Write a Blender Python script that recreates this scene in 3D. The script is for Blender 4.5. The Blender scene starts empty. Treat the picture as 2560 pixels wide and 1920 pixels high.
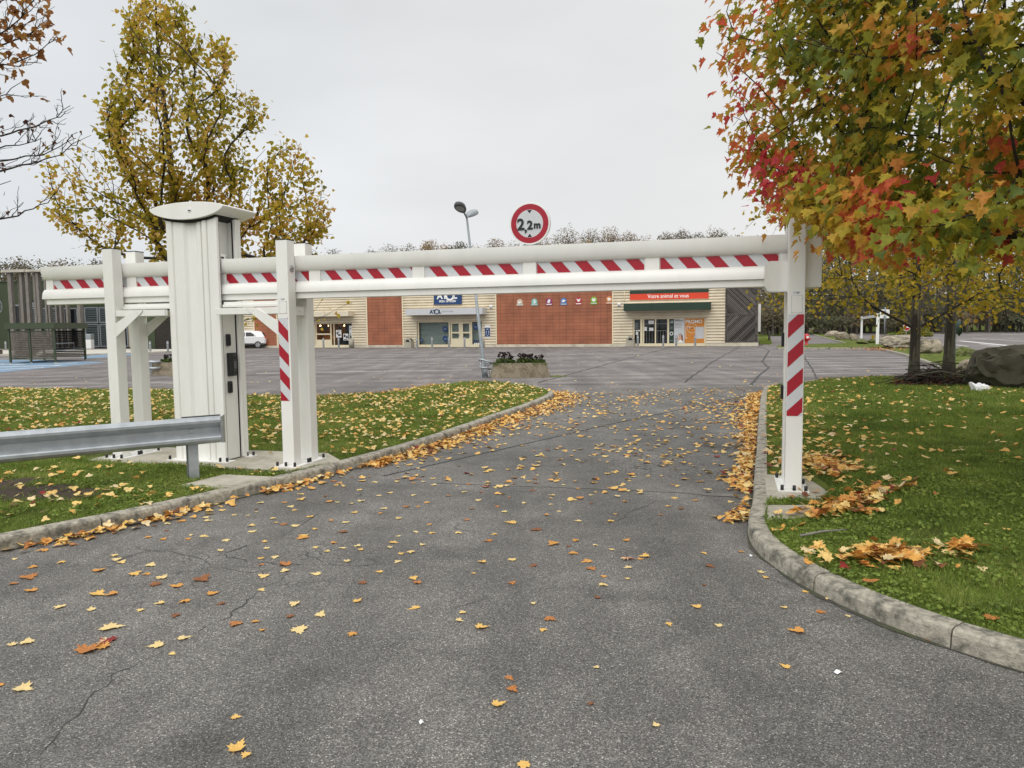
import bpy, bmesh, math, random
import numpy as np
from mathutils import Vector, Matrix, noise
from mathutils.geometry import delaunay_2d_cdt
R = math.radians
sc = bpy.context.scene
COL = sc.collection
random.seed(7); rng = np.random.default_rng(11)

# ------------------------------------------------------------------ camera
FPX, EYE, PITCH, ROLL = 1848.0, 1.82, math.atan(142 / 1848.0), 0.0118
_r0 = np.array([1, 0, 0.]); _u0 = np.array([0, math.sin(PITCH), math.cos(PITCH)]); _f = np.array([0, math.cos(PITCH), -math.sin(PITCH)])
_r = _r0 * math.cos(ROLL) - _u0 * math.sin(ROLL); _u = _u0 * math.cos(ROLL) + _r0 * math.sin(ROLL)
CAMP = np.array([0, 0, EYE])
cd = bpy.data.cameras.new('camera'); cam = bpy.data.objects.new('camera', cd); COL.objects.link(cam)
cd.sensor_width = 36; cd.lens = FPX / 2560 * 36; cd.clip_end = 2000; cd.clip_start = 0.05
m = Matrix(((_r[0], _u[0], -_f[0], 0), (_r[1], _u[1], -_f[1], 0), (_r[2], _u[2], -_f[2], EYE), (0, 0, 0, 1)))
cam.matrix_world = m
sc.camera = cam

# ------------------------------------------------------------------ sky, sun, exposure
SUN_EL, SUN_AZ = R(46), R(200)          # azimuth clockwise from +Y: behind the camera, a little to the left
w = bpy.data.worlds.new('World'); sc.world = w; w.use_nodes = True
nt = w.node_tree; nt.nodes.clear()
N = nt.nodes.new; LK = nt.links.new
out = N('ShaderNodeOutputWorld'); bg = N('ShaderNodeBackground'); bg.inputs[1].default_value = 0.1
sky = N('ShaderNodeTexSky'); sky.sky_type = 'NISHITA'; sky.sun_disc = False
sky.sun_elevation = SUN_EL; sky.sun_rotation = SUN_AZ; sky.dust_density = 4
tc = N('ShaderNodeTexCoord'); sep = N('ShaderNodeSeparateXYZ'); LK(tc.outputs['Generated'], sep.inputs[0])
# overcast cloud deck: even grey-white near the horizon, brighter overhead, soft mottling
mp = N('ShaderNodeMapping'); mp.inputs['Scale'].default_value = (1.2, 1.2, 3.5); LK(tc.outputs['Generated'], mp.inputs[0])
nz = N('ShaderNodeTexNoise'); nz.inputs['Scale'].default_value = 1.6; nz.inputs['Detail'].default_value = 4; nz.inputs['Roughness'].default_value = 0.45
LK(mp.outputs[0], nz.inputs['Vector'])
r1 = N('ShaderNodeMapRange'); r1.inputs[1].default_value = 0.3; r1.inputs[2].default_value = 0.7; r1.inputs[3].default_value = 0.90; r1.inputs[4].default_value = 1.07
LK(nz.outputs[0], r1.inputs[0])
r2 = N('ShaderNodeMapRange'); r2.interpolation_type = 'SMOOTHSTEP'
r2.inputs[1].default_value = 0.40; r2.inputs[2].default_value = 0.95; r2.inputs[3].default_value = 1.0; r2.inputs[4].default_value = 2.0
LK(sep.outputs[2], r2.inputs[0])
mu = N('ShaderNodeMath'); mu.operation = 'MULTIPLY'; LK(r1.outputs[0], mu.inputs[0]); LK(r2.outputs[0], mu.inputs[1])
gx = N('ShaderNodeMapRange'); gx.inputs[1].default_value = -0.55; gx.inputs[2].default_value = 0.4; LK(sep.outputs[0], gx.inputs[0])
cg = N('ShaderNodeMix'); cg.data_type = 'RGBA'; cg.inputs['A'].default_value = (7.45, 7.7, 7.95, 1); cg.inputs['B'].default_value = (7.9, 7.85, 7.75, 1)
LK(gx.outputs[0], cg.inputs['Factor'])
vm = N('ShaderNodeVectorMath'); vm.operation = 'SCALE'; LK(cg.outputs['Result'], vm.inputs[0]); LK(mu.outputs[0], vm.inputs['Scale'])
mx = N('ShaderNodeMix'); mx.data_type = 'RGBA'; mx.inputs['Factor'].default_value = 0.95
LK(sky.outputs[0], mx.inputs['A']); LK(vm.outputs[0], mx.inputs['B'])
LK(mx.outputs['Result'], bg.inputs[0]); LK(bg.outputs[0], out.inputs[0])
sl = bpy.data.lights.new('sun', 'SUN'); sun = bpy.data.objects.new('sun', sl); COL.objects.link(sun)
sl.energy = 1.3; sl.angle = R(50); sl.color = (1.0, 0.965, 0.91)
sd = Vector((math.sin(SUN_AZ) * math.cos(SUN_EL), math.cos(SUN_AZ) * math.cos(SUN_EL), math.sin(SUN_EL)))
sun.rotation_euler = sd.to_track_quat('Z', 'Y').to_euler(); sun.location = sd * 60
sc.view_settings.view_transform = 'Standard'; sc.view_settings.look = 'None'
sc.view_settings.exposure = 0.10; sc.view_settings.gamma = 1
sc.cycles.max_bounces = 6; sc.cycles.transparent_max_bounces = 12
sc.cycles.use_denoising = True

# ------------------------------------------------------------------ helpers: pixel of the 2560x1920 photo -> point in the world
def ray(x, y): return _f + _r * (x - 1280) / FPX + _u * (960 - y) / FPX
def G(x, y, z=0.0):
    d = ray(x, y); return CAMP + d * (z - EYE) / d[2]
def G2(x, y, z=0.0): p = G(x, y, z); return (float(p[0]), float(p[1]))
def AT(x, y, Y): d = ray(x, y); return CAMP + d * Y / d[1]
TH = R(-16.44)
TV = np.array([math.cos(TH), math.sin(TH), 0]); NV = np.array([-math.sin(TH), math.cos(TH), 0])
def onplane(x, y, o, n): d = ray(x, y); return CAMP + d * np.dot(o - CAMP, n) / np.dot(d, n)

# ------------------------------------------------------------------ helpers: scene tree
def tag(o, label=None, cat=None, group=None, kind=None):
    if label: o['label'] = label
    if cat: o['category'] = cat
    if group: o['group'] = group
    if kind: o['kind'] = kind
    return o
def thing(name, label, cat, loc=(0, 0, 0), rz=0.0, group=None):
    o = bpy.data.objects.new(name, None); COL.objects.link(o); o.empty_display_size = 0.2
    o.location = tuple(float(v) for v in loc); o.rotation_euler = (0, 0, rz)
    return tag(o, label, cat, group)
def dup(root, loc=None, rz=None, label=None, group=None):
    r = root.copy(); COL.objects.link(r)
    if loc is not None: r.location = tuple(float(v) for v in loc)
    if rz is not None: r.rotation_euler = (0, 0, rz)
    if label: r['label'] = label
    if group: r['group'] = group
    for ch in list(root.children):
        c = ch.copy(); COL.objects.link(c); c.parent = r
        for g in list(ch.children):
            d = g.copy(); COL.objects.link(d); d.parent = c
    return r

class MB:
    """collects polygons, builds ONE mesh object"""
    def __init__(s): s.v = []; s.f = []; s.mi = []; s.sm = []
    def poly(s, pts, mi=0, sm=False):
        b = len(s.v); s.v += [tuple(map(float, p)) for p in pts]; s.f.append(tuple(range(b, b + len(pts)))); s.mi.append(mi); s.sm.append(sm); return s
    def mesh(s, vs, fs, mi=0, sm=False):
        b = len(s.v); s.v += [tuple(map(float, p)) for p in vs]
        for f in fs: s.f.append(tuple(b + i for i in f)); s.mi.append(mi); s.sm.append(sm)
        return s
    def box(s, x0, x1, y0, y1, z0, z1, mi=0):
        v = [(x0, y0, z0), (x1, y0, z0), (x1, y1, z0), (x0, y1, z0), (x0, y0, z1), (x1, y0, z1), (x1, y1, z1), (x0, y1, z1)]
        return s.mesh(v, [(0, 3, 2, 1), (4, 5, 6, 7), (0, 1, 5, 4), (1, 2, 6, 5), (2, 3, 7, 6), (3, 0, 4, 7)], mi)
    def prism(s, pts, axis, a, b, mi=0, sm=False):
        """polygon pts (2-D) extruded along axis from a to b. axis x: pts=(y,z); y: pts=(x,z); z: pts=(x,y)"""
        def P(p, t): return {'x': (t, p[0], p[1]), 'y': (p[0], t, p[1]), 'z': (p[0], p[1], t)}[axis]
        n = len(pts); v = [P(p, a) for p in pts] + [P(p, b) for p in pts]
        s.mesh(v, [(i, (i + 1) % n, n + (i + 1) % n, n + i) for i in range(n)], mi, sm)
        s.mesh(v, [tuple(range(n))[::-1], tuple(range(n, 2 * n))], mi); return s
    def tube(s, pts, rad, seg=8, mi=0, cap=True, sm=True):
        pts = [Vector(p) for p in pts]; n = len(pts); rad = rad if hasattr(rad, '__len__') else [rad] * n
        b = len(s.v); ref = None
        for i, p in enumerate(pts):
            t = (pts[min(i + 1, n - 1)] - pts[max(i - 1, 0)]).normalized()
            if ref is None: ref = Vector((0, 0, 1)) if abs(t.z) < .9 else Vector((1, 0, 0))
            a = t.cross(ref); a.normalize(); c = a.cross(t); ref = c
            for k in range(seg):
                q = p + (a * math.cos(2 * math.pi * k / seg) + c * math.sin(2 * math.pi * k / seg)) * rad[i]; s.v.append(tuple(q))
        for i in range(n - 1):
            for k in range(seg):
                s.f.append((b + i * seg + k, b + i * seg + (k + 1) % seg, b + (i + 1) * seg + (k + 1) % seg, b + (i + 1) * seg + k)); s.mi.append(mi); s.sm.append(sm)
        if cap:
            s.f.append(tuple(b + k for k in range(seg))[::-1]); s.mi.append(mi); s.sm.append(False)
            s.f.append(tuple(b + (n - 1) * seg + k for k in range(seg))); s.mi.append(mi); s.sm.append(False)
        return s
    def cyl(s, p, q, r, seg=12, mi=0, r2=None): return s.tube([p, q], [r, r if r2 is None else r2], seg, mi)
    def lathe(s, prof, seg=16, c=(0, 0, 0), mi=0, sm=True):
        b = len(s.v)
        for r_, z in prof:
            for k in range(seg):
                a = 2 * math.pi * k / seg; s.v.append((c[0] + r_ * math.cos(a), c[1] + r_ * math.sin(a), c[2] + z))
        for i in range(len(prof) - 1):
            for k in range(seg):
                s.f.append((b + i * seg + k, b + i * seg + (k + 1) % seg, b + (i + 1) * seg + (k + 1) % seg, b + (i + 1) * seg + k)); s.mi.append(mi); s.sm.append(sm)
        return s
    def disc(s, c, ax, r, seg=24, mi=0, r_in=0.0, sx=1.0):
        ax = Vector(ax).normalized(); e1 = ax.cross(Vector((0, 0, 1))); e1 = e1.normalized() if e1.length > .01 else Vector((1, 0, 0)); e2 = e1.cross(ax) * -1
        c = Vector(c); ring = lambda q: [tuple(c + (e1 * math.cos(2 * math.pi * k / seg) * sx + e2 * math.sin(2 * math.pi * k / seg)) * q) for k in range(seg)]
        if r_in <= 0: s.poly(ring(r), mi)
        else:
            v = ring(r_in) + ring(r); s.mesh(v, [(i, (i + 1) % seg, seg + (i + 1) % seg, seg + i) for i in range(seg)], mi)
        return s
    def build(s, name, mats, parent=None, bevel=0.0, seg=2):
        me = bpy.data.meshes.new(name); me.from_pydata(s.v, [], s.f)
        mats = mats if isinstance(mats, (list, tuple)) else [mats]
        for q in mats: me.materials.append(q)
        me.polygons.foreach_set('material_index', s.mi); me.polygons.foreach_set('use_smooth', s.sm)
        bm = bmesh.new(); bm.from_mesh(me); bmesh.ops.remove_doubles(bm, verts=bm.verts, dist=1e-5)
        bmesh.ops.recalc_face_normals(bm, faces=bm.faces)
        if bevel > 0:
            es = [e for e in bm.edges if len(e.link_faces) == 2 and e.calc_face_angle(0) > R(25)]
            bmesh.ops.bevel(bm, geom=es, offset=bevel, segments=seg, profile=0.5, affect='EDGES', clamp_overlap=True)
        bm.to_mesh(me); bm.free(); me.update()
        o = bpy.data.objects.new(name, me); COL.objects.link(o)
        if parent is not None: o.parent = parent
        return o

def npmesh(name, V, F, mats, parent=None, hue=None, smooth=False):
    """V (n,3), F (m,k) numpy; hue per face -> FLOAT attribute"""
    me = bpy.data.meshes.new(name); k = F.shape[1]
    me.vertices.add(len(V)); me.vertices.foreach_set('co', V.astype(np.float32).ravel())
    me.loops.add(F.size); me.loops.foreach_set('vertex_index', F.astype(np.int32).ravel())
    me.polygons.add(len(F)); me.polygons.foreach_set('loop_start', np.arange(0, F.size, k, dtype=np.int32))
    if smooth: me.polygons.foreach_set('use_smooth', np.ones(len(F), dtype=bool))
    me.update(calc_edges=True); me.validate()
    for q in (mats if isinstance(mats, (list, tuple)) else [mats]): me.materials.append(q)
    if hue is not None:
        at = me.attributes.new('hue', 'FLOAT', 'FACE'); at.data.foreach_set('value', hue.astype(np.float32))
    o = bpy.data.objects.new(name, me); COL.objects.link(o)
    if parent is not None: o.parent = parent
    return o

# ------------------------------------------------------------------ materials
def lin(c): return c / 12.92 if c <= .04045 else ((c + .055) / 1.055) ** 2.4
def H(h, k=1.0):
    h = h.lstrip('#'); return tuple(lin(int(h[i:i + 2], 16) / 255) * k for i in (0, 2, 4)) + (1,)
def newmat(name):
    ma = bpy.data.materials.new(name); ma.use_nodes = True; return ma, ma.node_tree, ma.node_tree.nodes['Principled BSDF']
def ramp(nt, stops):
    n = nt.nodes.new('ShaderNodeValToRGB'); e = n.color_ramp.elements
    while len(e) < len(stops): e.new(0.5)
    for q, (p, c) in zip(e, stops): q.position = p; q.color = c
    return n
def mat(name, col, rough=.6, metal=0.0, var=.12, scale=6.0, bump=0.0, bscale=60., spec=.5, dirt=None, dscale=3.0, damt=.5, stretch=(1, 1, 1)):
    """painted / cast / sawn surface: base colour broken up by two scales of noise, optional stains, optional bump"""
    ma, t, p = newmat(name); n = t.nodes.new; L = t.links.new
    co = n('ShaderNodeTexCoord'); mp = n('ShaderNodeMapping'); mp.inputs['Scale'].default_value = stretch; L(co.outputs['Object'], mp.inputs[0])
    a = n('ShaderNodeTexNoise'); a.inputs['Scale'].default_value = scale; a.inputs['Detail'].default_value = 6; L(mp.outputs[0], a.inputs['Vector'])
    c0 = tuple(v * (1 - var) for v in col[:3]) + (1,); c1 = tuple(min(1, v * (1 + var)) for v in col[:3]) + (1,)
    rp = ramp(t, [(.3, c0), (.7, c1)]); L(a.outputs[0], rp.inputs[0]); res = rp.outputs[0]
    if dirt is not None:
        d = n('ShaderNodeTexNoise'); d.inputs['Scale'].default_value = dscale; d.inputs['Detail'].default_value = 8; d.inputs['Roughness'].default_value = .65; L(mp.outputs[0], d.inputs['Vector'])
        dr = ramp(t, [(.46, (0, 0, 0, 1)), (.66, (damt,) * 3 + (1,))]); L(d.outputs[0], dr.inputs[0])
        mxx = n('ShaderNodeMix'); mxx.data_type = 'RGBA'; L(dr.outputs[0], mxx.inputs['Factor']); L(res, mxx.inputs['A']); mxx.inputs['B'].default_value = dirt; res = mxx.outputs['Result']
    L(res, p.inputs['Base Color']); p.inputs['Roughness'].default_value = rough; p.inputs['Metallic'].default_value = metal
    p.inputs['Specular IOR Level'].default_value = spec
    if bump > 0:
        b = n('ShaderNodeTexNoise'); b.inputs['Scale'].default_value = bscale; b.inputs['Detail'].default_value = 4; L(mp.outputs[0], b.inputs['Vector'])
        bp = n('ShaderNodeBump'); bp.inputs['Strength'].default_value = bump; bp.inputs['Distance'].default_value = .01; L(b.outputs[0], bp.inputs['Height']); L(bp.outputs[0], p.inputs['Normal'])
    return ma
def leafmat(name, stops, trans=.35, rough=.55):
    ma, t, p = newmat(name); n = t.nodes.new; L = t.links.new
    at = n('ShaderNodeAttribute'); at.attribute_name = 'hue'; rp = ramp(t, stops); L(at.outputs['Fac'], rp.inputs[0])
    co = n('ShaderNodeTexCoord'); a = n('ShaderNodeTexNoise'); a.inputs['Scale'].default_value = 25; L(co.outputs['Object'], a.inputs['Vector'])
    r_ = n('ShaderNodeMapRange'); r_.inputs[1].default_value = .3; r_.inputs[2].default_value = .7; r_.inputs[3].default_value = .75; r_.inputs[4].default_value = 1.2; L(a.outputs[0], r_.inputs[0])
    v = n('ShaderNodeVectorMath'); v.operation = 'SCALE'; L(rp.outputs[0], v.inputs[0]); L(r_.outputs[0], v.inputs['Scale'])
    L(v.outputs[0], p.inputs['Base Color']); p.inputs['Roughness'].default_value = rough; p.inputs['Specular IOR Level'].default_value = .3
    if trans > 0:
        tr = n('ShaderNodeBsdfTranslucent'); L(v.outputs[0], tr.inputs[0]); ms = n('ShaderNodeMixShader'); ms.inputs[0].default_value = trans
        o = t.nodes['Material Output']; L(p.outputs[0], ms.inputs[1]); L(tr.outputs[0], ms.inputs[2]); L(ms.outputs[0], o.inputs['Surface'])
    return ma
def glow(name, col, s):
    ma, t, p = newmat(name); p.inputs['Base Color'].default_value = col; p.inputs['Emission Color'].default_value = col; p.inputs['Emission Strength'].default_value = s; return ma
def glassmat(name, tint, clear=.35, rough=.03):
    ma, t, p = newmat(name); n = t.nodes.new; L = t.links.new
    p.inputs['Base Color'].default_value = tint; p.inputs['Roughness'].default_value = rough; p.inputs['Specular IOR Level'].default_value = .6
    tr = n('ShaderNodeBsdfTransparent'); ms = n('ShaderNodeMixShader'); ms.inputs[0].default_value = clear
    L(p.outputs[0], ms.inputs[1]); L(tr.outputs[0], ms.inputs[2]); L(ms.outputs[0], t.nodes['Material Output'].inputs['Surface']); return ma

def asphaltmat():
    ma, t, p = newmat('asphalt'); n = t.nodes.new; L = t.links.new
    co = n('ShaderNodeTexCoord'); P = co.outputs['Object']
    def noise_(s, d=4, ro=.5):
        q = n('ShaderNodeTexNoise'); q.inputs['Scale'].default_value = s; q.inputs['Detail'].default_value = d; q.inputs['Roughness'].default_value = ro; L(P, q.inputs['Vector']); return q.outputs[0]
    def rng_(x, a, b, c, d):
        q = n('ShaderNodeMapRange'); q.inputs[1].default_value = a; q.inputs[2].default_value = b; q.inputs[3].default_value = c; q.inputs[4].default_value = d; L(x, q.inputs[0]); return q.outputs[0]
    def math_(op, a, b):
        q = n('ShaderNodeMath'); q.operation = op
        for i, x in enumerate((a, b)):
            if isinstance(x, (int, float)): q.inputs[i].default_value = x
            else: L(x, q.inputs[i])
        return q.outputs[0]
    # aggregate: one grey per stone, a few near white
    vo = n('ShaderNodeTexVoronoi'); vo.inputs['Scale'].default_value = 165; L(P, vo.inputs['Vector'])
    sp = n('ShaderNodeSeparateColor'); L(vo.outputs['Color'], sp.inputs[0])
    stone = ramp(t, [(0, (.056, .053, .049, 1)), (.45, (.108, .102, .094, 1)), (.80, (.176, .168, .154, 1)), (.965, (.245, .234, .216, 1)), (.982, (.43, .405, .365, 1))]); L(sp.outputs[0], stone.inputs[0])
    fine = rng_(noise_(240, 2), .25, .75, .62, 1.35)
    big = rng_(noise_(.55, 6, .6), .3, .72, .66, 1.26)
    mid = rng_(noise_(3.2, 5, .6), .3, .7, .86, 1.12)
    k = math_('MULTIPLY', math_('MULTIPLY', fine, big), mid)
    mpt = n('ShaderNodeMapping'); mpt.inputs['Rotation'].default_value = (0, 0, R(16)); mpt.inputs['Scale'].default_value = (1.1, .09, 1); L(P, mpt.inputs[0])
    trk = n('ShaderNodeTexNoise'); trk.inputs['Scale'].default_value = 1.3; trk.inputs['Detail'].default_value = 4; L(mpt.outputs[0], trk.inputs['Vector']); k = math_('MULTIPLY', k, rng_(trk.outputs[0], .34, .66, .90, 1.28))
    # oil / damp blotches
    oil = rng_(noise_(1.15, 4, .5), .58, .74, 1.0, .60); k = math_('MULTIPLY', k, oil)
    # crazed cracks, in patches only
    vc = n('ShaderNodeTexVoronoi'); vc.feature = 'DISTANCE_TO_EDGE'; vc.inputs['Scale'].default_value = 5.5; 
    ds = n('ShaderNodeVectorMath'); ds.operation = 'ADD'; nn = n('ShaderNodeTexNoise'); nn.inputs['Scale'].default_value = 7; L(P, nn.inputs['Vector'])
    sc_ = n('ShaderNodeVectorMath'); sc_.operation = 'SCALE'; sc_.inputs['Scale'].default_value = .12; L(nn.outputs['Color'], sc_.inputs[0]); L(P, ds.inputs[0]); L(sc_.outputs[0], ds.inputs[1]); L(ds.outputs[0], vc.inputs['Vector'])
    line = rng_(vc.outputs['Distance'], .012, .03, 1, 0)
    def patch(c, r0, r1):
        d = n('ShaderNodeVectorMath'); d.operation = 'DISTANCE'; L(P, d.inputs[0]); d.inputs[1].default_value = c; return rng_(d.outputs['Value'], r0, r1, 1, 0)
    a = G(1640, 1160); msk = patch((a[0], a[1], 0), .35, 1.25)
    b = G(640, 1420); msk = math_('MAXIMUM', msk, math_('MULTIPLY', patch((b[0], b[1], 0), .3, 1.5), rng_(noise_(2.2, 2), .52, .6, 0, .8)))
    crack = math_('MULTIPLY', line, msk)
    # long wandering single cracks
    vl = n('ShaderNodeTexVoronoi'); vl.feature = 'DISTANCE_TO_EDGE'; vl.inputs['Scale'].default_value = .62; L(ds.outputs[0], vl.inputs['Vector'])
    l2 = math_('MULTIPLY', rng_(vl.outputs['Distance'], .003, .009, 1, 0), rng_(noise_(1.4, 2), .57, .66, 0, .55)); crack = math_('MAXIMUM', crack, l2)
    k = math_('MULTIPLY', k, math_('SUBTRACT', 1.0, math_('MULTIPLY', crack, .8)))
    v = n('ShaderNodeVectorMath'); v.operation = 'SCALE'; L(stone.outputs[0], v.inputs[0]); L(k, v.inputs['Scale'])
    # older, paler and browner surfacing further out in the car park
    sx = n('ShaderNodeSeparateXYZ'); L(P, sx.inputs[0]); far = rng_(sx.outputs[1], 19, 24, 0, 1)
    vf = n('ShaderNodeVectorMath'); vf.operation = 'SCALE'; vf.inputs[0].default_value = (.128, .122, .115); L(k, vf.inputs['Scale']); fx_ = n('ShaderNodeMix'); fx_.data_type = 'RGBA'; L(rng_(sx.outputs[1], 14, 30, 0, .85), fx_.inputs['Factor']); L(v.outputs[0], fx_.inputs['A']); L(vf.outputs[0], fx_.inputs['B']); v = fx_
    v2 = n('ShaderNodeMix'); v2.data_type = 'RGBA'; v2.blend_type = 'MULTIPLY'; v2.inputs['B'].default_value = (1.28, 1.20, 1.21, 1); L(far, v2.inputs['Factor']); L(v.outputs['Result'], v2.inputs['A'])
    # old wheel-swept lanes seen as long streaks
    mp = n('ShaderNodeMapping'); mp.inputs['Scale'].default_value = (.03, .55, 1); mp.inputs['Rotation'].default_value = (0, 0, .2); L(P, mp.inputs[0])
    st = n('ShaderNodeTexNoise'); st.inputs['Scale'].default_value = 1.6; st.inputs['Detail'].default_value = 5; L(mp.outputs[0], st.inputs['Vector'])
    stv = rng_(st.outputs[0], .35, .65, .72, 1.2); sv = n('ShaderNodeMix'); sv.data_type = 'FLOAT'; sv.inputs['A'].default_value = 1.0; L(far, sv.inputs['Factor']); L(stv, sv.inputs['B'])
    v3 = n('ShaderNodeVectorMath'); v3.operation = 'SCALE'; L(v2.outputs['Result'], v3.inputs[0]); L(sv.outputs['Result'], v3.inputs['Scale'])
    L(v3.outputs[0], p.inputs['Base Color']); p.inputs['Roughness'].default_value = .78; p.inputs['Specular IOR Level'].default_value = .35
    bp = n('ShaderNodeBump'); bp.inputs['Strength'].default_value = .5; bp.inputs['Distance'].default_value = .004
    hh = math_('SUBTRACT', vo.outputs['Distance'], math_('MULTIPLY', crack, 1.5)); L(hh, bp.inputs['Height']); L(bp.outputs[0], p.inputs['Normal'])
    return ma

M = {}
M['asphalt'] = asphaltmat()
M['white'] = mat('white_paint', (.83, .825, .79, 1), .36, var=.025, scale=3, dirt=(.58, .57, .50, 1), dscale=3.5, damt=.16, stretch=(1, 1, .3))
M['white2'] = mat('white_sign_paint', (.82, .82, .81, 1), .4, var=.03)
M['tape_w'] = mat('reflective_white', (.60, .62, .64, 1), .45, var=.04, scale=30)
M['tape_r'] = mat('reflective_red', (.37, .006, .022, 1), .4, var=.08, scale=30)
M['black'] = mat('black_plastic', (.012, .012, .013, 1), .5, var=.3)
M['darkgrey'] = mat('dark_grey_plastic', (.05, .052, .055, 1), .5, var=.15)
M['gasket'] = mat('rubber', (.01, .01, .01, 1), .8)
M['galv'] = mat('galvanised_steel', (.42, .45, .475, 1), .38, .45, var=.12, scale=8, dirt=(.31, .335, .36, 1), dscale=5, damt=.5)
M['steel'] = mat('steel', (.5, .5, .5, 1), .3, .9, var=.1)
M['pole'] = mat('pole_steel', (.30, .33, .35, 1), .5, .4, var=.15, scale=5)
M['concrete'] = mat('concrete_pad', (.42, .39, .32, 1), .9, var=.14, scale=9, bump=.25, bscale=90, dirt=(.20, .19, .12, 1), dscale=2.2, damt=.6)
M['kerb'] = mat('kerb_concrete', (.37, .34, .275, 1), .92, var=.3, scale=30, bump=.8, bscale=90, dirt=(.075, .075, .06, 1), dscale=8, damt=.95)
M['plinth'] = mat('plinth_concrete', (.62, .57, .45, 1), .9, var=.1, scale=2, dirt=(.28, .26, .2, 1), dscale=1.2, damt=.55)
M['agg'] = mat('exposed_aggregate', (.28, .24, .17, 1), .95, var=.55, scale=38, bump=.8, bscale=55, dirt=(.10, .075, .04, 1), dscale=3, damt=.75)
M['siding'] = mat('cream_cladding', (.76, .68, .53, 1), .55, var=.05, scale=.7, dirt=(.5, .42, .28, 1), dscale=.8, damt=.35)
M['cream'] = mat('cream_frame', (.80, .71, .50, 1), .5, var=.05)
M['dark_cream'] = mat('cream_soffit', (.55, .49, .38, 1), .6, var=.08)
M['greysign'] = mat('grey_fascia', (.56, .57, .59, 1), .45, var=.03)
M['navy'] = mat('navy', (.012, .05, .16, 1), .45, var=.06)
M['navytext'] = mat('navy_letters', (.012, .045, .10, 1), .4)
M['paletext'] = mat('pale_letters', (.36, .38, .42, 1), .5)
M['letter'] = mat('white_letters', (.85, .85, .84, 1), .45, var=.02)
M['green'] = mat('dark_green_panel', (.012, .038, .022, 1), .5, var=.12)
M['orange'] = mat('orange_poster', (.62, .235, .035, 1), .5, var=.08, scale=2)
M['redband'] = mat('red_fascia', (.66, .055, .018, 1), .45, var=.06)
M['glass'] = glassmat('shop_glass', (.012, .018, .02, 1), .82)
M['darkglass'] = glassmat('dark_glass', (.01, .012, .014, 1), .12)
M['interior'] = mat('shop_interior', (.03, .03, .03, 1), .8)
M['warmwall'] = mat('warm_interior', (.45, .26, .10, 1), .8, var=.4, scale=1.5)
M['shutter'] = mat('shutter_slats', (.46, .56, .53, 1), .5, 0, var=.08)
M['paper'] = mat('white_paper', (.8, .8, .8, 1), .8)
M['skin'] = mat('printed_skin', (.62, .38, .27, 1), .7)
M['hair'] = mat('printed_hair', (.16, .07, .035, 1), .8)
M['woodgate'] = mat('weathered_dark_wood', (.085, .075, .068, 1), .9, var=.6, scale=5, stretch=(1, 1, 1))
M['woodgrey'] = mat('weathered_grey_wood', (.205, .19, .17, 1), .9, var=.3, scale=6, stretch=(3, 3, .3))
M['slat'] = mat('grey_brown_slats', (.13, .113, .09, 1), .9, var=.3, scale=5)
M['slatdark'] = mat('dark_slats', (.05, .042, .034, 1), .9, var=.3, scale=5)
M['bgreen'] = mat('dark_green_render', (.042, .06, .026, 1), .7, var=.1, scale=.5)
M['shelter'] = mat('shelter_green_steel', (.05, .068, .034, 1), .6, var=.12)
M['louvre'] = mat('blue_grey_louvres', (.06, .082, .088, 1), .45, .2, var=.12)
M['bluepaint'] = mat('blue_bay_paint', (.15, .25, .36, 1), .85, var=.22, scale=1.3, dirt=(.16, .18, .2, 1), dscale=.9, damt=.75)
M['linepaint'] = mat('white_line_paint', (.66, .65, .63, 1), .85, var=.15, scale=4, dirt=(.22, .215, .21, 1), dscale=2.4, damt=.6)
M['fadedline'] = mat('faded_line_paint', (.46, .45, .435, 1), .9, var=.18, scale=3, dirt=(.16, .155, .15, 1), dscale=1.2, damt=.75)
M['tar'] = mat('tar_seal', (.010, .0098, .0098, 1), .6, var=.3, scale=4)
M['palestrip'] = mat('worn_joint', (.175, .165, .15, 1), .9, var=.25, scale=9, dirt=(.09, .088, .085, 1), dscale=4, damt=.8)
M['pavement'] = mat('pale_pavement', (.48, .45, .39, 1), .9, var=.12, scale=1.5)
M['bark'] = mat('grey_bark', (.085, .075, .055, 1), .95, var=.4, scale=16, bump=.9, bscale=28, stretch=(1, 1, .5), dirt=(.07, .085, .03, 1), dscale=3, damt=.6)
M['woodtrunk'] = mat('woodland_bark', (.10, .085, .07, 1), .95, var=.3, scale=3)
M['twig'] = mat('dark_bark', (.035, .028, .022, 1), .9, var=.3, scale=20)
M['soil'] = mat('soil', (.045, .03, .018, 1), 1, var=.4, scale=14, bump=.8, bscale=40)
M['gutter'] = mat('gutter_dirt', (.060, .056, .045, 1), 1, var=.5, scale=18, bump=.6, bscale=60, dirt=(.05, .065, .018, 1), dscale=3, damt=.8)
M['crack'] = mat('open_crack', (.042, .040, .037, 1), .95, var=.4, scale=8)
M['rock'] = mat('sandstone', (.31, .265, .195, 1), .95, var=.4, scale=3.5, bump=1.0, bscale=9, dirt=(.075, .07, .055, 1), dscale=2.2, damt=.9)
M['darkrock'] = mat('lichen_dark_rock', (.068, .062, .044, 1), .95, var=.4, scale=4, bump=.9, bscale=9, dirt=(.11, .105, .07, 1), dscale=5, damt=.5)
M['moss'] = mat('mossy_rock', (.10, .12, .03, 1), 1, var=.4, scale=9, bump=.8, bscale=30, dirt=(.2, .18, .12, 1), dscale=2.5, damt=.6)
M['hydrant'] = mat('red_enamel', (.55, .02, .03, 1), .4, var=.1)
M['carwhite'] = mat('white_car_paint', (.78, .79, .80, 1), .22, var=.01)
M['tyre'] = mat('tyre_rubber', (.02, .02, .02, 1), .85)
M['rim'] = mat('alloy', (.6, .6, .62, 1), .3, .8)
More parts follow.
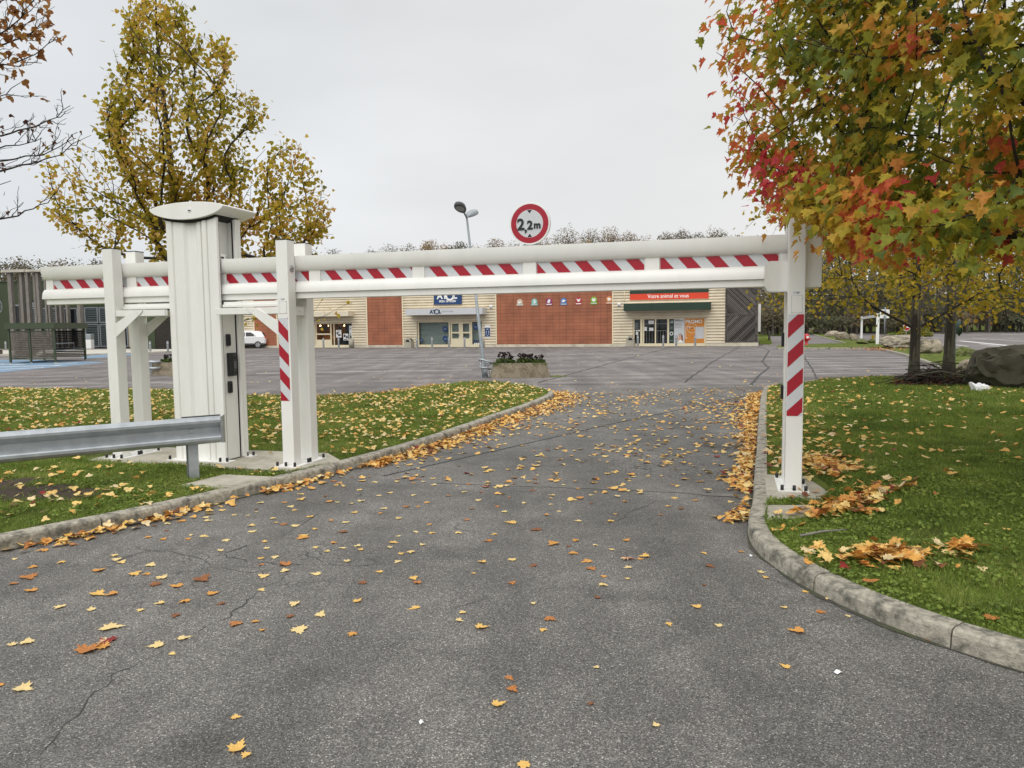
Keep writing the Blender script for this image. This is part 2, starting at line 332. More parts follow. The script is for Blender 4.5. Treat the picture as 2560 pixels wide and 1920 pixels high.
M['bag'] = mat('white_plastic_bag', (.82, .83, .85, 1), .5, var=.06)
M['grey_paint'] = mat('grey_bollard_paint', (.25, .265, .275, 1), .55, var=.1)

M['boards'] = leafmat('weathered_boards', [(0, (.035, .031, .028, 1)), (.5, (.085, .075, .068, 1)), (1, (.17, .155, .145, 1))], 0, .9)
def terracotta():
    ma, t, p = newmat('terracotta_tiles'); n = t.nodes.new; L = t.links.new
    co = n('ShaderNodeTexCoord'); mp = n('ShaderNodeMapping'); mp.inputs['Rotation'].default_value = (R(-90), 0, 0); L(co.outputs['Object'], mp.inputs[0])
    br = n('ShaderNodeTexBrick'); br.offset = 0; br.inputs['Color1'].default_value = (.385, .138, .072, 1); br.inputs['Color2'].default_value = (.35, .124, .064, 1); br.inputs['Mortar'].default_value = (.17, .052, .028, 1)
    br.inputs['Scale'].default_value = 1; br.inputs['Brick Width'].default_value = .62; br.inputs['Row Height'].default_value = .31; br.inputs['Mortar Size'].default_value = .014; br.inputs['Mortar Smooth'].default_value = .1
    L(mp.outputs[0], br.inputs['Vector'])
    a = n('ShaderNodeTexNoise'); a.inputs['Scale'].default_value = .8; a.inputs['Detail'].default_value = 6; L(co.outputs['Object'], a.inputs['Vector'])
    r_ = n('ShaderNodeMapRange'); r_.inputs[1].default_value = .35; r_.inputs[2].default_value = .7; r_.inputs[3].default_value = 1.08; r_.inputs[4].default_value = .72; L(a.outputs[0], r_.inputs[0])
    v = n('ShaderNodeVectorMath'); v.operation = 'SCALE'; L(br.outputs[0], v.inputs[0]); L(r_.outputs[0], v.inputs['Scale']); L(v.outputs[0], p.inputs['Base Color']); p.inputs['Roughness'].default_value = .75
    return ma
M['terracotta'] = terracotta()
def lawnmat():
    ma, t, p = newmat('lawn_earth'); n = t.nodes.new; L = t.links.new
    co = n('ShaderNodeTexCoord'); a = n('ShaderNodeTexNoise'); a.inputs['Scale'].default_value = 2.5; a.inputs['Detail'].default_value = 8; L(co.outputs['Object'], a.inputs['Vector'])
    rp = ramp(t, [(.32, (.050, .056, .016, 1)), (.5, (.11, .14, .030, 1)), (.72, (.16, .19, .045, 1))]); L(a.outputs[0], rp.inputs[0])
    b = n('ShaderNodeTexNoise'); b.inputs['Scale'].default_value = 45; b.inputs['Detail'].default_value = 3; L(co.outputs['Object'], b.inputs['Vector'])
    r_ = n('ShaderNodeMapRange'); r_.inputs[1].default_value = .3; r_.inputs[2].default_value = .7; r_.inputs[3].default_value = .5; r_.inputs[4].default_value = 1.5; L(b.outputs[0], r_.inputs[0])
    v = n('ShaderNodeVectorMath'); v.operation = 'SCALE'; L(rp.outputs[0], v.inputs[0]); L(r_.outputs[0], v.inputs['Scale']); L(v.outputs[0], p.inputs['Base Color']); p.inputs['Roughness'].default_value = 1; p.inputs['Specular IOR Level'].default_value = .1
    bp = n('ShaderNodeBump'); bp.inputs['Strength'].default_value = .8; bp.inputs['Distance'].default_value = .03; L(b.outputs[0], bp.inputs['Height']); L(bp.outputs[0], p.inputs['Normal'])
    return ma
M['lawn'] = lawnmat()
M['blade'] = leafmat('grass_blades', [(0, (.09, .135, .026, 1)), (.5, (.215, .30, .050, 1)), (.8, (.34, .40, .09, 1)), (1, (.54, .48, .22, 1))], .38, .6)
M['maple_near'] = leafmat('autumn_maple_leaves', [(0, (.14, .19, .034, 1)), (.28, (.30, .30, .032, 1)), (.48, (.46, .36, .034, 1)), (.64, (.62, .32, .05, 1)), (.80, (.66, .16, .05, 1)), (1, (.62, .075, .085, 1))], .5)
M['linden'] = leafmat('yellow_green_leaves', [(0, (.17, .175, .018, 1)), (.4, (.40, .33, .030, 1)), (.75, (.64, .45, .055, 1)), (1, (.64, .37, .11, 1))], .5)
M['linden_gold'] = leafmat('golden_leaves', [(0, (.15, .16, .016, 1)), (.35, (.34, .27, .026, 1)), (.75, (.58, .40, .035, 1)), (1, (.48, .20, .04, 1))], .45)
M['maple_brown'] = leafmat('brown_leaves', [(0, (.085, .032, .026, 1)), (.5, (.36, .155, .05, 1)), (1, (.50, .27, .06, 1))], .45)
M['litter'] = leafmat('fallen_leaves', [(0, (.17, .062, .026, 1)), (.2, (.46, .18, .05, 1)), (.42, (.70, .36, .08, 1)), (.68, (.76, .50, .15, 1)), (.88, (.78, .60, .26, 1)), (.975, (.70, .56, .34, 1)), (1, (.24, .025, .022, 1))], .12, .6)
M['wood_far'] = leafmat('far_woodland_leaves', [(0, (.10, .105, .06, 1)), (.35, (.20, .165, .105, 1)), (.6, (.27, .20, .13, 1)), (.85, (.36, .24, .11, 1)), (1, (.46, .31, .08, 1))], .42, .9)
M['bush'] = leafmat('bush_leaves', [(0, (.03, .06, .015, 1)), (.5, (.08, .13, .025, 1)), (.8, (.26, .22, .03, 1)), (1, (.03, .014, .012, 1))], .25)

# ------------------------------------------------------------------ text as mesh (flat letters, given height of capitals)
def text_mesh(s, size, x, z, y=0.0, align='CENTER', depth=.012, bold=0.0, sx=1.0):
    cu = bpy.data.curves.new('lettering', 'FONT'); cu.body = s; cu.size = size; cu.extrude = depth / 2; cu.align_x = align; cu.align_y = 'CENTER'; cu.offset = bold
    to = bpy.data.objects.new('lettering', cu); COL.objects.link(to)
    dg = bpy.context.evaluated_depsgraph_get(); me = bpy.data.meshes.new_from_object(to.evaluated_get(dg))
    vs = [(x + v.co.x * sx, y - v.co.z, z + v.co.y) for v in me.vertices]; fs = [tuple(p.vertices) for p in me.polygons]
    bpy.data.objects.remove(to); bpy.data.curves.remove(cu); bpy.data.meshes.remove(me)
    return vs, fs

# ================================================================== GROUND
mb = MB(); mb.poly([(-900, -300, -.06), (900, -300, -.06), (900, 1200, -.06), (-900, 1200, -.06)]); tag(mb.build('ground', M['lawn']), kind='structure')
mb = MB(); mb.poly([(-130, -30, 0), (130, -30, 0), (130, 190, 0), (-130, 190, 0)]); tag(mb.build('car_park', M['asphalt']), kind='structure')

def densify(pts, step):
    o = []
    for a, b in zip(pts[:-1], pts[1:]):
        a, b = np.array(a[:2], float), np.array(b[:2], float); n = max(1, int(round(np.linalg.norm(b - a) / step)))
        o += [a + (b - a) * i / n for i in range(n)]
    o.append(np.array(pts[-1][:2], float)); return np.array(o)
def smooth(pts, it=2):
    p = np.array([q[:2] for q in pts], float)
    for _ in range(it):
        q = [p[0]]
        for a, b in zip(p[:-1], p[1:]): q += [a * .75 + b * .25, a * .25 + b * .75]
        q.append(p[-1]); p = np.array(q)
    return p
def resample(p, step):
    d = np.r_[0, np.cumsum(np.linalg.norm(np.diff(p, axis=0), axis=1))]; n = max(2, int(round(d[-1] / step)) + 1)
    s = np.linspace(0, d[-1], n); return np.c_[np.interp(s, d, p[:, 0]), np.interp(s, d, p[:, 1])]
def offset(p, d):
    t = np.gradient(p, axis=0); t /= np.linalg.norm(t, axis=1)[:, None] + 1e-9
    return p + np.c_[-t[:, 1], t[:, 0]] * d
KW, KH = .15, .12
def kerb(name, base, side, stone=1.0, h=KH, wd=KW):
    """kerb stones along the base line; side=+1: body lies to the left of travel"""
    p = resample(base, .25); mb = MB(); per = max(1, int(round(stone / .25)))
    prof = [(0.0, -.05), (.012, h - .035), (.022, h - .012), (.045, h), (wd, h + .002), (wd, -.05)]
    t = np.gradient(p, axis=0); t /= np.linalg.norm(t, axis=1)[:, None]; nr = np.c_[-t[:, 1], t[:, 0]] * side
    for s in range(0, len(p) - 1, per):
        e = min(s + per, len(p) - 1); rows = []; jit = random.uniform(-.006, .006); jz = random.uniform(-.004, .004)
        for i in range(s, e + 1):
            q = p[i].copy()
            if i == s: q = q + t[i] * .006
            if i == e: q = q - t[i] * .006
            rows.append([(q[0] + nr[i][0] * (d + jit), q[1] + nr[i][1] * (d + jit), z + jz) for d, z in prof])
        n = len(prof); v = [x for r_ in rows for x in r_]
        f = [(i * n + k, i * n + k + 1, (i + 1) * n + k + 1, (i + 1) * n + k) for i in range(len(rows) - 1) for k in range(n - 1)]
        mb.mesh(v, f, 0, False); mb.mesh(rows[0], [tuple(range(n))], 0); mb.mesh(rows[-1], [tuple(range(n))[::-1]], 0)
    return tag(mb.build(name, M['kerb']), kind='structure')

LK_PX = [(0, 1379), (358, 1306), (610, 1243), (854, 1182), (1029, 1131), (1147, 1090), (1246, 1052), (1335, 1020), (1379, 1000), (1389, 988), (1352, 976), (1300, 969)]
lk = [(-12.5, -5.5), (-8.6, -.2), (-6.1, 3.6)] + [G2(*q) for q in LK_PX]; lk = smooth(lk, 2)
RK = [(9.5, 22.95), (8.5, 21.6), (7.35, 20.9), (6.84, 20.2), (4.51, 13.49), (3.07, 9.28), (2.30, 7.05), (2.05, 6.4), (1.95, 5.95), (1.93, 5.55), (2.00, 5.0), (2.13, 4.55), (2.36, 4.08), (2.66, 3.68), (3.2, 3.1), (4.4, 2.3), (6.5, 1.4), (10, .6)]
rk = smooth(RK, 2)
kerb('kerb', lk, 1); kerb('kerb', rk, 1)

def inside(poly, P):
    x, y = P[:, 0], P[:, 1]; r_ = np.zeros(len(P), bool); n = len(poly); j = n - 1
    for i in range(n):
        xi, yi = poly[i]; xj, yj = poly[j]
        c = ((yi > y) != (yj > y)) & (x < (xj - xi) * (y - yi) / (yj - yi + 1e-12) + xi); r_ ^= c; j = i
    return r_
def edge_dist(poly, P):
    d = np.full(len(P), 1e9); n = len(poly)
    for i in range(n):
        a = np.array(poly[i]); b = np.array(poly[(i + 1) % n]); ab = b - a; L2 = max(ab @ ab, 1e-9)
        u = np.clip(((P - a) @ ab) / L2, 0, 1); d = np.minimum(d, np.linalg.norm(P - (a + u[:, None] * ab), axis=1))
    return d
def nz2(P, s, o=0.0): return np.array([noise.noise((x * s + o, y * s - o, o * 1.7)) for x, y in P])
class Lawn:
    def __init__(s, poly, z0, bump, nearfn=None):
        s.poly = np.array(poly); s.z0 = z0; s.bump = bump
    def z(s, P):
        d = edge_dist(s.poly, P); e = np.clip(d / 2.2, 0, 1); e = e * e * (3 - 2 * e)
        return s.z0 + s.bump * e + nz2(P, .9, 3.1) * .03 * np.clip(d / .5, 0, 1) + nz2(P, 4.0, 1.1) * .010 * np.clip(d / .3, 0, 1)
def lawn(name, poly, z0, bump, step):
    L_ = Lawn(poly, z0, bump); pl = densify(list(map(tuple, poly)) + [tuple(poly[0])], step)[:-1]
    lo, hi = pl.min(0), pl.max(0); gx_, gy_ = np.meshgrid(np.arange(lo[0], hi[0], step), np.arange(lo[1], hi[1], step)); g = np.c_[gx_.ravel(), gy_.ravel()] + rng.uniform(-.3, .3, (gx_.size, 2)) * step
    g = g[inside(L_.poly, g)]; g = g[edge_dist(L_.poly, g) > step * .4]
    P = np.vstack([pl, g]); n = len(pl)
    v, e, f, *_ = delaunay_2d_cdt([Vector(q) for q in P], [], [list(range(n))], 1, 1e-5)
    V = np.array([tuple(q) for q in v]); z = L_.z(V); mb = MB(); mb.mesh(np.c_[V, z], [tuple(q) for q in f], 0, True)
    o = mb.build(name, M['lawn']); tag(o, kind='structure'); L_.obj = o; return L_
lin_ = resample(offset(lk, KW - .01), .3)
left_poly = np.vstack([lin_, np.array([G2(1246, 964), G2(1180, 963), G2(1100, 971), G2(1020, 984), G2(953, 993), G2(794, 999), G2(622, 998), G2(435, 984), G2(0, 979), (-26, 24.5), (-40, 27), (-40, -5.5)])])
rin_ = resample(offset(rk, KW - .01), .3)
right_poly = np.vstack([rin_, np.array([(14, .3), (19, 8), (19.5, 20), (17.9, 27.5), G2(2351, 923), (13.9, 23.6), (12.3, 23.2), (10.6, 23.0)])])
LL = lawn('lawn', left_poly, .10, .02, .45)
LR = lawn('lawn', right_poly, .10, .16, .45)

# ---- far verges on the right, each a flat bed of turf with a low kerb round it
def verge(pts, z=.09, kerbline=None, st=1.2):
    L_ = lawn('verge', np.array(pts), z, .03, st); 
    if kerbline is not None: kerb('kerb', np.array(kerbline, float), 1, 1.0, .10, .14)
    return L_
med = [G2(1942, 873), G2(2188, 872), G2(2230, 882), G2(2271, 893), G2(2351, 923), G2(2390, 940), G2(2470, 925), G2(2540, 915), G2(2497, 900), G2(2450, 889), G2(2390, 876), G2(2330, 862), G2(2270, 856), G2(2215, 848), G2(2203, 857), G2(2150, 853), G2(2145, 842), G2(2100, 834), G2(2060, 826), G2(2012, 825), G2(2030, 836), G2(2060, 845), G2(2112, 860), G2(1944, 866)]
VM = verge(med, .09, None, 1.4)
kerb('kerb', smooth([G2(2390, 941), G2(2351, 924), G2(2271, 894), G2(2230, 883), G2(2190, 874), G2(2080, 874), G2(1943, 873.5)], 1), -1, 1.0, .13, .15)
kerb('kerb', smooth([G2(2112, 860), G2(2060, 846), G2(2030, 836.5)], 1), -1, 1.0, .12, .15)
VP = verge([G2(1896, 844.5), G2(1925, 844), G2(1930, 863.5), G2(1899, 863.5)], .12, [G2(1899, 864.5), G2(1931, 864.5), G2(1926, 843)], 1.2)
VF = verge([G2(1880, 841.5), G2(1962, 839.5), G2(2010, 833), G2(2010, 827.5), G2(1880, 829)], .1, None, 3)
VS = verge([(12, 150), (150, 118), (190, 170), (12, 178)], .15, None, 12)
VL = verge([G2(2200, 832), G2(2262, 829), G2(2310, 835), G2(2330, 842), G2(2290, 840), G2(2225, 838)], .1, None, 3)

# ---- painted lines, seams and joints, each a thin sheet lying on the asphalt
def strip(name, pxs, wd, z, mt, jag=0.0):
    p = densify([G2(*q) for q in pxs], .6); 
    if jag: p = p + nz2(p * 1.0, 1.1, 5)[:, None] * jag
    a, b = offset(p, wd / 2), offset(p, -wd / 2); mb = MB()
    for i in range(len(p) - 1): mb.poly([(*a[i], z), (*b[i], z), (*b[i + 1], z), (*a[i + 1], z)])
    return tag(mb.build(name, mt), kind='structure')
strip('tar_seam', [(1690, 866), (1675, 869), (1556, 900), (1481, 921), (1342, 958)], .08, .004, M['tar'], .12)
strip('tar_seam', [(1847, 868), (1783, 904), (1708, 957)], .075, .004, M['tar'], .12)
strip('tar_seam', [(1892, 866), (1924, 876), (1905, 904), (1922, 919), (1895, 941), (1878, 962)], .085, .004, M['tar'], .05)
strip('tar_seam', [(1342, 961), (1600, 963), (1900, 962)], .06, .008, M['tar'], .04)
strip('tar_seam', [(1881, 986), (1700, 1024), (1505, 1065), (1330, 1106), (1105, 1157), (960, 1190)], .035, .004, M['tar'], .10)
strip('tar_seam', [(2008, 890), (2020, 905), (2032, 925), (2045, 950)], .06, .004, M['tar'], .1)
strip('worn_joint', [(1090, 1208), (1180, 1211), (1500, 1222), (1700, 1232), (1768, 1237)], .035, .004, M['palestrip'])
strip('worn_joint', [(1755, 1236), (1842, 1240)], .13, .006, M['palestrip'])
for y0, y1, x0 in ((896.5, 893.5, 2010), (902, 899, 2008), (908, 904.5, 2006), (915, 912, 2006), (924, 920.5, 2006), (935, 931, 2010)):
    strip('painted_line', [(x0, y0), (2268, y1)], .22, .004, M['fadedline'])
for pts, wd in (([(2302, 857), (2380, 861), (2420, 866)], .12), ([(2400, 852), (2560, 868)], .35), ([(2430, 845), (2560, 853)], .14), ([(2500, 835), (2700, 842)], .2), ([(2300, 843), (2375, 845)], .14), ([(2450, 860), (2560, 874)], .10), ([(2340, 837), (2480, 838)], .12), ([(2380, 848), (2470, 849)], .12), ([(2520, 846), (2640, 851)], .12)):
    strip('painted_line', pts, wd * 1.6, .004, M['linepaint'])
for pts in ([(0, 972), (182, 967)], [(622, 997), (780, 981)], [(300, 933), (380, 931)], [(620, 917), (1100, 908)], [(640, 934), (1180, 925)], [(620, 903), (1180, 897)], [(640, 889), (1230, 886)], [(150, 905), (420, 899)]):
    strip('painted_line', pts, .22, .004, M['fadedline'])
def crack(pts, wd=.0065):
    p = densify([G2(*q) for q in pts], .045); p = p + np.c_[nz2(p, 2.2, 3), nz2(p, 2.2, 8)] * .09 + np.c_[nz2(p, 9, 5), nz2(p, 9, 1)] * .045; mb = MB()
    w_ = wd * np.clip(.55 + 1.5 * nz2(p, 3.1, 2) + .9 * nz2(p, 14, 6), 0, 1.6); w_[0] = w_[-1] = 0; a, b = offset(p, 1), offset(p, -1); a = p + (a - p) * w_[:, None] / 2; b = p + (b - p) * w_[:, None] / 2
    for i in range(len(p) - 1):
        if w_[i] + w_[i + 1] > .001: mb.poly([(*a[i], .003), (*b[i], .003), (*b[i + 1], .003), (*a[i + 1], .003)])
    return tag(mb.build('crack', M['crack']), kind='structure')
for pts in ([(735, 1430), (690, 1462), (620, 1500), (565, 1545), (500, 1592), (380, 1650), (271, 1698), (217, 1757), (90, 1890)], [(330, 1368), (420, 1380), (520, 1412), (640, 1430)], [(560, 1382), (640, 1400), (760, 1410), (900, 1408), (1010, 1412)], [(1160, 1540), (1195, 1552), (1238, 1580)], [(1490, 1322), (1560, 1290), (1610, 1262), (1655, 1235)], [(860, 1262), (760, 1300), (700, 1345), (560, 1382)], [(1580, 1130), (1660, 1095), (1720, 1040)]):
    crack(pts)
def gutter(path, s0, s1, wd, side=-1):
    p = resample(path, .12); p = p[int(len(p) * s0):int(len(p) * s1)]; t = np.gradient(p, axis=0); t /= np.linalg.norm(t, axis=1)[:, None]; nr = np.c_[-t[:, 1], t[:, 0]] * side
    w_ = wd * np.clip(.6 + 1.1 * nz2(p, 1.7, 4) + .7 * nz2(p, 7, 2), .12, 2); mb = MB(); a = p - nr * .01; b = p + nr * w_[:, None]
    for i in range(len(p) - 1): mb.poly([(*a[i], .005), (*b[i], .004), (*b[i + 1], .004), (*a[i + 1], .005)])
    return tag(mb.build('gutter_dirt', M['gutter']), kind='structure')
gutter(lk, .15, .95, .05); gutter(rk, .05, .98, .045)
# blue disabled bays by the far left building
mb = MB(); mb.poly([(*G2(x, y), .004) for x, y in ((-60, 899), (120, 900), (268, 906), (150, 917), (0, 931), (-90, 937))]); tag(mb.build('blue_bay_paint', M['bluepaint']), kind='structure')
mb = MB(); mb.poly([(*G2(x, y), .004) for x, y in ((200, 893), (225, 889), (345, 883), (345, 886), (300, 891), (215, 896))]); tag(mb.build('blue_bay_paint', M['bluepaint']), kind='structure')
for pts, wd in (([(-40, 919), (140, 914), (150, 913)], .5), ([(0, 924), (110, 919)], .35), ([(135, 909), (195, 907.5)], .5), ([(-20, 910), (60, 912)], .35), ([(150, 905), (268, 901)], .12)):
    strip('painted_line', pts, wd, .009, M['linepaint'])
mb = MB(); pv = [G2(-150, 893), G2(60, 889), G2(215, 889), G2(430, 881.5), G2(430, 876), G2(215, 877), G2(-150, 880)]; mb.prism(pv, 'z', -.05, .13); tag(mb.build('pavement', M['pavement']), kind='structure')

# ================================================================== SLIDING HEIGHT BARRIER (local frame: x along the beam, y away from the road, z up from the slab)
PADZ = .13
OB = G(708, 1165, PADZ); OB = np.array([OB[0], OB[1], 0.0])
def BW(x, y, z=0.0): q = OB + TV * x + NV * y; return (float(q[0]), float(q[1]), z)
# concrete slabs under the posts
def slab(name, pts, z0, z1, m_): mb = MB(); mb.prism(pts, 'z', z0, z1); return mb.build(name, m_, None, .012, 1)
tag(slab('concrete_slab', [G2(730, 1175, PADZ), G2(851, 1149, PADZ), BW(.05, 1.0)[:2], BW(-2.9, .92)[:2], BW(-3.35, .35)[:2], BW(-2.9, -.24)[:2]], .02, PADZ, M['concrete']), 'pale concrete slab under the barrier column and its four posts', 'slab')
tag(slab('concrete_slab', [BW(5.68, -.37)[:2], BW(6.17, -.34)[:2], BW(6.34, .1)[:2], BW(6.25, .80)[:2], BW(5.71, .80)[:2]], .03, PADZ, M['concrete']), 'small concrete slab under the single post on the right', 'slab')
tag(slab('manhole_cover', [G2(444, 1214, .115), G2(560, 1186, .115), G2(690, 1192, .115), G2(590, 1222, .115)], .02, .118, M['concrete']), 'flat concrete chamber cover in the grass below the slab', 'chamber cover')
tag(slab('manhole_cover', [G2(1916, 1262, .115), G2(2030, 1262, .115), G2(2050, 1292, .115), G2(1918, 1298, .115)], .02, .116, M['concrete']), 'flat concrete chamber cover half buried in leaves', 'chamber cover')

PH = 2.91
def post_mb(x, y): 
    mb = MB(); mb.box(x, x + .16, y, y + .16, PADZ + .012, PH); return mb
def boltset(pts, par, z=PADZ + .012):
    for x, y in pts:
        mb = MB(); mb.cyl((x, y, z - .002), (x, y, z + .05), .017, 10); mb.build('bolt_cap', M['black'], par)
def stripes_mb(x0, x1, z0, z1, period, red, slope, y, phase=0.0):
    """white tape with slanting red bars, clipped to the rectangle; slope>0 leans like a slash"""
    mb = MB(); mb.poly([(x0, y, z0), (x1, y, z0), (x1, y, z1), (x0, y, z1)], 0)
    def clip(p, ax, v, keep):
        o = []
        for a, b in zip(p, p[1:] + p[:1]):
            ia, ib = (a[ax] - v) * keep >= 0, (b[ax] - v) * keep >= 0
            if ia: o.append(a)
            if ia != ib: t_ = (v - a[ax]) / (b[ax] - a[ax]); o.append(tuple(a[k] + (b[k] - a[k]) * t_ for k in range(2)))
        return o
    return mb, clip
def tape_x(x0, x1, z0, z1, period, red, lean, y, x_ref):      # bars repeat along x
    mb, clip = stripes_mb(x0, x1, z0, z1, period, red, 1, y); h = z1 - z0
    for k in range(-60, 60):
        a = x_ref + k * period; p = [(a, z1), (a + red, z1), (a + red + lean, z0), (a + lean, z0)]
        for ax, v, kp in ((0, x0, 1), (0, x1, -1)):
            if p: p = clip(p, ax, v, kp)
        if len(p) > 2: mb.poly([(q[0], y - .0015, q[1]) for q in p], 1)
    return mb
def tape_z(x0, x1, z0, z1, period, red, rise, y, z_ref):      # bars repeat along z
    mb, clip = stripes_mb(x0, x1, z0, z1, period, red, 1, y)
    for k in range(-8, 9):
        a = z_ref + k * period; p = [(x0, a), (x1, a + rise), (x1, a + rise + red), (x0, a + red)]
        for ax, v, kp in ((1, z0, 1), (1, z1, -1)):
            if p: p = clip(p, ax, v, kp)
        if len(p) > 2: mb.poly([(q[0], y - .0015, q[1]) for q in p], 1)
    return mb
ROT = TH
hb = thing('barrier_gantry', 'white steel barrier column and four posts holding the striped beam on the left', 'barrier post', (OB[0], OB[1], 0), ROT)
X1 = -2.63
for x in (X1, 0.0):
    for y in (0.0, .40):
        po = post_mb(x, y).build('post', M['white'], hb, .006, 2)
        mb = MB(); mb.box(x - .003, x + .163, y - .003, y + .163, PH, PH + .008); mb.build('post_cap', M['gasket'], po)
    mb = MB(); mb.box(x - .065, x + .24, -.09, .64, PADZ, PADZ + .012); mb.build('base_plate', M['white'], hb)
    boltset([(x - .04, -.06), (x + .08, -.06), (x + .205, -.06), (x + .205, .245), (x + .205, .29), (x + .21, .60), (x - .04, .60)], hb)
    mb = MB(); mb.box(x + .03, x + .13, .162, .398, 2.0, 2.11); mb.build('tie_plate', M['white'], hb, .003, 1)
    for q in (.25,): mb = MB(); mb.cyl((x + .13, q + .03, 2.055), (x + .142, q + .03, 2.055), .012, 8); mb.build('bolt', M['white'], hb)
# striped tape, cover plate, lock on the front road-side post
tape_z(.004, .138, .947, 1.966, .292, .147, -.14, -.002, 1.80).build('striped_tape', [M['tape_w'], M['tape_r']], hb)
def coverplate(x, par, z0=2.02, z1=2.165):
    mb = MB(); mb.box(x + .0255, x + .1305, -.0012, -.0001, z0 - .0025, z1 + .0025); mb.build('plate_shadow_line', M['pole'], par)  # grey backing sheet; its rim paints the dark shadow line round the plate
    mb = MB(); mb.box(x + .028, x + .128, -.004, -.0013, z0, z1)
    cp = mb.build('cover_plate', M['white'], par, .0015, 1)
    for dx in (.034, .122):
        for dz in (.006, .139): mb = MB(); mb.cyl((x + dx, -.0065, z0 + dz), (x + dx, -.003, z0 + dz), .004, 6); mb.build('screw', M['steel'], cp)
    mb = MB(); mb.box(x + .045, x + .105, -.0025, -.0002, z1 + .022, z1 + .044); mb.build('label_strip', M['tape_w'], par)
    mb = MB(); mb.poly([(x + .07, -.003, z1 + .024), (x + .098, -.003, z1 + .024), (x + .094, -.003, z1 + .031), (x + .08, -.003, z1 + .033)]); mb.build('label_print', M['darkgrey'], par)
coverplate(0.0, hb)
mb = MB()
for r_, z_ in ((.034, .0), (.024, .004)): pass
lk_ = [(0.16, .0)]
mb.tube([(.160, .085, 2.565), (.166, .085, 2.565)], .044, 18); mb.tube([(.166, .085, 2.565), (.170, .085, 2.565)], .030, 18); lo_ = mb.build('lock', M['steel'], hb)
mb = MB(); mb.tube([(.170, .085, 2.565), (.173, .085, 2.565)], .010, 12); mb.build('keyhole', M['darkgrey'], lo_)
# cross beams, track, braces between the posts and the column
for y in (.015, .48):
    for a, b in ((X1 + .16, -1.69), (-.905, 0.0)):
        mb = MB(); mb.box(a, b, y, y + .06, 2.02, 2.10); mb.build('cross_beam', M['white'], hb, .004, 1)
for a, b in ((X1 + .16, -1.66), (-.90, 0.0)):
    mb = MB(); mb.box(a, b, .16, .40, 2.125, 2.185); mb.box(a, b, .135, .16, 2.112, 2.15); mb.build('roller_track', M['white'], hb, .004, 1)
for y in (.003, .545):
    for sx, xa in ((1, X1 + .16), (-1, 0.0)):
        pts = [(xa, 1.75), (xa, 1.93), (xa + sx * .31, 2.10), (xa + sx * .45, 2.10), (xa + sx * .42, 2.06)]
        mb = MB(); mb.prism(pts, 'y', y, y + .010); br = mb.build('brace', M['white'], hb, .0015, 1)
        mb = MB(); mb.cyl((xa + sx * .36, y - .004, 2.075), (xa + sx * .36, y + .014, 2.075), .011, 8); mb.build('bolt', M['white'], br)
# column: fluted front skin, recessed side with door leaf, back skin
CX0, CX1, CT = -1.695, -.912, 3.27
CW = CX1 - CX0
fl = [(0, .045), (.006, .018), (.03, .002), (.075, .0), (.10, .006), (.112, .028), (.125, .028), (.132, .006), (.275, .010), (.315, .045), (.44, .055), (.475, .018), (.535, .014), (.546, .048), (.556, .048), (.562, .004), (.585, -.004), (.61, -.004), (.630, .006), (.636, .026), (.644, .026), (.650, .006), (CW - .012, .004), (CW - .004, .008), (CW, .016), (CW, .05), (0, .05)]
mb = MB(); mb.prism([(CX0 + a, .09 + b) for a, b in fl], 'z', PADZ + .012, CT); mb.build('column_skin', M['white'], hb, .0025, 1)
mb = MB(); mb.prism([(CX0 + a * (CW + .04) / CW, .535 - b) for a, b in fl], 'z', PADZ + .012, CT); mb.build('column_skin', M['white'], hb, .0025, 1)
CR = CX1 - .016
mb = MB(); mb.box(CX0 + .05, CR, .152, .415, PADZ + .012, 2.10); mb.box(CX0 + .05, CX1 - .03, .4152, .475, PADZ + .012, 2.099); mb.box(CX0 + .05, CX1 - .05, .1505, .160, 2.10, CT - .02); mb.box(CX0 + .05, CX1 - .05, .47, .485, 2.10, CT - .02); mb.box(CX1 - .15, CX1 - .12, .1605, .4695, 2.74, CT - .02); mb.build('column_core', M['white'], hb, .004, 1)
for yy in (.142, .4155):
    mb = MB(); mb.box(CX1 - .022, CX1 - .006, yy, yy + .009, PADZ + .02, CT - .03); mb.build('rubber_seal', M['gasket'], hb)
mb = MB(); mb.box(CX1 - .03, CX1 + .034, .426, .486, PADZ + .012, CT - .01); mb.build('edge_profile', M['white'], hb, .004, 1)
mb = MB(); mb.box(CX1 - .12, CX1 - .03, .20, .30, 2.735, 2.80); rl = mb.build('roller_block', M['white'], hb, .006, 2)
mb = MB(); mb.box(CX1 - .029, CX1 - .022, .205, .255, 2.745, 2.765); mb.build('roller_slot', M['gasket'], rl)
for x0, x1, y0, y1 in ((CX0 - .05, CX1 + .10, -.0, .17), (CX0 - .05, CX1 + .12, .44, .60)):
    mb = MB(); mb.box(x0, x1, y0, y1, PADZ, PADZ + .012); mb.build('base_plate', M['white'], hb)
boltset([(CX0 - .03, .03), (CX1 - .03, .025), (CX1 + .06, .045), (CX1 + .03, .50), (CX1 + .09, .55)], hb)
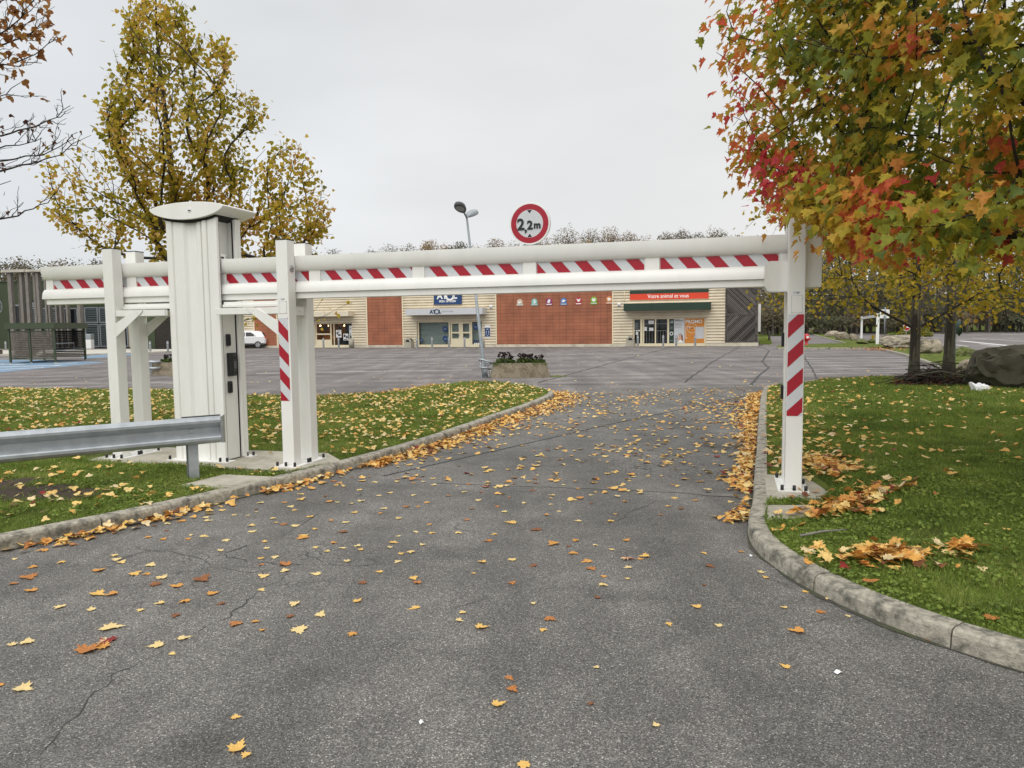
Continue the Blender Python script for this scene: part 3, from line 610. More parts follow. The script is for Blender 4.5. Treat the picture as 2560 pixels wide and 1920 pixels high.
# lens-shaped cap
CC = (CX0 + CX1) / 2
def lens(n=24, w_=.56, up=.072, dn=.145, zt=3.375):
    top = [(CC + w_ * math.cos(math.pi * i / n), zt + up * math.sin(math.pi * i / n) ** 1.3) for i in range(n + 1)]
    bot = [(CC - w_ * math.cos(math.pi * i / n), zt - dn * (math.sin(math.pi * i / n) ** 1.25)) for i in range(1, n)]
    return top + bot
mb = MB(); mb.prism(lens(), 'y', .025, .70, 0, False); cp = mb.build('cap', M['white'], hb, .004, 1)
lb_ = sorted((a, b) for a, b in lens()[26:] if CX0 - .03 < a < CX1 + .03)
mb = MB(); mb.prism([(a, b - .030) for a, b in lb_] + [(a, b + .03) for a, b in lb_[::-1]], 'y', .080, .545); mb.build('cap_gasket', M['gasket'], cp)
bx = CC + .06
mb = MB(); mb.prism([(bx + .028 * math.cos(2 * math.pi * k / 16), 3.345 + .028 * math.sin(2 * math.pi * k / 16)) for k in range(16)], 'y', .019, .027); mb.build('cap_badge', M['white2'], cp)
mb = MB(); mb.prism([(bx + .02 * math.cos(math.pi * (1 + k / 10)), 3.343 + .016 * math.sin(math.pi * (1 + k / 10))) for k in range(11)], 'y', .016, .020); mb.build('cap_badge', M['darkgrey'], cp)
# intercom on the recessed side of the column, with two photocells
ic = thing('intercom', 'black door-phone box on the recessed side of the barrier column', 'intercom', BW(CR, .27, 1.23), ROT)
mb = MB(); mb.box(0, .05, -.055, .085, 0, .30); mb.build('case', M['black'], ic, .005, 2)
mb = MB(); mb.box(.050, .054, .01, .075, .01, .29); fp = mb.build('face_plate', M['darkgrey'], ic, .001, 1)
mb = MB(); mb.tube([(.053, .042, .235), (.057, .042, .235)], .024, 16); mb.build('speaker_ring', M['black'], ic)
for k in range(4): mb = MB(); mb.box(.054, .056, .022, .064, .10 + k * .024, .108 + k * .024); mb.build('label_slot', M['pole'], ic)
mb = MB(); mb.tube([(.054, .045, .045), (.062, .045, .045)], .014, 12); mb.build('call_button', M['black'], ic)
for zz, lab in ((1.62, 'small black photocell above the intercom on the column'), (1.01, 'small black photocell below the intercom on the column')):
    ph = thing('photocell', lab, 'sensor', BW(CR, .235, zz), ROT)
    mb = MB(); mb.box(0, .04, -.03, .035, .0, .155); mb.build('case', M['black'], ph, .012, 3)
    mb = MB(); mb.box(.039, .043, -.018, .024, .03, .12); mb.build('lens', M['gasket'], ph)

# ---- the sliding beam
bb = thing('barrier_beam', 'long white sliding beam with red striped panels across the road', 'barrier beam', (OB[0], OB[1], 0), ROT)
BX0, BX1, BC = -3.87, 5.93, .28
def half(zw, zf, zo):       # rounded rail: waist height zw, full-width height zf, flat face zo
    pr = []
    for i in range(11): a = math.pi / 2 * i / 10; pr.append((.04 + .075 * math.sin(a) ** .85, zw + (zf - zw) * (1 - math.cos(a))))
    pr.append((.115, zo)); return pr
def rail(name, zw, zf, zo):
    h = half(zw, zf, zo); pts = [(BC - a, z) for a, z in h] + [(BC + a, z) for a, z in h[::-1]]
    mb = MB(); mb.prism(pts, 'x', BX0, BX1, 0, True); o = mb.build(name, M['white'], bb)
    for e in o.data.polygons: pass
    return o
def hard(o, ang=35):
    me = o.data; bm = bmesh.new(); bm.from_mesh(me)
    for e in bm.edges: e.smooth = not (len(e.link_faces) == 2 and e.calc_face_angle(0) > R(ang))
    for f in bm.faces: f.smooth = True
    bm.to_mesh(me); bm.free(); return o
hard(rail('upper_rail', 2.548, 2.71, 2.728)); hard(rail('lower_rail', 2.418, 2.298, 2.285))
mb = MB(); mb.box(BX0 + .04, BX1 - .02, BC - .085, BC + .085, 2.207, 2.2845); mb.build('bottom_rail', M['white'], bb, .004, 1)
sp_x = [-3.89, -2.47, -1.06, .31, 1.70, 3.06, 4.43, 5.80]
for x in sp_x: mb = MB(); mb.box(max(x, BX0 + .01), min(x + .155, BX1 - .01), BC - .052, BC + .052, 2.415, 2.551); mb.build('spacer', M['white'], bb, .003, 1)
for i in range(7):
    a, b = sp_x[i] + .157, sp_x[i + 1] - .002
    mb = MB(); mb.box(a, b, BC - .036, BC + .036, 2.414, 2.552); pn = mb.build('panel', M['white'], bb)
    tape_x(a + .006, b - .006, 2.424, 2.542, .285, .143, .105, BC - .0375, [-3.63, -3.63, -.96, .47 - .235, 1.70 - .08, 3.06 + .02, 4.43 + .06][i]).build('striped_tape', [M['tape_w'], M['tape_r']], pn)
# ---- height limit sign standing on the beam
sg = thing('height_limit_sign', 'round red and white 2,2m height limit sign on top of the beam', 'traffic sign', BW(3.155, .20, 2.73), ROT)
SR, SZ = .235, .245
mb = MB(); mb.tube([(0, .035, SZ), (0, -.008, SZ)], SR, 48); mb.build('sign_rim', M['white2'], sg, .003, 1)
mb = MB(); mb.disc((0, -.0095, SZ), (0, -1, 0), SR * .925, 48, 0, SR * .66); mb.build('red_ring', M['tape_r'], sg)
mb = MB(); mb.disc((0, -.0092, SZ), (0, -1, 0), SR * .665, 48); mb.build('sign_face', M['tape_w'], sg)
mb = MB()
for s, sz, x, z in (('2', .175, -.102, -.012), (',', .13, -.045, -.045), ('2', .132, .004, -.022), ('m', .105, .088, -.022)):
    v, f = text_mesh(s, sz, x * 1.0, SZ + z, -.0112, bold=.0045); mb.mesh(v, f)
mb.build('lettering', M['black'], sg)
for s in (1, -1): mb = MB(); mb.poly([(-.027, -.0105, SZ + s * .150), (.027, -.0105, SZ + s * .150), (0, -.0105, SZ + s * .112)]); mb.build('arrow_mark', M['black'], sg)
mb = MB(); mb.box(-.09, .09, .0, .10, -.004, .012); mb.box(-.02, .02, .03, .06, .01, .08); mb.build('bracket', M['galv'], sg, .003, 1)
for x in (-.07, .07): mb = MB(); mb.cyl((x, .02, .012), (x, .02, .022), .009, 8); mb.build('bolt', M['darkgrey'], sg)
# ---- receiving post on the right
rp_ = thing('barrier_receiver', 'white post with red slanted stripes catching the beam beside the maple', 'barrier post', (OB[0], OB[1], 0), ROT)
XP = 5.875
for y in (0.0, .40):
    po = post_mb(XP, y).build('post', M['white'], rp_, .006, 2); mb = MB(); mb.box(XP - .003, XP + .163, y - .003, y + .163, PH, PH + .008); mb.build('post_cap', M['gasket'], po)
mb = MB(); mb.box(XP - .07, XP + .225, -.085, .64, PADZ, PADZ + .012); mb.build('base_plate', M['white'], rp_)
boltset([(XP - .03, -.055), (XP + .085, -.055), (XP + .195, -.055), (XP - .045, .58), (XP + .20, .30), (XP + .20, .58)], rp_)
tape_z(XP + .004, XP + .152, .892, 1.915, .295, .150, .145, -.002, 1.675).build('striped_tape', [M['tape_w'], M['tape_r']], rp_)
coverplate(XP + .005, rp_, 1.93, 2.10)
mb = MB(); mb.box(XP + .16, XP + .32, .10, .47, 2.185, 2.835); mb.build('stop_box', M['white'], rp_, .004, 1)
mb = MB(); mb.box(XP + .14, XP + .16, .16, .40, 2.185, 2.835); mb.build('stop_plate', M['white'], rp_)
def paddle(y, flare):
    mb = MB(); n = 8; z0, z1 = 2.15, 2.46; pr = []
    for i in range(n + 1): t_ = i / n; pr.append((XP + .0 - .225 * t_, y + flare * .09 * max(0, t_ - .15) ** 1.4))
    col = []
    for i, (x, yy) in enumerate(pr):
        t_ = i / n; inset = 0 if t_ < .7 else .065 * (1 - math.sqrt(max(0, 1 - ((t_ - .7) / .3) ** 2)))
        col.append([(x, yy, z0 + inset), (x, yy, z1 - inset), (x, yy + .008, z1 - inset), (x, yy + .008, z0 + inset)])
    v = [p for c in col for p in c]; f = [(i * 4 + k, i * 4 + (k + 1) % 4, (i + 1) * 4 + (k + 1) % 4, (i + 1) * 4 + k) for i in range(n) for k in range(4)] + [(0, 1, 2, 3), (n * 4, n * 4 + 1, n * 4 + 2, n * 4 + 3)]
    mb.mesh(v, f, 0, False); return mb.build('guide_plate', M['white'], rp_)
paddle(.145, -1); paddle(.408, 1)
for zz in (1.02, 1.58): mb = MB(); mb.box(XP - .028, XP - .002, .43, .49, zz, zz + .15); mb.build('photocell', M['black'], rp_, .006, 2)

# ---- galvanised guard rail in front of the column
ga, gb = AT(551, 1039, 8.68), AT(0, 1080, 7.44); gd = np.array([gb[0] - ga[0], gb[1] - ga[1]]); gl = np.linalg.norm(gd); gd /= gl
gr = thing('guard_rail', 'galvanised W-profile crash barrier ending in front of the white column', 'guard rail', (ga[0], ga[1], 0), math.atan2(gd[1], gd[0]))
GT = .82       # local x runs along the rail away from its end; local -y... road side is +y after rotation
wp = [(.040, -.004), (.010, .010), (-.010, .040), (-.010, .066), (.000, .078), (.060, .120), (.070, .132), (.070, .178), (.060, .190), (.0, .228), (-.010, .242), (-.010, .270), (.012, .300), (.040, .312)]
def wbeam(x0, x1, off=0.0):
    mb = MB(); a = [(x0, .068 - d + off, GT - z) for d, z in wp]; b = [(x1, .068 - d + off, GT - z) for d, z in wp]; n = len(wp)
    a2 = [(x0, p[1] - .004, p[2]) for p in a]; b2 = [(x1, p[1] - .004, p[2]) for p in b]
    v = a + b + a2 + b2; f = [(i, i + 1, n + i + 1, n + i) for i in range(n - 1)] + [(2 * n + i, 3 * n + i, 3 * n + i + 1, 2 * n + i + 1) for i in range(n - 1)]
    f += [(i, 2 * n + i, 2 * n + i + 1, i + 1) for i in range(n - 1)] + [(n + i, n + i + 1, 3 * n + i + 1, 3 * n + i) for i in range(n - 1)]
    mb.mesh(v, f, 0, False); return mb
hard(wbeam(.30, 6.0).build('w_beam', M['galv'], gr), 18)
hard(wbeam(.02, .52, .005).build('end_sleeve', M['galv'], gr), 18)
mb = MB()
for i in range(6):      # rounded terminal, curling back from the road
    t0, t1 = i / 6, (i + 1) / 6
    def q(t_): return (.02 - .075 * t_, .068 - .10 * t_ ** 1.6)
    (xa, ya), (xb, yb) = q(t0), q(t1); e0, e1 = .016 * t0, .016 * t1
    mb.mesh([(xa, ya, GT - .004 + e0), (xb, yb, GT - .004 + e1), (xb, yb, GT - .31 - e1), (xa, ya, GT - .31 - e0), (xa, ya - .006, GT - .004 + e0), (xb, yb - .006, GT - .004 + e1), (xb, yb - .006, GT - .31 - e1), (xa, ya - .006, GT - .31 - e0)], [(0, 1, 2, 3), (7, 6, 5, 4), (0, 4, 5, 1), (3, 2, 6, 7)])
mb.build('end_shoe', M['galv'], gr)
mb = MB()
mb.mesh([(.02, .0, GT - .12), (.02, .0, GT - .2), (.02, .068, GT - .31), (.02, .068, GT)], [(0, 1, 2, 3)]); mb.build('end_web', M['galv'], gr)
mb = MB(); mb.prism([(.26, -.13), (.37, -.13), (.37, -.12), (.27, -.12), (.27, -.02), (.37, -.02), (.37, -.01), (.26, -.01)], 'z', .02, .66); mb.build('post', M['galv'], gr)
mb = MB(); mb.box(.0, .42, -.05, .0, GT + .0, GT + .012); mb.box(.24, .40, -.13, -.0, GT - .28, GT - .04); mb.build('spacer_bracket', M['darkgrey'], gr)
for x, z in ((.10, GT - .045), (.42, GT - .045), (.12, GT - .275), (.42, GT - .275)): mb = MB(); mb.lathe([(.0, .014), (.010, .012), (.016, .0)], 10); 
for x, z in ((.14, -.04), (.40, -.04), (.14, -.268), (.40, -.268)):
    mb = MB(); mb.tube([(x, .066, GT + z), (x, .080, GT + z)], [.017, .012], 10); mb.build('bolt', M['galv'], gr)
mb = MB(); mb.box(.30, .36, .006, .012, GT - .175, GT - .135); mb.tube([(.33, .006, GT - .155), (.33, .022, GT - .155)], .013, 6); mb.build('bolt', M['galv'], gr)
mb = MB(); mb.prism([(4.26, -.13), (4.37, -.13), (4.37, -.12), (4.27, -.12), (4.27, -.02), (4.37, -.02), (4.37, -.01), (4.26, -.01)], 'z', .02, .66); mb.build('post', M['galv'], gr)

# ================================================================== SHOP BUILDING (local frame: x along the front, y into the building)
OF = G(1400, 867); OF = np.array([OF[0], OF[1], 0.0])
def F(px, py, y=0.0):
    q = onplane(px, py, OF + NV * y, NV) - OF; return float(q @ TV), float(q[2])
def FW(x, y, z=0.0): q = OF + TV * x + NV * y; return (float(q[0]), float(q[1]), z)
sh = thing('shop_building', 'long low shop building of cream ribbed cladding and terracotta tile panels', 'building', (OF[0], OF[1], 0), ROT)
TOP, PL = 5.5, .24
def siding(x0, x1, z0, z1, y=0.0):
    if z1 - z0 < .02: return
    mb = MB(); lap = .25; z = PL + math.floor((z0 - PL) / lap) * lap
    while z < z1 - 1e-4:
        pr = [(0, -.004), (.02, -.105), (.05, -.125), (.17, -.115), (.185, -.004), (.25, -.004)]
        for (za, ya), (zb2, yb) in zip(pr[:-1], pr[1:]):
            a, b = max(z + za, z0), min(z + zb2, z1)
            if b - a < 1e-4: continue
            fa, fb = (a - z - za) / (zb2 - za), (b - z - za) / (zb2 - za); p, q = ya + (yb - ya) * fa, ya + (yb - ya) * fb
            mb.poly([(x0, y + p, a), (x1, y + p, a), (x1, y + q, b), (x0, y + q, b)])
        z += lap
    mb.build('cladding', M['siding'], sh)
def tiles(x0, x1): 
    mb = MB(); mb.box(x0, x1, -.06, -.003, PL, TOP - .12); mb.build('tile_panel', M['terracotta'], sh)
    for x in (x0, x1): mb = MB(); mb.box(x - .05, x + .05, -.135, -.001, PL + .002, TOP - .1); mb.build('edge_trim', M['cream'], sh)
xe = 14.33; XL = -46.0
# openings
D1 = (-26.2, -20.85); A1 = (-13.95, -7.35); Pq = (6.55, 12.80)
OT = 2.46
def wallbox(x0, x1, z0, z1): mb = MB(); mb.box(x0, x1, .0, .30, z0, z1); mb.build('wall', M['dark_cream'], sh)
wallbox(XL, D1[0], 0, TOP - .1); wallbox(D1[1], A1[0], 0, TOP - .1); wallbox(A1[1], Pq[0], 0, TOP - .1); wallbox(Pq[1], 17.0, 0, TOP - .1)
for o in (D1, A1, Pq): wallbox(o[0], o[1], OT, TOP - .1)
mb = MB(); mb.box(XL, 17.0, .30, 22, 2.9, TOP - .1); mb.build('roof_block', M['dark_cream'], sh)
mb = MB(); mb.box(16.75, 17.0, .30, 22, 0, 2.9); mb.build('side_wall', M['slat'], sh)
mb = MB(); mb.box(XL - .02, 17.04, -.14, 22.05, TOP - .1, TOP); mb.build('roof_edge', M['cream'], sh)
for a, b in ((XL, D1[0]), (D1[1], A1[0]), (A1[1], Pq[0]), (Pq[1], 17.0)):
    mb = MB(); mb.box(a, b, -.13, -.001, 0, PL - .003); mb.build('plinth', M['plinth'], sh)
# cladding bays and tile bays along the front
siding(XL, -37.3, PL, TOP - .1); tiles(-44, -40) if False else None
tiles(-32.0, -29.3); siding(-37.3, -32.05, PL, TOP - .1)
siding(-29.25, D1[0], PL, TOP - .1); siding(D1[1], -19.25, PL, TOP - .1); siding(*D1, OT, TOP - .1)
tiles(-19.2, -15.4); siding(-15.35, A1[0], PL, TOP - .1); siding(A1[1], -6.06, PL, TOP - .1); siding(*A1, OT, TOP - .1)
tiles(-6.0, 4.8); siding(4.85, Pq[0], PL, TOP - .1); siding(Pq[1], xe, PL, TOP - .1); siding(*Pq, OT, TOP - .1)
def framebars(x0, x1, verts, name='window_frame', z0=.06, z1=OT, y=.10, heads=True, mt='cream'):
    mb = MB(); mb.box(x0, x1, y, y + .09, z0 - .05, z0 + .20); mb.box(x0, x1, y, y + .09, z1 - .09, z1)
    for x, wv in verts: mb.box(x - wv / 2, x + wv / 2, y - .004, y + .086, z0 + .203, z1 - .093)
    return mb.build(name, M[mt], sh)
def room(x0, x1, depth, mt):
    mb = MB(); e = .002
    mb.poly([(x0, depth, 0), (x1, depth, 0), (x1, depth, 2.9), (x0, depth, 2.9)]); mb.poly([(x0, .3, 0), (x0, depth, 0), (x0, depth, 2.9), (x0, .3, 2.9)]); mb.poly([(x1, .3, 0), (x1, depth, 0), (x1, depth, 2.9), (x1, .3, 2.9)])
    mb.poly([(x0, .3, .02), (x1, .3, .02), (x1, depth, .02), (x0, depth, .02)]); mb.poly([(x0, .3, 2.88), (x1, .3, 2.88), (x1, depth, 2.88), (x0, depth, 2.88)]); return mb.build('interior', M[mt], sh)
def pane(x0, x1, z0, z1, y=.15, mt='glass', nm='window_pane'): mb = MB(); mb.box(x0, x1, y, y + .02, z0, z1); return mb.build(nm, M[mt], sh)

# --- unit 1: wine/cook shop with warm light inside
room(*D1, 4.0, 'warmwall')
framebars(*D1, [(D1[0] + .06, .12), (-25.1, .10), (-24.95, .09), (-23.30, .14), (-22.95, .10), (D1[1] - .06, .12)])
mb = MB(); mb.box(-24.9, -23.37, .105, .165, 1.28, 1.42); mb.box(-24.9, -23.37, .108, .160, .262, .80); mb.build('door_panel', M['cream'], sh)
pane(D1[0] + .12, -25.15, .262, OT - .10); pane(-24.9, -23.37, .80, OT - .10); pane(-22.9, D1[1] - .13, .262, OT - .10)
lampm = glow('shop_lamp', (1, .72, .35, 1), 9)
for k, (x, y, z) in enumerate(((-24.6, 1.8, 2.2), (-24.0, 2.6, 2.25), (-22.6, 1.5, 2.2), (-22.0, 2.4, 2.3), (-21.6, 1.6, 2.15), (-25.6, 2.0, 2.2), (-22.3, 3.2, 1.9))):
    mb = MB(); mb.lathe([(0, -.09), (.07, -.06), (.09, 0), (.06, .06), (0, .09)], 10, (x, y, z)); mb.build('interior_lamp', lampm, sh)
for x0, x1, z0, z1, y, mt in ((-22.1, -21.5, .35, 2.4, .9, 'darkgrey'), (-21.6, -20.95, .30, 2.42, .5, 'darkgrey'), (-22.8, -21.9, .3, 1.0, .6, 'black'), (-24.8, -23.4, .8, 1.2, 1.2, 'orange')):
    mb = MB(); mb.box(x0, x1, y, y + .3, z0, z1); mb.build('display_stand', M[mt], sh)
for x, zz, r_ in ((-22.75, 2.2, .13), (-22.4, 1.98, .18), (-22.1, 2.24, .12), (-24.0, 1.98, .2), (-24.5, 1.9, .12), (-23.8, 2.2, .08)): mb = MB(); mb.tube([(x, .35, zz), (x, .37, zz)], r_, 14); mb.build('hanging_disc', M['interior'], sh)
def poster(name, label, x0, x1, z0, z1, y, mt, parts=()):
    o = thing(name, label, 'poster', FW((x0 + x1) / 2, y, z0), ROT); xm = (x0 + x1) / 2
    mb = MB(); mb.box(x0 - xm, x1 - xm, 0, .015, 0, z1 - z0); mb.build('sheet', M[mt], o)
    for nm, m2, fn in parts: b = MB(); fn(b, x1 - x0, z1 - z0); b.build(nm, M[m2], o)
    return o
def bars_(rects): return lambda b, w_, h_: [b.box((a - .5) * w_, (c - .5) * w_, -.004, .0005, d * h_, e * h_) for a, c, d, e in rects]
poster('poster', 'small pale poster with grey print, left of two in the lit shop window', -22.75, -22.15, 1.0, 1.75, .128, 'paper', [('print', 'darkgrey', bars_([(.1, .6, .6, .72), (.1, .4, .42, .58), (.35, .85, .2, .45), (.2, .8, .82, .86)]))])
poster('poster', 'small pale poster with black shapes, right of two in the lit shop window', -21.95, -21.40, .72, 1.38, .128, 'paper', [('print', 'black', bars_([(.1, .45, .45, .85), (.55, .9, .3, .7), (.15, .8, .08, .2)]))])
poster('banner', 'tall narrow banner showing a green bottle in the lit shop window', -21.28, -20.99, .62, 2.15, .128, 'paper', [('bottle_print', 'green', lambda b, w_, h_: b.prism([(-.09, .05 * h_), (.09, .05 * h_), (.09, .32 * h_), (.03, .42 * h_), (.03, .56 * h_), (-.03, .56 * h_), (-.03, .42 * h_), (-.09, .32 * h_)], 'y', -.004, .0005)), ('print', 'darkgrey', bars_([(.2, .8, .82, .86), (.2, .6, .74, .77)]))])
def canopy(x0, x1, z0, z1, dep, mt, soff, ribs=0, sk=0.0):
    o = thing('canopy', '', 'canopy', FW((x0 + x1) / 2, -.01, 0), ROT); xm = (x0 + x1) / 2; a, b = x0 - xm, x1 - xm
    mb = MB(); mb.box(a, b, -dep, -dep + .06, z0, z1); mb.build('front_fascia', M[mt], o, .006, 1)
    for x in (a, b): mb = MB(); mb.prism([(-dep + .062, z0 + .002), (-dep + .062, z1 - .002), (-.0, z1 - .002), (-.0, z0 + sk)], 'x', x - .03 if x > 0 else x, x if x > 0 else x + .03); mb.build('side_fascia', M['siding' if mt == 'siding' else mt], o)
    mb = MB(); mb.box(a + .03, b - .03, -dep + .06, 0, z1 - .06, z1 - .01); mb.build('roof_sheet', M['dark_cream'], o)
    mb = MB()
    if ribs:
        n = ribs; st = (b - a - .1) / n
        for i in range(n): xx = a + .05 + i * st; mb.prism([(xx, z0 + .10), (xx + st * .25, z0 + .02), (xx + st * .5, z0 + .02), (xx + st * .75, z0 + .10)], 'y', -dep + .065, -.002)
        mb.box(a + .03, b - .03, -dep + .065, -.002, z0 + .102, z0 + .12)
    else: mb.box(a + .03, b - .03, -dep + .065, -.002, z0 + .03, z0 + .05)
    mb.build('soffit', M[soff], o); return o
def fx(px, py, y): return F(px, py, y)[0]
def fz(px, py, y): return F(px, py, y)[1]
dp = 1.3
c1 = canopy(-27.0, fx(870, 785, -dp), fz(870, 790, -dp), fz(870, 777, -dp), dp, 'siding', 'dark_cream'); tag(c1, 'cream clad canopy above the warmly lit shop window')
for k in range(2): mb = MB(); zz = fz(870, 790, -dp) + .18 + k * .16; mb.box(-27 - (c1.location.x * 0) + 27 - 3.4, 3.0, -dp - .012, -dp + .0005, zz, zz + .02); mb.build('groove', M['dark_cream'], c1)
c2 = canopy(fx(1014, 780, -dp), fx(1206, 780, -dp), fz(1100, 787, -dp), fz(1100, 771, -dp), dp, 'greysign', 'darkgrey'); tag(c2, 'pale grey canopy fascia lettered ATOL above the shuttered optician')
zc = (fz(1100, 787, -dp) + fz(1100, 771, -dp)) / 2; cxm = (fx(1014, 780, -dp) + fx(1206, 780, -dp)) / 2
mb = MB(); v, f = text_mesh('AT', .46, fx(1082, 779, -dp) - cxm, zc - .02, -dp - .02, bold=.02); mb.mesh(v, f); v, f = text_mesh('L', .46, fx(1100, 779, -dp) - cxm, zc - .02, -dp - .02, bold=.02); mb.mesh(v, f); mb.disc((fx(1092, 779, -dp) - cxm, -dp - .024, zc + .0), (0, -1, 0), .24, 24, 0, .16); mb.build('letters', M['navytext'], c2)
mb = MB(); v, f = text_mesh('LES OPTICIENS', .17, fx(1119, 779, -dp) - cxm, zc, -dp - .01); mb.mesh(v, f); v, f = text_mesh('Maison Optique', .14, fx(1037, 779, -dp) - cxm, zc - .06, -dp - .01) if False else text_mesh('- - - - - - -', .12, fx(1037, 779, -dp) - cxm, zc - .05, -dp - .01); mb.mesh(v, f); mb.build('small_letters', M['paletext'], c2)
dp2 = 1.25
c3 = canopy(fx(1559, 767, -dp2), fx(1777, 767, -dp2), fz(1660, 776, -dp2), fz(1660, 757, -dp2), dp2, 'green', 'slat', 44); tag(c3, 'dark green canopy with ribbed underside above the pet shop door')
for px in (1629, 1703): mb = MB(); x = fx(px, 767, -dp2) - (fx(1559, 767, -dp2) + fx(1777, 767, -dp2)) / 2; mb.box(x - .012, x + .012, -dp2 - .003, -dp2 + .001, fz(1660, 775.5, -dp2), fz(1660, 757.5, -dp2)); mb.build('joint', M['gasket'], c3)

# --- unit 2: optician, roller shutter behind the glass
room(*A1, .8, 'interior')
mb = MB(); z = .25
while z < 2.46: mb.prism([(.50, z), (.455, z + .035), (.455, z + .085), (.50, z + .118)], 'x', A1[0] + .1, A1[1] - .1); z += .12
mb.build('roller_shutter', M['shutter'], sh)
vx = [fx(p, 830, .1) for p in (1123.5, 1126.5, 1152.2, 1178.5)]
framebars(*A1, [(A1[0] + .06, .14), (vx[0], .13), (vx[2], .15), (vx[3], .14), (A1[1] - .06, .12)])
def door(x0, x1, midz, y=.09):
    d = thing('glass_door', '', 'door', FW((x0 + x1) / 2, y, .02), ROT); a, b = (x0 - x1) / 2, (x1 - x0) / 2; h = OT - .13
    mb = MB(); mb.box(a, a + .13, 0, .06, 0, h); mb.box(b - .13, b, 0, .06, 0, h); mb.box(a + .13, b - .13, .001, .059, h - .13, h); mb.box(a + .13, b - .13, .001, .059, 1.28, 1.42); mb.box(a + .13, b - .13, .004, .056, 0, .80); mb.build('door_frame', M['cream'], d)
    for z0, z1 in ((.80, 1.28), (1.42, h - .13)): mb = MB(); mb.box(a + .13, b - .13, .02, .03, z0, z1); mb.build('pane', M['glass'], d)
    mb = MB(); mb.box(b - .09, b - .05, -.04, -.001, 1.0, 1.25); mb.build('handle', M['steel'], d); return d
tag(door(vx[1] + .02, vx[2] - .08, 0), 'left cream door leaf of the shuttered optician'); tag(door(vx[2] + .08, vx[3] - .08, 0), 'right cream door leaf of the shuttered optician')
pane(A1[0] + .14, vx[0] - .07, .262, OT - .1); pane(vx[3] + .07, A1[1] - .13, .262, OT - .1)
for px, py, r_ in ((1112.5, 822, .27), (1113, 846.5, .27), (1189, 817, .26), (1053.5, 850, .16)):
    x, z = F(px, py, .13); o = thing('window_sticker', {1112.5: 'upper round navy sticker beside the optician door', 1113: 'lower round navy sticker beside the optician door', 1189: 'round navy sticker on the narrow pane right of the optician door', 1053.5: 'small navy sticker at the bottom left of the optician window'}[px], 'sticker', FW(x, .135, z), ROT)
    mb = MB(); mb.disc((0, 0, 0), (0, -1, 0), r_, 24); mb.build('disc', M['navy'], o)
    mb = MB(); mb.box(-r_ * .5, r_ * .4, -.004, -.001, .0, .03); mb.box(-r_ * .35, r_ * .5, -.004, -.001, -.08, -.055); mb.build('print', M['paletext'], o)
poster('poster', 'pale notices at the foot of the optician pane behind the lamp post', fx(1184, 855, .13), fx(1199, 855, .13), fz(1190, 862, .13), fz(1190, 850, .13), .13, 'darkgrey', [('notice', 'paper', bars_([(.08, .3, .1, .4), (.38, .62, .1, .4), (.7, .95, .1, .4)])), ('band', 'navy', bars_([(.05, .6, .6, .9)]))])
# blue optician sign and the navy board by the door
sx0, sx1, sz0, sz1 = fx(1085, 745, -.2), fx(1154, 745, -.2), fz(1110, 761.5, -.2), fz(1110, 720, -.2); scx = (sx0 + sx1) / 2
sgn = thing('shop_sign', 'blue sign lettered ATOL MON OPTICIEN on the cream wall', 'shop sign', FW(scx, -.2, sz0), ROT)
mb = MB(); mb.box(sx0 - scx, sx1 - scx, -.06, .10, 0, sz1 - sz0); mb.build('panel', M['navy'], sgn, .008, 1)
k = (sx1 - sx0) / 70.0
mb = MB(); zA = .53 + .26
for s, x in (('AT', -13.5), ('L', 19)): v, f = text_mesh(s, .80, x * k, zA, -.07, bold=.03); mb.mesh(v, f)
mb.disc((6 * k, -.076, zA), (0, -1, 0), .44, 28, 0, .27); mb.build('big_letters', M['letter'], sgn)
mb = MB(); v, f = text_mesh('MON  OPTICIEN', .265, 0, .30, -.07, bold=.008, sx=.86); mb.mesh(v, f); mb.build('small_letters', M['letter'], sgn)
bx0, bx1, bz0, bz1 = fx(1212, 830, -.08), fx(1226, 830, -.08), fz(1219, 843.5, -.08), fz(1219, 813, -.08); bcx = (bx0 + bx1) / 2
nb = thing('wall_board', 'narrow navy notice board with white icons on the cream wall', 'notice board', FW(bcx, -.08, bz0), ROT)
mb = MB(); mb.box(bx0 - bcx, bx1 - bcx, -.05, .06, 0, bz1 - bz0); mb.build('case', M['white2'], nb, .02, 2)
mb = MB(); mb.box(bx0 - bcx + .02, bx1 - bcx - .02, -.054, -.049, .06, (bz1 - bz0) * .80); mb.build('panel', M['navy'], nb)
for i in range(3):
    for sx_ in (-.115, .115): mb = MB(); mb.disc((sx_, -.056, .30 + i * .13), (0, -1, 0), .035, 10); mb.build('icon', M['letter'], nb)
mb = MB(); mb.disc((0, -.056, .17), (0, -1, 0), .035, 10); mb.box(-.08, .08, -.058, -.054, .78, .81); mb.box(-.12, .12, -.058, -.054, .72, .74); mb.build('icon', M['letter'], nb)

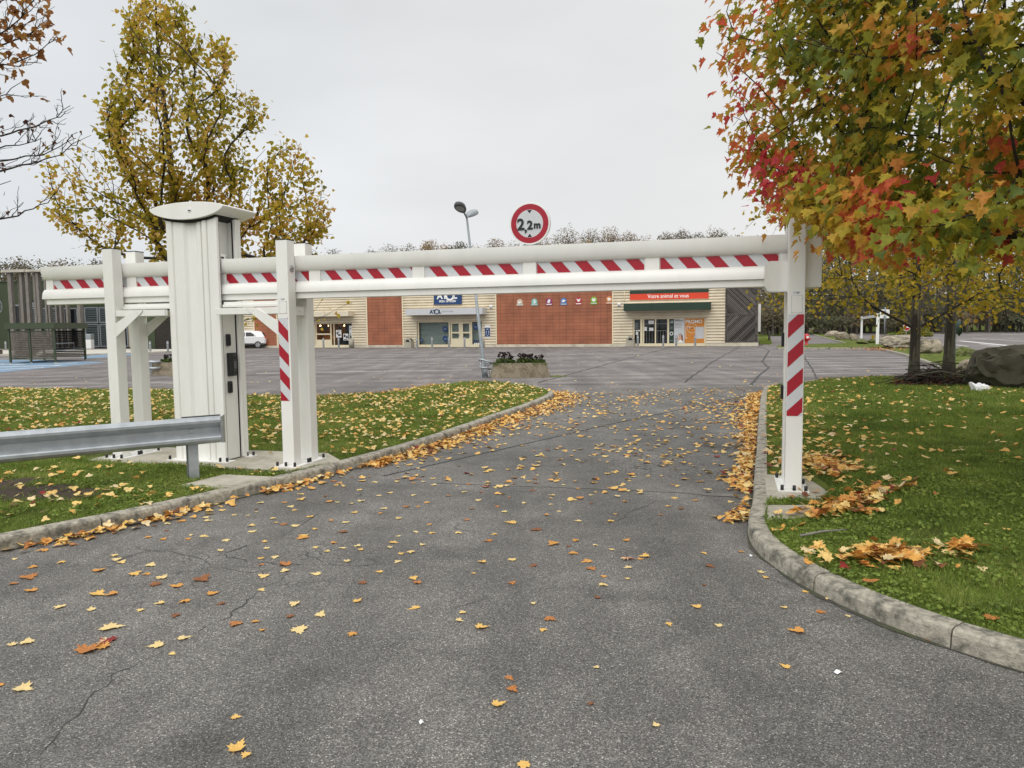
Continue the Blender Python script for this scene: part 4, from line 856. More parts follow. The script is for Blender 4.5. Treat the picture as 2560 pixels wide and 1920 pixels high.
# --- unit 3: pet shop
room(*Pq, 3.5, 'interior')
pv_ = [fx(p, 830, .1) for p in (1603.5, 1609, 1638.7, 1670.5, 1683)]
framebars(*Pq, [(Pq[0] + .06, .14), (pv_[0], .20), (pv_[1] , .10), (pv_[2], .11), (pv_[3], .16), (Pq[1] - .08, .18)])
pane(Pq[0] + .14, pv_[0] - .1, .262, OT - .1, .15, 'darkglass'); pane(pv_[1] + .05, pv_[2] - .06, .262, OT - .1, .15, 'darkglass'); pane(pv_[2] + .06, pv_[3] - .08, .262, OT - .1, .15, 'darkglass')
mb = MB()
for z in (1.35, 1.95): mb.box(pv_[1] + .05, pv_[3] - .08, .12, .145, z, z + .03)
for i in range(9): x = pv_[1] + .25 + i * .24; mb.box(x, x + .02, .125, .14, .30, 1.33)
mb.build('door_rail', M['grey_paint'], sh)
poster('door_banner', 'narrow dark green banner with a white ring beside the pet shop door', pv_[3] + .08, fx(1684.5, 830, .1), .27, OT - .1, .10, 'green', [('ring', 'letter', lambda b, w_, h_: b.disc((0, -.004, h_ * .40), (0, -1, 0), .16, 20, 0, .10)), ('print', 'paletext', bars_([(.35, .9, .88, .93), (.2, .9, .83, .87), (.2, .8, .66, .675), (.2, .8, .60, .61), (.2, .8, .10, .115)]))])
def womanposter(b, w_, h_): b.prism([(.04 + .13 * math.cos(2 * math.pi * k / 20), .62 + .17 * math.sin(2 * math.pi * k / 20)) for k in range(20)], 'y', -.006, .0005)
poster('window_poster', 'tall pale poster of a smiling woman in a cap beside the orange PROMO panel', fx(1685, 830, .1), fx(1711.5, 830, .1), .27, OT - .08, .10, 'paletext' if False else 'tape_w',
    [('text_print', 'darkgrey', bars_([(.06, .55, .945, .965), (.06, .85, .90, .925), (.06, .8, .80, .808), (.06, .7, .765, .773), (.06, .75, .72, .728), (.06, .6, .665, .672), (.06, .7, .63, .637)])),
     ('coat_print', 'skin', lambda b, w_, h_: b.prism([(-.20, .18), (.36, .18), (.34, .42), (.18, .52), (.0, .50), (-.12, .40)], 'y', -.003, .0005)),
     ('hair_print', 'hair', lambda b, w_, h_: b.prism([(.20, .20), (.30, .22), (.30, .62), (.22, .78), (.0, .80), (-.08, .68), (-.02, .66), (.16, .66), (.18, .40)], 'y', -.0045, .0005)),
     ('face_print', 'skin', womanposter),
     ('cap_print', 'paletext', lambda b, w_, h_: b.prism([(-.10, .72), (.22, .70), (.22, .80), (.10, .87), (-.04, .83)], 'y', -.009, .0005)),
     ('dog_print', 'letter', lambda b, w_, h_: b.prism([(-.10, .04), (.25, .04), (.28, .20), (.12, .30), (-.02, .24)], 'y', -.010, .0005)),
     ('plant_print', 'grey_paint', lambda b, w_, h_: b.prism([(-.36, .30), (-.10, .34), (-.16, .66), (-.30, .70), (-.38, .50)], 'y', -.0025, .0005))])
pp = poster('promo_panel', 'orange window panel lettered PROMO in the pet shop front', fx(1712, 830, .1), fx(1763, 830, .1), .27, OT - .06, .10, 'orange', [('ring_print', 'siding', lambda b, w_, h_: b.disc((-.25, -.003, 1.28), (0, -1, 0), .42, 30, 0, .39)), ('frame_print', 'letter', bars_([(.04, .44, .655, .668), (.04, .055, .25, .655), (.22, .26, .58, .66), (.46, .475, .52, .66), (.05, .10, .19, .235)])), ('blank_panel', 'greysign', bars_([(.52, .94, .18, .655)])), ('mark_print', 'darkgrey', bars_([(.17, .40, .585, .60), (.08, .14, .265, .275), (.30, .38, .265, .275)]))])
mb = MB(); v, f = text_mesh('PROMO', .40, -.10, 1.84, -.008, bold=.008); mb.mesh(v, f); mb.build('letters', M['letter'], pp)
for k, (px, py, w_, h_) in enumerate(((1628, 806, .46, .32), (1614, 822, .22, .32), (1628, 823, .36, .26))):
    x, z = F(px, py, .14); poster('paper_notice', ['upper white paper notice taped inside the pet shop door', 'narrow white paper notice at the left edge of the pet shop door', 'lower white paper notice taped inside the pet shop door'][k], x - w_ / 2, x + w_ / 2, z - h_ / 2, z + h_ / 2, .135, 'paper', [('print', 'paletext', bars_([(.2, .8, .6, .66), (.2, .7, .4, .46)]))])
mb = MB()
for px in (1586, 1592, 1597.5): x, z = F(px, 826.5, .13); mb.disc((x, .14, z), (0, -1, 0), .075, 12)
x, z = F(1592.5, 833, .13); mb.box(x - .1, x + .1, .135, .145, z - .15, z + .12); mb.build('door_sticker', M['paper'], sh)
mb = MB()
for i in range(7): x, z = F(1591, 808 + i * 2.2, .13); mb.box(x - .28, x + .2 - .1 * (i % 2), .138, .145, z - .012, z + .012)
mb.build('opening_hours_print', M['paletext'], sh)
sx0, sx1 = fx(1575, 740, -.15), fx(1771.5, 740, -.15); scx = (sx0 + sx1) / 2; zr0, zr1 = fz(1675, 748, -.15), fz(1675, 733, -.15)
ps = thing('shop_sign', 'green and red sign lettered Votre animal et vous above the pet shop', 'shop sign', FW(scx, -.15, zr0), ROT)
mb = MB(); mb.box(sx0 - scx, sx1 - scx, -.06, .06, 0, zr1 - zr0 - .002); mb.build('red_band', M['redband'], ps)
mb = MB(); mb.box(sx0 - scx, sx1 - scx, -.055, .06, zr1 - zr0, 1.55); mb.build('green_panel', M['green'], ps)
mb = MB(); v, f = text_mesh('Votre animal et vous', .47, -.05, (zr1 - zr0) / 2 + .01, -.07, bold=.004, sx=.88); mb.mesh(v, f); mb.build('letters', M['letter'], ps)
mb = MB(); v, f = text_mesh('tom&co', .85, .1, .52 + .60, -.07, bold=.03, sx=1.35); mb.mesh(v, f); mb.build('chain_letters', M['letter'], ps)
# pictograms along the terracotta wall
picto = [(1299.5, 755, 761.5, (.62, .52, .38, 1), 'beige', 'hopping'), (1336, 754, 761, (.22, .52, .46, 1), 'turquoise', 'rodent'), (1372.5, 753, 760.5, (.28, .03, .16, 1), 'purple', 'bird'), (1409, 752, 760, (.07, .19, .46, 1), 'blue', 'fish'), (1446.5, 750.5, 759, (.42, .02, .04, 1), 'dark red', 'fox'), (1484.5, 749.5, 758, (.24, .48, .05, 1), 'green', 'cat'), (1523, 748, 757, (.66, .24, .07, 1), 'orange', 'dog')]
sh_ = {'hopping': [(-.16, -.10), (.0, -.14), (.17, -.02), (.06, .0), (.14, .12), (-.02, .04), (-.17, .02)], 'rodent': [(-.10, -.17), (.08, -.17), (.12, .0), (.04, .17), (-.08, .14), (-.02, .02)], 'bird': [(-.14, -.14), (.04, -.17), (.12, .0), (.10, .18), (-.04, .16), (-.14, .0)], 'fish': [(-.2, .1), (-.1, .0), (-.2, -.1), (0, -.13), (.2, 0), (0, .13), (-.08, .05)], 'fox': [(-.17, .17), (-.14, -.06), (0, -.16), (.14, -.06), (.17, .17), (.07, .08), (-.07, .08)], 'cat': [(-.14, .16), (-.15, -.08), (0, -.17), (.15, -.08), (.14, .16), (.06, .1), (-.06, .1)], 'dog': [(-.16, .13), (-.12, -.12), (.02, -.13), (.2, -.02), (.04, .13)]}
for px, pc, pb, col, cn, an in picto:
    x, z = F(px, pc, -.08); x2, zb = F(px, pb, -.08); ma = mat('pictogram_' + cn.replace(' ', '_'), col, .5, var=.04)
    o = thing('wall_pictogram', f'{cn} round pictogram with a white {"animal" if an == "hopping" else an} shape on the terracotta wall', 'wall sign', FW(x, -.075, z), ROT)
    mb = MB(); mb.tube([(0, .01, 0), (0, -.025, 0)], .27, 24); mb.box(-.30, .30, -.025, .01, zb - z - .10, zb - z + .08); mb.build('plaque', ma, o)
    mb = MB(); mb.prism(sh_[an], 'y', -.034, -.026); mb.build('animal_shape', M['letter'], o)
    mb = MB(); mb.box(-.24, .24, -.031, -.026, zb - z - .05, zb - z + .03); mb.build('label_band', M['letter' if an in ('bird', 'fox') else 'greysign'], o)
# --- timber gate bay at the right end
gx0, gx1 = xe + .02, 16.98
gt = thing('timber_gate', 'dark weathered timber gate with diagonal boards at the end of the shop', 'gate', FW(0, 0, 0), ROT)
mb = MB(); zg0, zg1, zm = .30, 5.0, 2.66
for a, b, c, d in ((gx0, gx0 + .14, zg0, zg1), (gx1 - .20, gx1, zg0, zg1), (gx0 + .14, gx1 - .2, zg0, zg0 + .14), (gx0 + .14, gx1 - .2, zg1 - .14, zg1), (gx0 + .14, gx1 - .2, zm - .08, zm + .08)): mb.box(a, b, -.12, -.02, c, d)
mb.build('frame', M['woodgate'], gt, .006, 1)
def boards(z0, z1, s):
    cntf = []; mb = MB(); x0, x1 = gx0 + .14, gx1 - .2; n = 26; st = (x1 - x0 + z1 - z0) / n
    for i in range(n):
        c = i * st + .008; e = (i + 1) * st - .016; pl = []
        # board between lines u=c and u=e where u = (x-x0) + (z-z0) (or mirrored)
        def ln(u): a = min(u, x1 - x0); return (a, u - a), (max(0, u - (z1 - z0)), min(u, z1 - z0))
        (a0, b0), (a1, b1) = ln(c), ln(e); q = [a0, a1, b1, b0]
        if (c < x1 - x0 < e): q = [a0, (x1 - x0, 0), a1, b1, b0]
        if (c < z1 - z0 < e): q = [a0, a1, b1, (0, z1 - z0), b0] if not (c < x1 - x0 < e) else q
        pts = [((x0 + p[0]), (z0 + p[1]) if s < 0 else (z1 - p[1])) for p in q]; d = -.08 - random.uniform(0, .035)
        f0 = len(mb.f); mb.prism(pts, 'y', d, -.03); cntf.append(len(mb.f) - f0)
    o = mb.build('diagonal_boards', M['boards'], gt); at = o.data.attributes.new('hue', 'FLOAT', 'FACE'); vals = []
    for c_ in cntf: vals += [random.random()] * c_
    at.data.foreach_set('value', np.array(vals, np.float32))
boards(zm + .08, zg1 - .14, -1); boards(zg0 + .14, zm - .08, 1)
mb = MB(); mb.box(gx0 - .0, 17.03, -.16, -.125, 0, .29); mb.build('sill', M['plinth'], gt)
o = thing('wall_frame', 'white rectangular frame on the end wall behind the timber gate', 'sign frame', FW(17.0, 1.2, 0), ROT)
mb = MB(); z0, z1 = 1.2, 3.55
for a, b, c, d in ((0, .07, z0, z1), (1.5, 1.57, z0, z1), (.07, 1.5, z0, z0 + .07), (.07, 1.5, z1 - .07, z1)): mb.box(.01, .25, a, b, c, d)
mb.build('frame', M['white2'], o); mb = MB(); mb.box(.0, .03, .07, 1.5, z0 + .07, z1 - .07); mb.build('panel', M['slat'], o)
# small wall fittings
def fitting(name, label, px, py, y=-.07):
    x, z = F(px, py, y); o = thing(name, label, 'wall lamp', FW(x, y, z), ROT); mb = MB(); mb.box(-.14, .14, -.16, .06, -.13, .13); mb.build('housing', M['white2'], o, .04, 2); mb = MB(); mb.box(-.10, .10, -.165, -.158, -.10, .02); mb.build('lens', M['paletext'], o); return o
fitting('wall_lamp', 'small white wall box right of the optician canopy', 1228, 767); fitting('wall_lamp', 'small white wall box left of the dark green canopy', 1548, 762)
o = thing('security_camera', 'small dark camera bracket beside the optician canopy', 'camera', FW(*(lambda q: (q[0], -.1, q[1]))(F(1209, 772, -.1))), ROT); mb = MB(); mb.tube([(0, .05, 0), (0, -.25, 0)], .03, 8); mb.build('arm', M['darkgrey'], o); mb = MB(); mb.box(-.08, .2, -.38, -.24, -.1, .06); mb.build('body', M['darkgrey'], o, .02, 1)
mb = MB(); x = fx(1561, 725, -.1); mb.tube([(x, -.09, 3.9), (x, -.09, TOP - .2)], .04, 8); mb.tube([(fx(1083.5, 760, -.1), -.09, 3.75), (fx(1083.5, 760, -.1), -.09, TOP - .2)], .05, 8); mb.build('downpipe', M['cream'], sh)

# --- bollards and litter bins along the front
def bollard(x, y, lab, grp, first=[None]):
    if first[0] is None:
        b = thing('bollard', lab, 'bollard', (0, 0, 0), ROT, grp); mb = MB(); mb.lathe([(.085, 0), (.085, .93), (.07, .99), (.0, 1.01)], 14); mb.build('shaft', M['grey_paint'], b); mb = MB(); mb.lathe([(.0, .012), (.13, .012), (.13, 0)], 14); mb.build('foot', M['concrete'], b)
        mb = MB(); mb.lathe([(.0865, .80), (.0865, .86)], 14); mb.build('band', M['tape_w'], b); first[0] = b
    else: b = dup(first[0])
    b.location = (x, y, 0); b['label'] = lab; b['group'] = grp; return b
for px, py, lab in ((679, 871.5, 'grey bollard in front of the lit shop door'), (847, 871.5, 'grey bollard in front of the lit shop window'),
                    (1042.5, 871, 'grey bollard beside the concrete bin at the optician'), (1080.5, 871, 'grey bollard in front of the optician shutter'), (1122.5, 871, 'grey bollard left of the optician doors'), (1161.5, 871, 'grey bollard in front of the right optician door'),
                    (1594.5, 867.5, 'grey bollard beside the concrete bin at the pet shop'), (1658, 867.5, 'grey bollard in front of the pet shop sliding door'), (1690.5, 867.5, 'grey bollard in front of the smiling woman poster'), (1738, 867.5, 'grey bollard in front of the orange PROMO panel')):
    px = 809 if px == 679 else px; q = G(px, py); bollard(q[0], q[1], lab, 'bollards along the shop front')
for px, py, lab in ((376, 879.5, 'grey bollard by the green wall, left of two beside the barrier column'), (420, 879, 'grey bollard by the brown slats, right of two beside the barrier column'), (15, 876, 'grey bollard left of the cart shelter')):
    q = G(px, py, .10); bollard(q[0], q[1], lab, 'bollards by the green building')
def bin_(px, py, lab):
    q = G(px, py); b = thing('litter_bin', lab, 'litter bin', (q[0], q[1], 0), ROT, 'concrete bins along the shop front'); wv, hv = .36, .92
    pts = [(-wv, 0), (wv, 0), (wv, .55)] + [(wv * math.cos(math.pi * k / 12), .55 + .37 * math.sin(math.pi * k / 12)) for k in range(1, 12)] + [(-wv, .55)]
    mb = MB(); mb.prism(pts, 'y', -.06, 0); mb.prism(pts, 'y', .56, .62); mb.box(-wv, wv, .001, .559, 0, .55); mb.box(-wv * .5, wv * .5, .001, .559, .86, .915); mb.build('shell', M['concrete'], b, .012, 1)
    for yy in (-.064, .621):
        mb = MB(); mb.prism([(.2 * math.cos(math.pi * k / 10), .56 + .22 * math.sin(math.pi * k / 10)) for k in range(11)], 'y', yy, yy + .003); mb.build('opening', M['gasket'], b)
    mb = MB(); mb.box(-.25, .25, .06, .5, .552, .60); mb.build('liner', M['black'], b); return b
bin_(1020, 870, 'round-topped concrete litter bin left of the optician window'); bin_(1576, 866.5, 'round-topped concrete litter bin left of the pet shop door')
q = G(879, 869.8); b = thing('litter_bin', 'plain pale concrete litter bin at the lit shop window', 'litter bin', (q[0], q[1], 0), ROT, 'concrete bins along the shop front'); mb = MB(); mb.lathe([(0, 0), (.26, 0), (.27, .85), (.2, .9), (.19, .8), (0, .78)], 16); mb.build('shell', M['concrete'], b); mb = MB(); mb.lathe([(.18, .80), (.0, .80)], 16); mb.build('liner', M['black'], b)
q = G(1205, 869.5); b = thing('litter_bin', 'plain pale concrete litter bin behind the leaning lamp post', 'litter bin', (q[0], q[1], 0), ROT, 'concrete bins along the shop front'); mb = MB(); mb.lathe([(0, 0), (.24, 0), (.25, .85), (.2, .9), (.19, .8), (0, .78)], 16); mb.build('shell', M['concrete'], b); mb = MB(); mb.lathe([(.18, .80), (.0, .80)], 16); mb.build('liner', M['black'], b)

# ================================================================== LEFT: dark green building, timber screen, cart shelter
Y0 = 84.0
gb_ = thing('green_building', 'dark green flat-roofed building with blue-grey louvred glazing on the far left', 'building', (float(AT(200, 870, Y0)[0]), Y0, 0))
gx = lambda px, y=Y0: float(AT(px, 830, y)[0]) - gb_.location.x
gz = lambda px, py, y=Y0: float(AT(px, py, y)[2])
mb = MB(); mb.box(gx(-420), gx(432), 0, 18, 0, gz(50, 704.5)); mb.build('wall', M['bgreen'], gb_)
mb = MB(); mb.box(gx(-421), gx(433), -.12, 18.1, gz(50, 704.5), gz(50, 702)); mb.build('roof_edge', M['shelter'], gb_)
for i in range(5): x = gx(38 - 0) + i * 0; 
mb = MB(); x = gx(36.5); mb.box(x - .02, x + .02, -.03, -.001, 0, gz(50, 706)); mb.build('panel_joint', M['gasket'], gb_)
def glazing(px0, px1, py0, py1, slats, mt='louvre', d=-.3):
    a, b, z0, z1 = gx(px0), gx(px1), max(.12, gz(px0, py1)), gz(px0, py0)
    mb = MB(); mb.box(a, b, d, -.002, z0, z1); g = mb.build('louvre_window', M['darkglass' if not slats else 'interior'], gb_)
    mb = MB(); e = .14
    mb.box(a, a + e, d - .10, d - .001, z0, z1); mb.box(b - e, b, d - .10, d - .001, z0, z1); mb.box(a + e, b - e, d - .09, d - .001, z1 - e, z1); mb.box(a + e, b - e, d - .09, d - .001, z0, z0 + e); mb.build('frame', M['pole'], g)
    if slats:
        mb = MB(); n = max(3, int((z1 - z0) / .28)); st = (z1 - z0 - 2 * e) / n
        for i in range(n): zz = z0 + e + i * st; mb.prism([(d - .01, zz + .02), (d - .08, zz + .02), (d - .03, zz + st * .7), (d - .01, zz + st * .7)], 'x', a + e, b - e)
        mb.build('louvres', M[mt], g)
    return g
for a in ((44, 66, 762, 850, 0), (67, 90, 752, 768, 0), (91, 106, 756, 768, 0), (67, 106, 770, 850, 1), (108, 165, 770, 872, 1), (166, 202, 770, 872, 0), (205, 217, 766, 872, 0), (218, 252, 768, 808, 1), (218, 252, 810, 873, 1), (254, 300, 768, 808, 1), (254, 300, 810, 873, 1), (302, 324, 768, 873, 0)): glazing(*a)
mb = MB(); a, b = gx(325.5), gx(347); mb.box(a, b, -.4, -.003, .1, gz(330, 762)); mb.build('pale_panel', M['dark_cream'], gb_)
mb = MB(); cx_, cz_ = gx(-14), gz(0, 766)
for k in range(44):
    a = 2 * math.pi * k / 44; r_ = 1.05; x, z = cx_ + r_ * math.cos(a), cz_ + r_ * math.sin(a)
    mb.prism([(x - .05, z - .05), (x + .05, z - .03), (x + .04, z + .06), (x - .04, z + .04)], 'y', -.03, -.004)
for k in range(36): mb.prism([(cx_ + .86 * math.cos(2 * math.pi * (k + j) / 36) * (1, .93)[j2], cz_ + .86 * math.sin(2 * math.pi * (k + j) / 36) * (1, .93)[j2]) for j, j2 in ((0, 0), (.5, 0), (.5, 1), (0, 1))], 'y', -.03, -.004)
mb.build('emblem_ring', M['paletext'], gb_)
# brown slatted service bay, nearer
sb = thing('slatted_bay', 'dark brown horizontal slat screen right of the green building', 'screen', (float(AT(410, 870, 73)[0]), 73, 0)); sx_ = lambda px: float(AT(px, 830, 73)[0]) - sb.location.x
z1 = float(AT(400, 742, 73)[2])
mb = MB(); mb.box(sx_(388), sx_(500), .1, 3.2, .0, z1); mb.build('backing', M['interior'], sb)
mb = MB(); z = .2
while z < z1 - .1: mb.box(sx_(388), sx_(500), -.02, .07, z, z + .13); z += .2
mb.build('slats', M['slatdark'], sb)
mb = MB(); mb.box(sx_(368), sx_(387.5), -.06, 3.2, 0, z1 + .1); mb.build('side_wall', M['bgreen'], sb)
# timber screen: tall grey posts under a pale beam
Yt = 79.0
ts = thing('timber_screen', 'tall screen of weathered grey timber posts under a pale top beam', 'timber screen', (float(AT(60, 830, Yt)[0]), Yt, 0)); tx = lambda px, y=Yt: float(AT(px, 830, y)[0]) - ts.location.x
zb = float(AT(60, 681, Yt)[2]); zt = float(AT(60, 674.5, Yt)[2])
for k, (a, b, dy) in enumerate(((24.5, 36, 0), (53, 61, .1), (69, 78, 0), (85, 92.5, .2), (95, 104, 0), (113, 119, .15), (123, 128, 0), (137, 142, .2), (151, 156, 0), (165, 171, .1), (182, 186, 1.4), (194.5, 204, 0))):
    c_ = (a + b) / 2; a, b = c_ - (b - a) * .36, c_ + (b - a) * .36; mb = MB(); mb.prism([(tx(a), dy), (tx(b), dy + .02), (tx(b) + .02, dy + .5), (tx(a) + .05, dy + .5)], 'z', .13, zb - .001); mb.build('post', M['woodgrey'], ts)
mb = MB(); mb.box(tx(36.5), tx(46), .9, 1.2, .13, zb - .3); mb.build('inner_post', M['woodgrey'], ts)
for a, b, d in ((14, 72, 0), (75, 150, .06), (150, 212, .0)): mb = MB(); mb.prism([(tx(a), zb + d), (tx(b), zb + .03), (tx(b), zt + .05 - d), (tx(a) + .1, zt), ], 'y', -.25, .75); mb.build('top_beam', M['pavement'], ts)
# trolley shelter
A, B, Cc = G(27, 908), G(139, 907), G(214, 899.5)
ax_ = np.array([B[0] - A[0], B[1] - A[1]]); La = np.linalg.norm(ax_); ax_ /= La
ctr = thing('cart_shelter', 'dark green trolley shelter with slatted timber sides in the car park', 'shelter', (A[0], A[1], 0), math.atan2(ax_[1], ax_[0]))
nx = np.array([-ax_[1], ax_[0]]); dC = np.array([Cc[0] - B[0], Cc[1] - B[1]]); cxl, cyl_ = float(dC @ ax_), float(dC @ nx); HT = 2.36
P4 = [(0, 0), (La, 0), (La + cxl, cyl_), (cxl, cyl_)]
for x, y in P4 + [(La * .46, 0), (La + cxl * .55, cyl_ * .99)][:1]:
    mb = MB(); mb.box(x - .05, x + .05, y - .05, y + .05, .0, HT - .001); mb.build('post', M['shelter'], ctr); 
    mb = MB(); mb.lathe([(.0, .03), (.09, .03), (.10, 0)], 10, (x, y, 0)); mb.build('post_foot', M['pole'], ctr)
ov = .14
def bt(a, b, z0, z1, w_=.06):
    a, b = np.array(a, float), np.array(b, float); d = (b - a) / np.linalg.norm(b - a); n_ = np.array([-d[1], d[0]]) * w_ / 2; q = [a - n_, b - n_, b + n_, a + n_]; return [tuple(p) for p in q], z0, z1
q = [(-ov, -ov), (La + ov, -ov), (La + cxl + ov, cyl_ + ov), (cxl - ov, cyl_ + ov)]
mb = MB(); mb.prism(q, 'z', HT, HT + .06); mb.build('roof', M['shelter'], ctr)
mb = MB()
for a, b in zip(q, q[1:] + q[:1]): mb.prism(bt(a, b, 0, 0, .05)[0], 'z', HT - .30, HT - .002)
mb.build('fascia', M['shelter'], ctr)
def slats(a, b, nm='slatted_panel', m_='slat'):
    mb = MB(); z = .30; e = .09; a, b = np.array(a, float), np.array(b, float); d = (b - a) / np.linalg.norm(b - a)
    while z < 1.85: mb.prism(bt(a + d * e, b - d * e, 0, 0, .035)[0], 'z', z, z + .084); z += .108
    o = mb.build(nm, M[m_], ctr)
    mb = MB(); mb.prism(bt(a + d * .05, b - d * .05, 0, 0, .05)[0], 'z', .22, .28); mb.prism(bt(a + d * .05, b - d * .05, 0, 0, .05)[0], 'z', 1.89, 1.94); mb.build('rail', M['shelter'], ctr)
slats((0, 0), (La * .46, 0)); slats((La * .46, 0), (La, 0)); slats((cxl, cyl_), (La + cxl, cyl_), 'back_panel', 'slatdark'); slats((0, 0), (cxl, cyl_), 'side_panel')
mb = MB(); a, b = np.array(P4[1]), np.array(P4[2])
mb.tube([(a[0], a[1], 1.15), (a[0] + (b[0] - a[0]) * .62, a[1] + (b[1] - a[1]) * .62, 1.15), (a[0] + (b[0] - a[0]) * .62, a[1] + (b[1] - a[1]) * .62, .75)], .022, 8); mb.tube([(a[0], a[1], .72), (b[0], b[1], .72)], .03, 8); mb.build('hand_rail', M['pole'], ctr)
q = G(224, 872, .13); o = thing('pavement_box', 'small white box on the pavement behind the cart shelter', 'box', (q[0], q[1], .13)); mb = MB(); mb.box(-.35, .35, -.3, .3, 0, .95); mb.build('body', M['white2'], o, .04, 2); mb = MB(); mb.box(-.30, .38, -.32, .32, .955, 1.5); mb.build('lid', M['pole'], o, .05, 2)
q = G(12, 886, .10); o = thing('bench', 'low grey bench left of the cart shelter', 'bench', (q[0], q[1], .05)); mb = MB(); mb.box(-.5, 1.2, -.25, .25, .42, .50); mb.build('seat', M['woodgrey'], o); mb = MB(); mb.box(-.4, -.3, -.2, .2, 0, .418); mb.build('leg', M['woodgrey'], o); mb = MB(); mb.box(1.0, 1.1, -.2, .2, 0, .418); mb.build('leg', M['woodgrey'], o)

# ================================================================== leaf templates + trees
def leaf_template(kind, fold=.12):
    if kind == 'maple':
        o = [(0, -.02), (.16, .02), (.30, -.06), (.28, .12), (.50, .20), (.38, .30), (.42, .46), (.22, .46), (.17, .56), (.20, .74), (.09, .70), (0, 1.0)]
    elif kind == 'maple_lo':
        o = [(0, 0), (.28, -.04), (.48, .22), (.38, .44), (.18, .52), (.16, .74), (0, 1.0)]
    elif kind == 'heart':
        o = [(0, .04), (.22, -.03), (.42, .18), (.40, .45), (.22, .74), (0, 1.0)]
    else: o = [(0, 0), (.30, .30), (.26, .65), (0, 1.0)]
    L_ = [(x, y) for x, y in o]; full = L_ + [(-x, y) for x, y in L_[-2:0:-1]]
    c = (0, .34); V = [(c[0], c[1], 0)] + [(x, y, abs(x) * fold - .15 * max(0, y - .6)) for x, y in full]; n = len(full)
    V = np.array(V, float); V[:, 1] -= 0; F_ = np.array([(0, i + 1, (i + 1) % n + 1) for i in range(n)]); return V, F_
def frames(nrm, up):
    n = nrm / (np.linalg.norm(nrm, axis=1)[:, None] + 1e-9); u = up - (up * n).sum(1)[:, None] * n; u /= np.linalg.norm(u, axis=1)[:, None] + 1e-9; s = np.cross(u, n); return s, u, n
def leaves(name, pos, nrm, tipdir, size, hue, kind, mt, parent=None, fold=.15):
    V, F_ = leaf_template(kind, fold); s, u, n = frames(nrm, tipdir); k = len(V); m_ = len(pos)
    fl = rng.uniform(.3, 1.8, m_)
    W = pos[:, None, :] + (s[:, None, :] * V[None, :, 0:1] + u[:, None, :] * V[None, :, 1:2] + n[:, None, :] * V[None, :, 2:3] * fl[:, None, None]) * size[:, None, None]
    FF = F_[None] + (np.arange(m_) * k)[:, None, None]
    return npmesh(name, W.reshape(-1, 3), FF.reshape(-1, 3), mt, parent, np.repeat(hue, len(F_)))
def unit(v): return v / (np.linalg.norm(v, axis=-1, keepdims=True) + 1e-9)

def skeleton(trunk, targets, up_bias=.55, step=.28, wob=.05, order_from=None, turn=.7):
    """attach every twig tip to the best placed part of the growing tree, then relax the limbs into curves"""
    c = order_from if order_from is not None else np.array(trunk[len(trunk) // 2]); nt0 = len(trunk)
    od = np.argsort(np.linalg.norm((targets - c) * np.array([1, 1, .8]), axis=1)); tips = []
    cap = 90000; buf = np.zeros((cap, 3)); dr = np.zeros((cap, 3)); par = [-1] + list(range(nt0 - 1)); buf[:nt0] = np.array(trunk); n = nt0; dr[:nt0] = (0, 0, 1)
    for i in od:
        t_ = targets[i]; d = t_ - buf[:n]; h = np.linalg.norm(d[:, :2], axis=1); dist = np.linalg.norm(d, axis=1) + 1e-6
        co = (d * dr[:n]).sum(1) / dist; tr = np.arange(n) < nt0; pen = np.where(tr, .25, turn) * (1 - co)
        cost = dist * (1 + pen) + up_bias * np.maximum(0, .45 * h - d[:, 2])
        j = int(np.argmin(cost)); a = buf[j].copy(); L_ = dist[j]; k = max(1, int(L_ / step)); cur = j
        sag = rng.normal(0, wob * L_, 3); sag[2] += .05 * L_; pd = a
        for q in range(1, k + 1):
            f = q / k; p = a + (t_ - a) * f + sag * math.sin(math.pi * f)
            buf[n] = p; dr[n] = unit(p - pd); pd = p; par.append(cur); cur = n; n += 1
        tips.append(cur)
    P = buf[:n].copy(); par = np.array(par); cnt = np.zeros(n)
    for t_ in tips: cnt[t_] += 1
    for i in range(n - 1, 0, -1): cnt[par[i]] += cnt[i]
    main = np.full(n, -1)
    for i in range(1, n):
        if main[par[i]] < 0 or cnt[i] > cnt[main[par[i]]]: main[par[i]] = i
    mv = np.arange(n) >= nt0; mv &= main >= 0
    for _ in range(4):
        Q = P.copy(); Q[mv] = P[mv] * .5 + (P[par[mv]] + P[main[mv]]) * .25; P = Q
    P[nt0:] += rng.normal(0, .012, (n - nt0, 3)); return P, par, tips
def branch_radii(par, tips, r_tip, expo, rmax):
    n = len(par); cnt = np.zeros(n)
    for t_ in tips: cnt[t_] += 1
    for i in range(n - 1, 0, -1): cnt[par[i]] += cnt[i]
    return np.minimum(rmax, r_tip * np.maximum(cnt, .6) ** expo), cnt
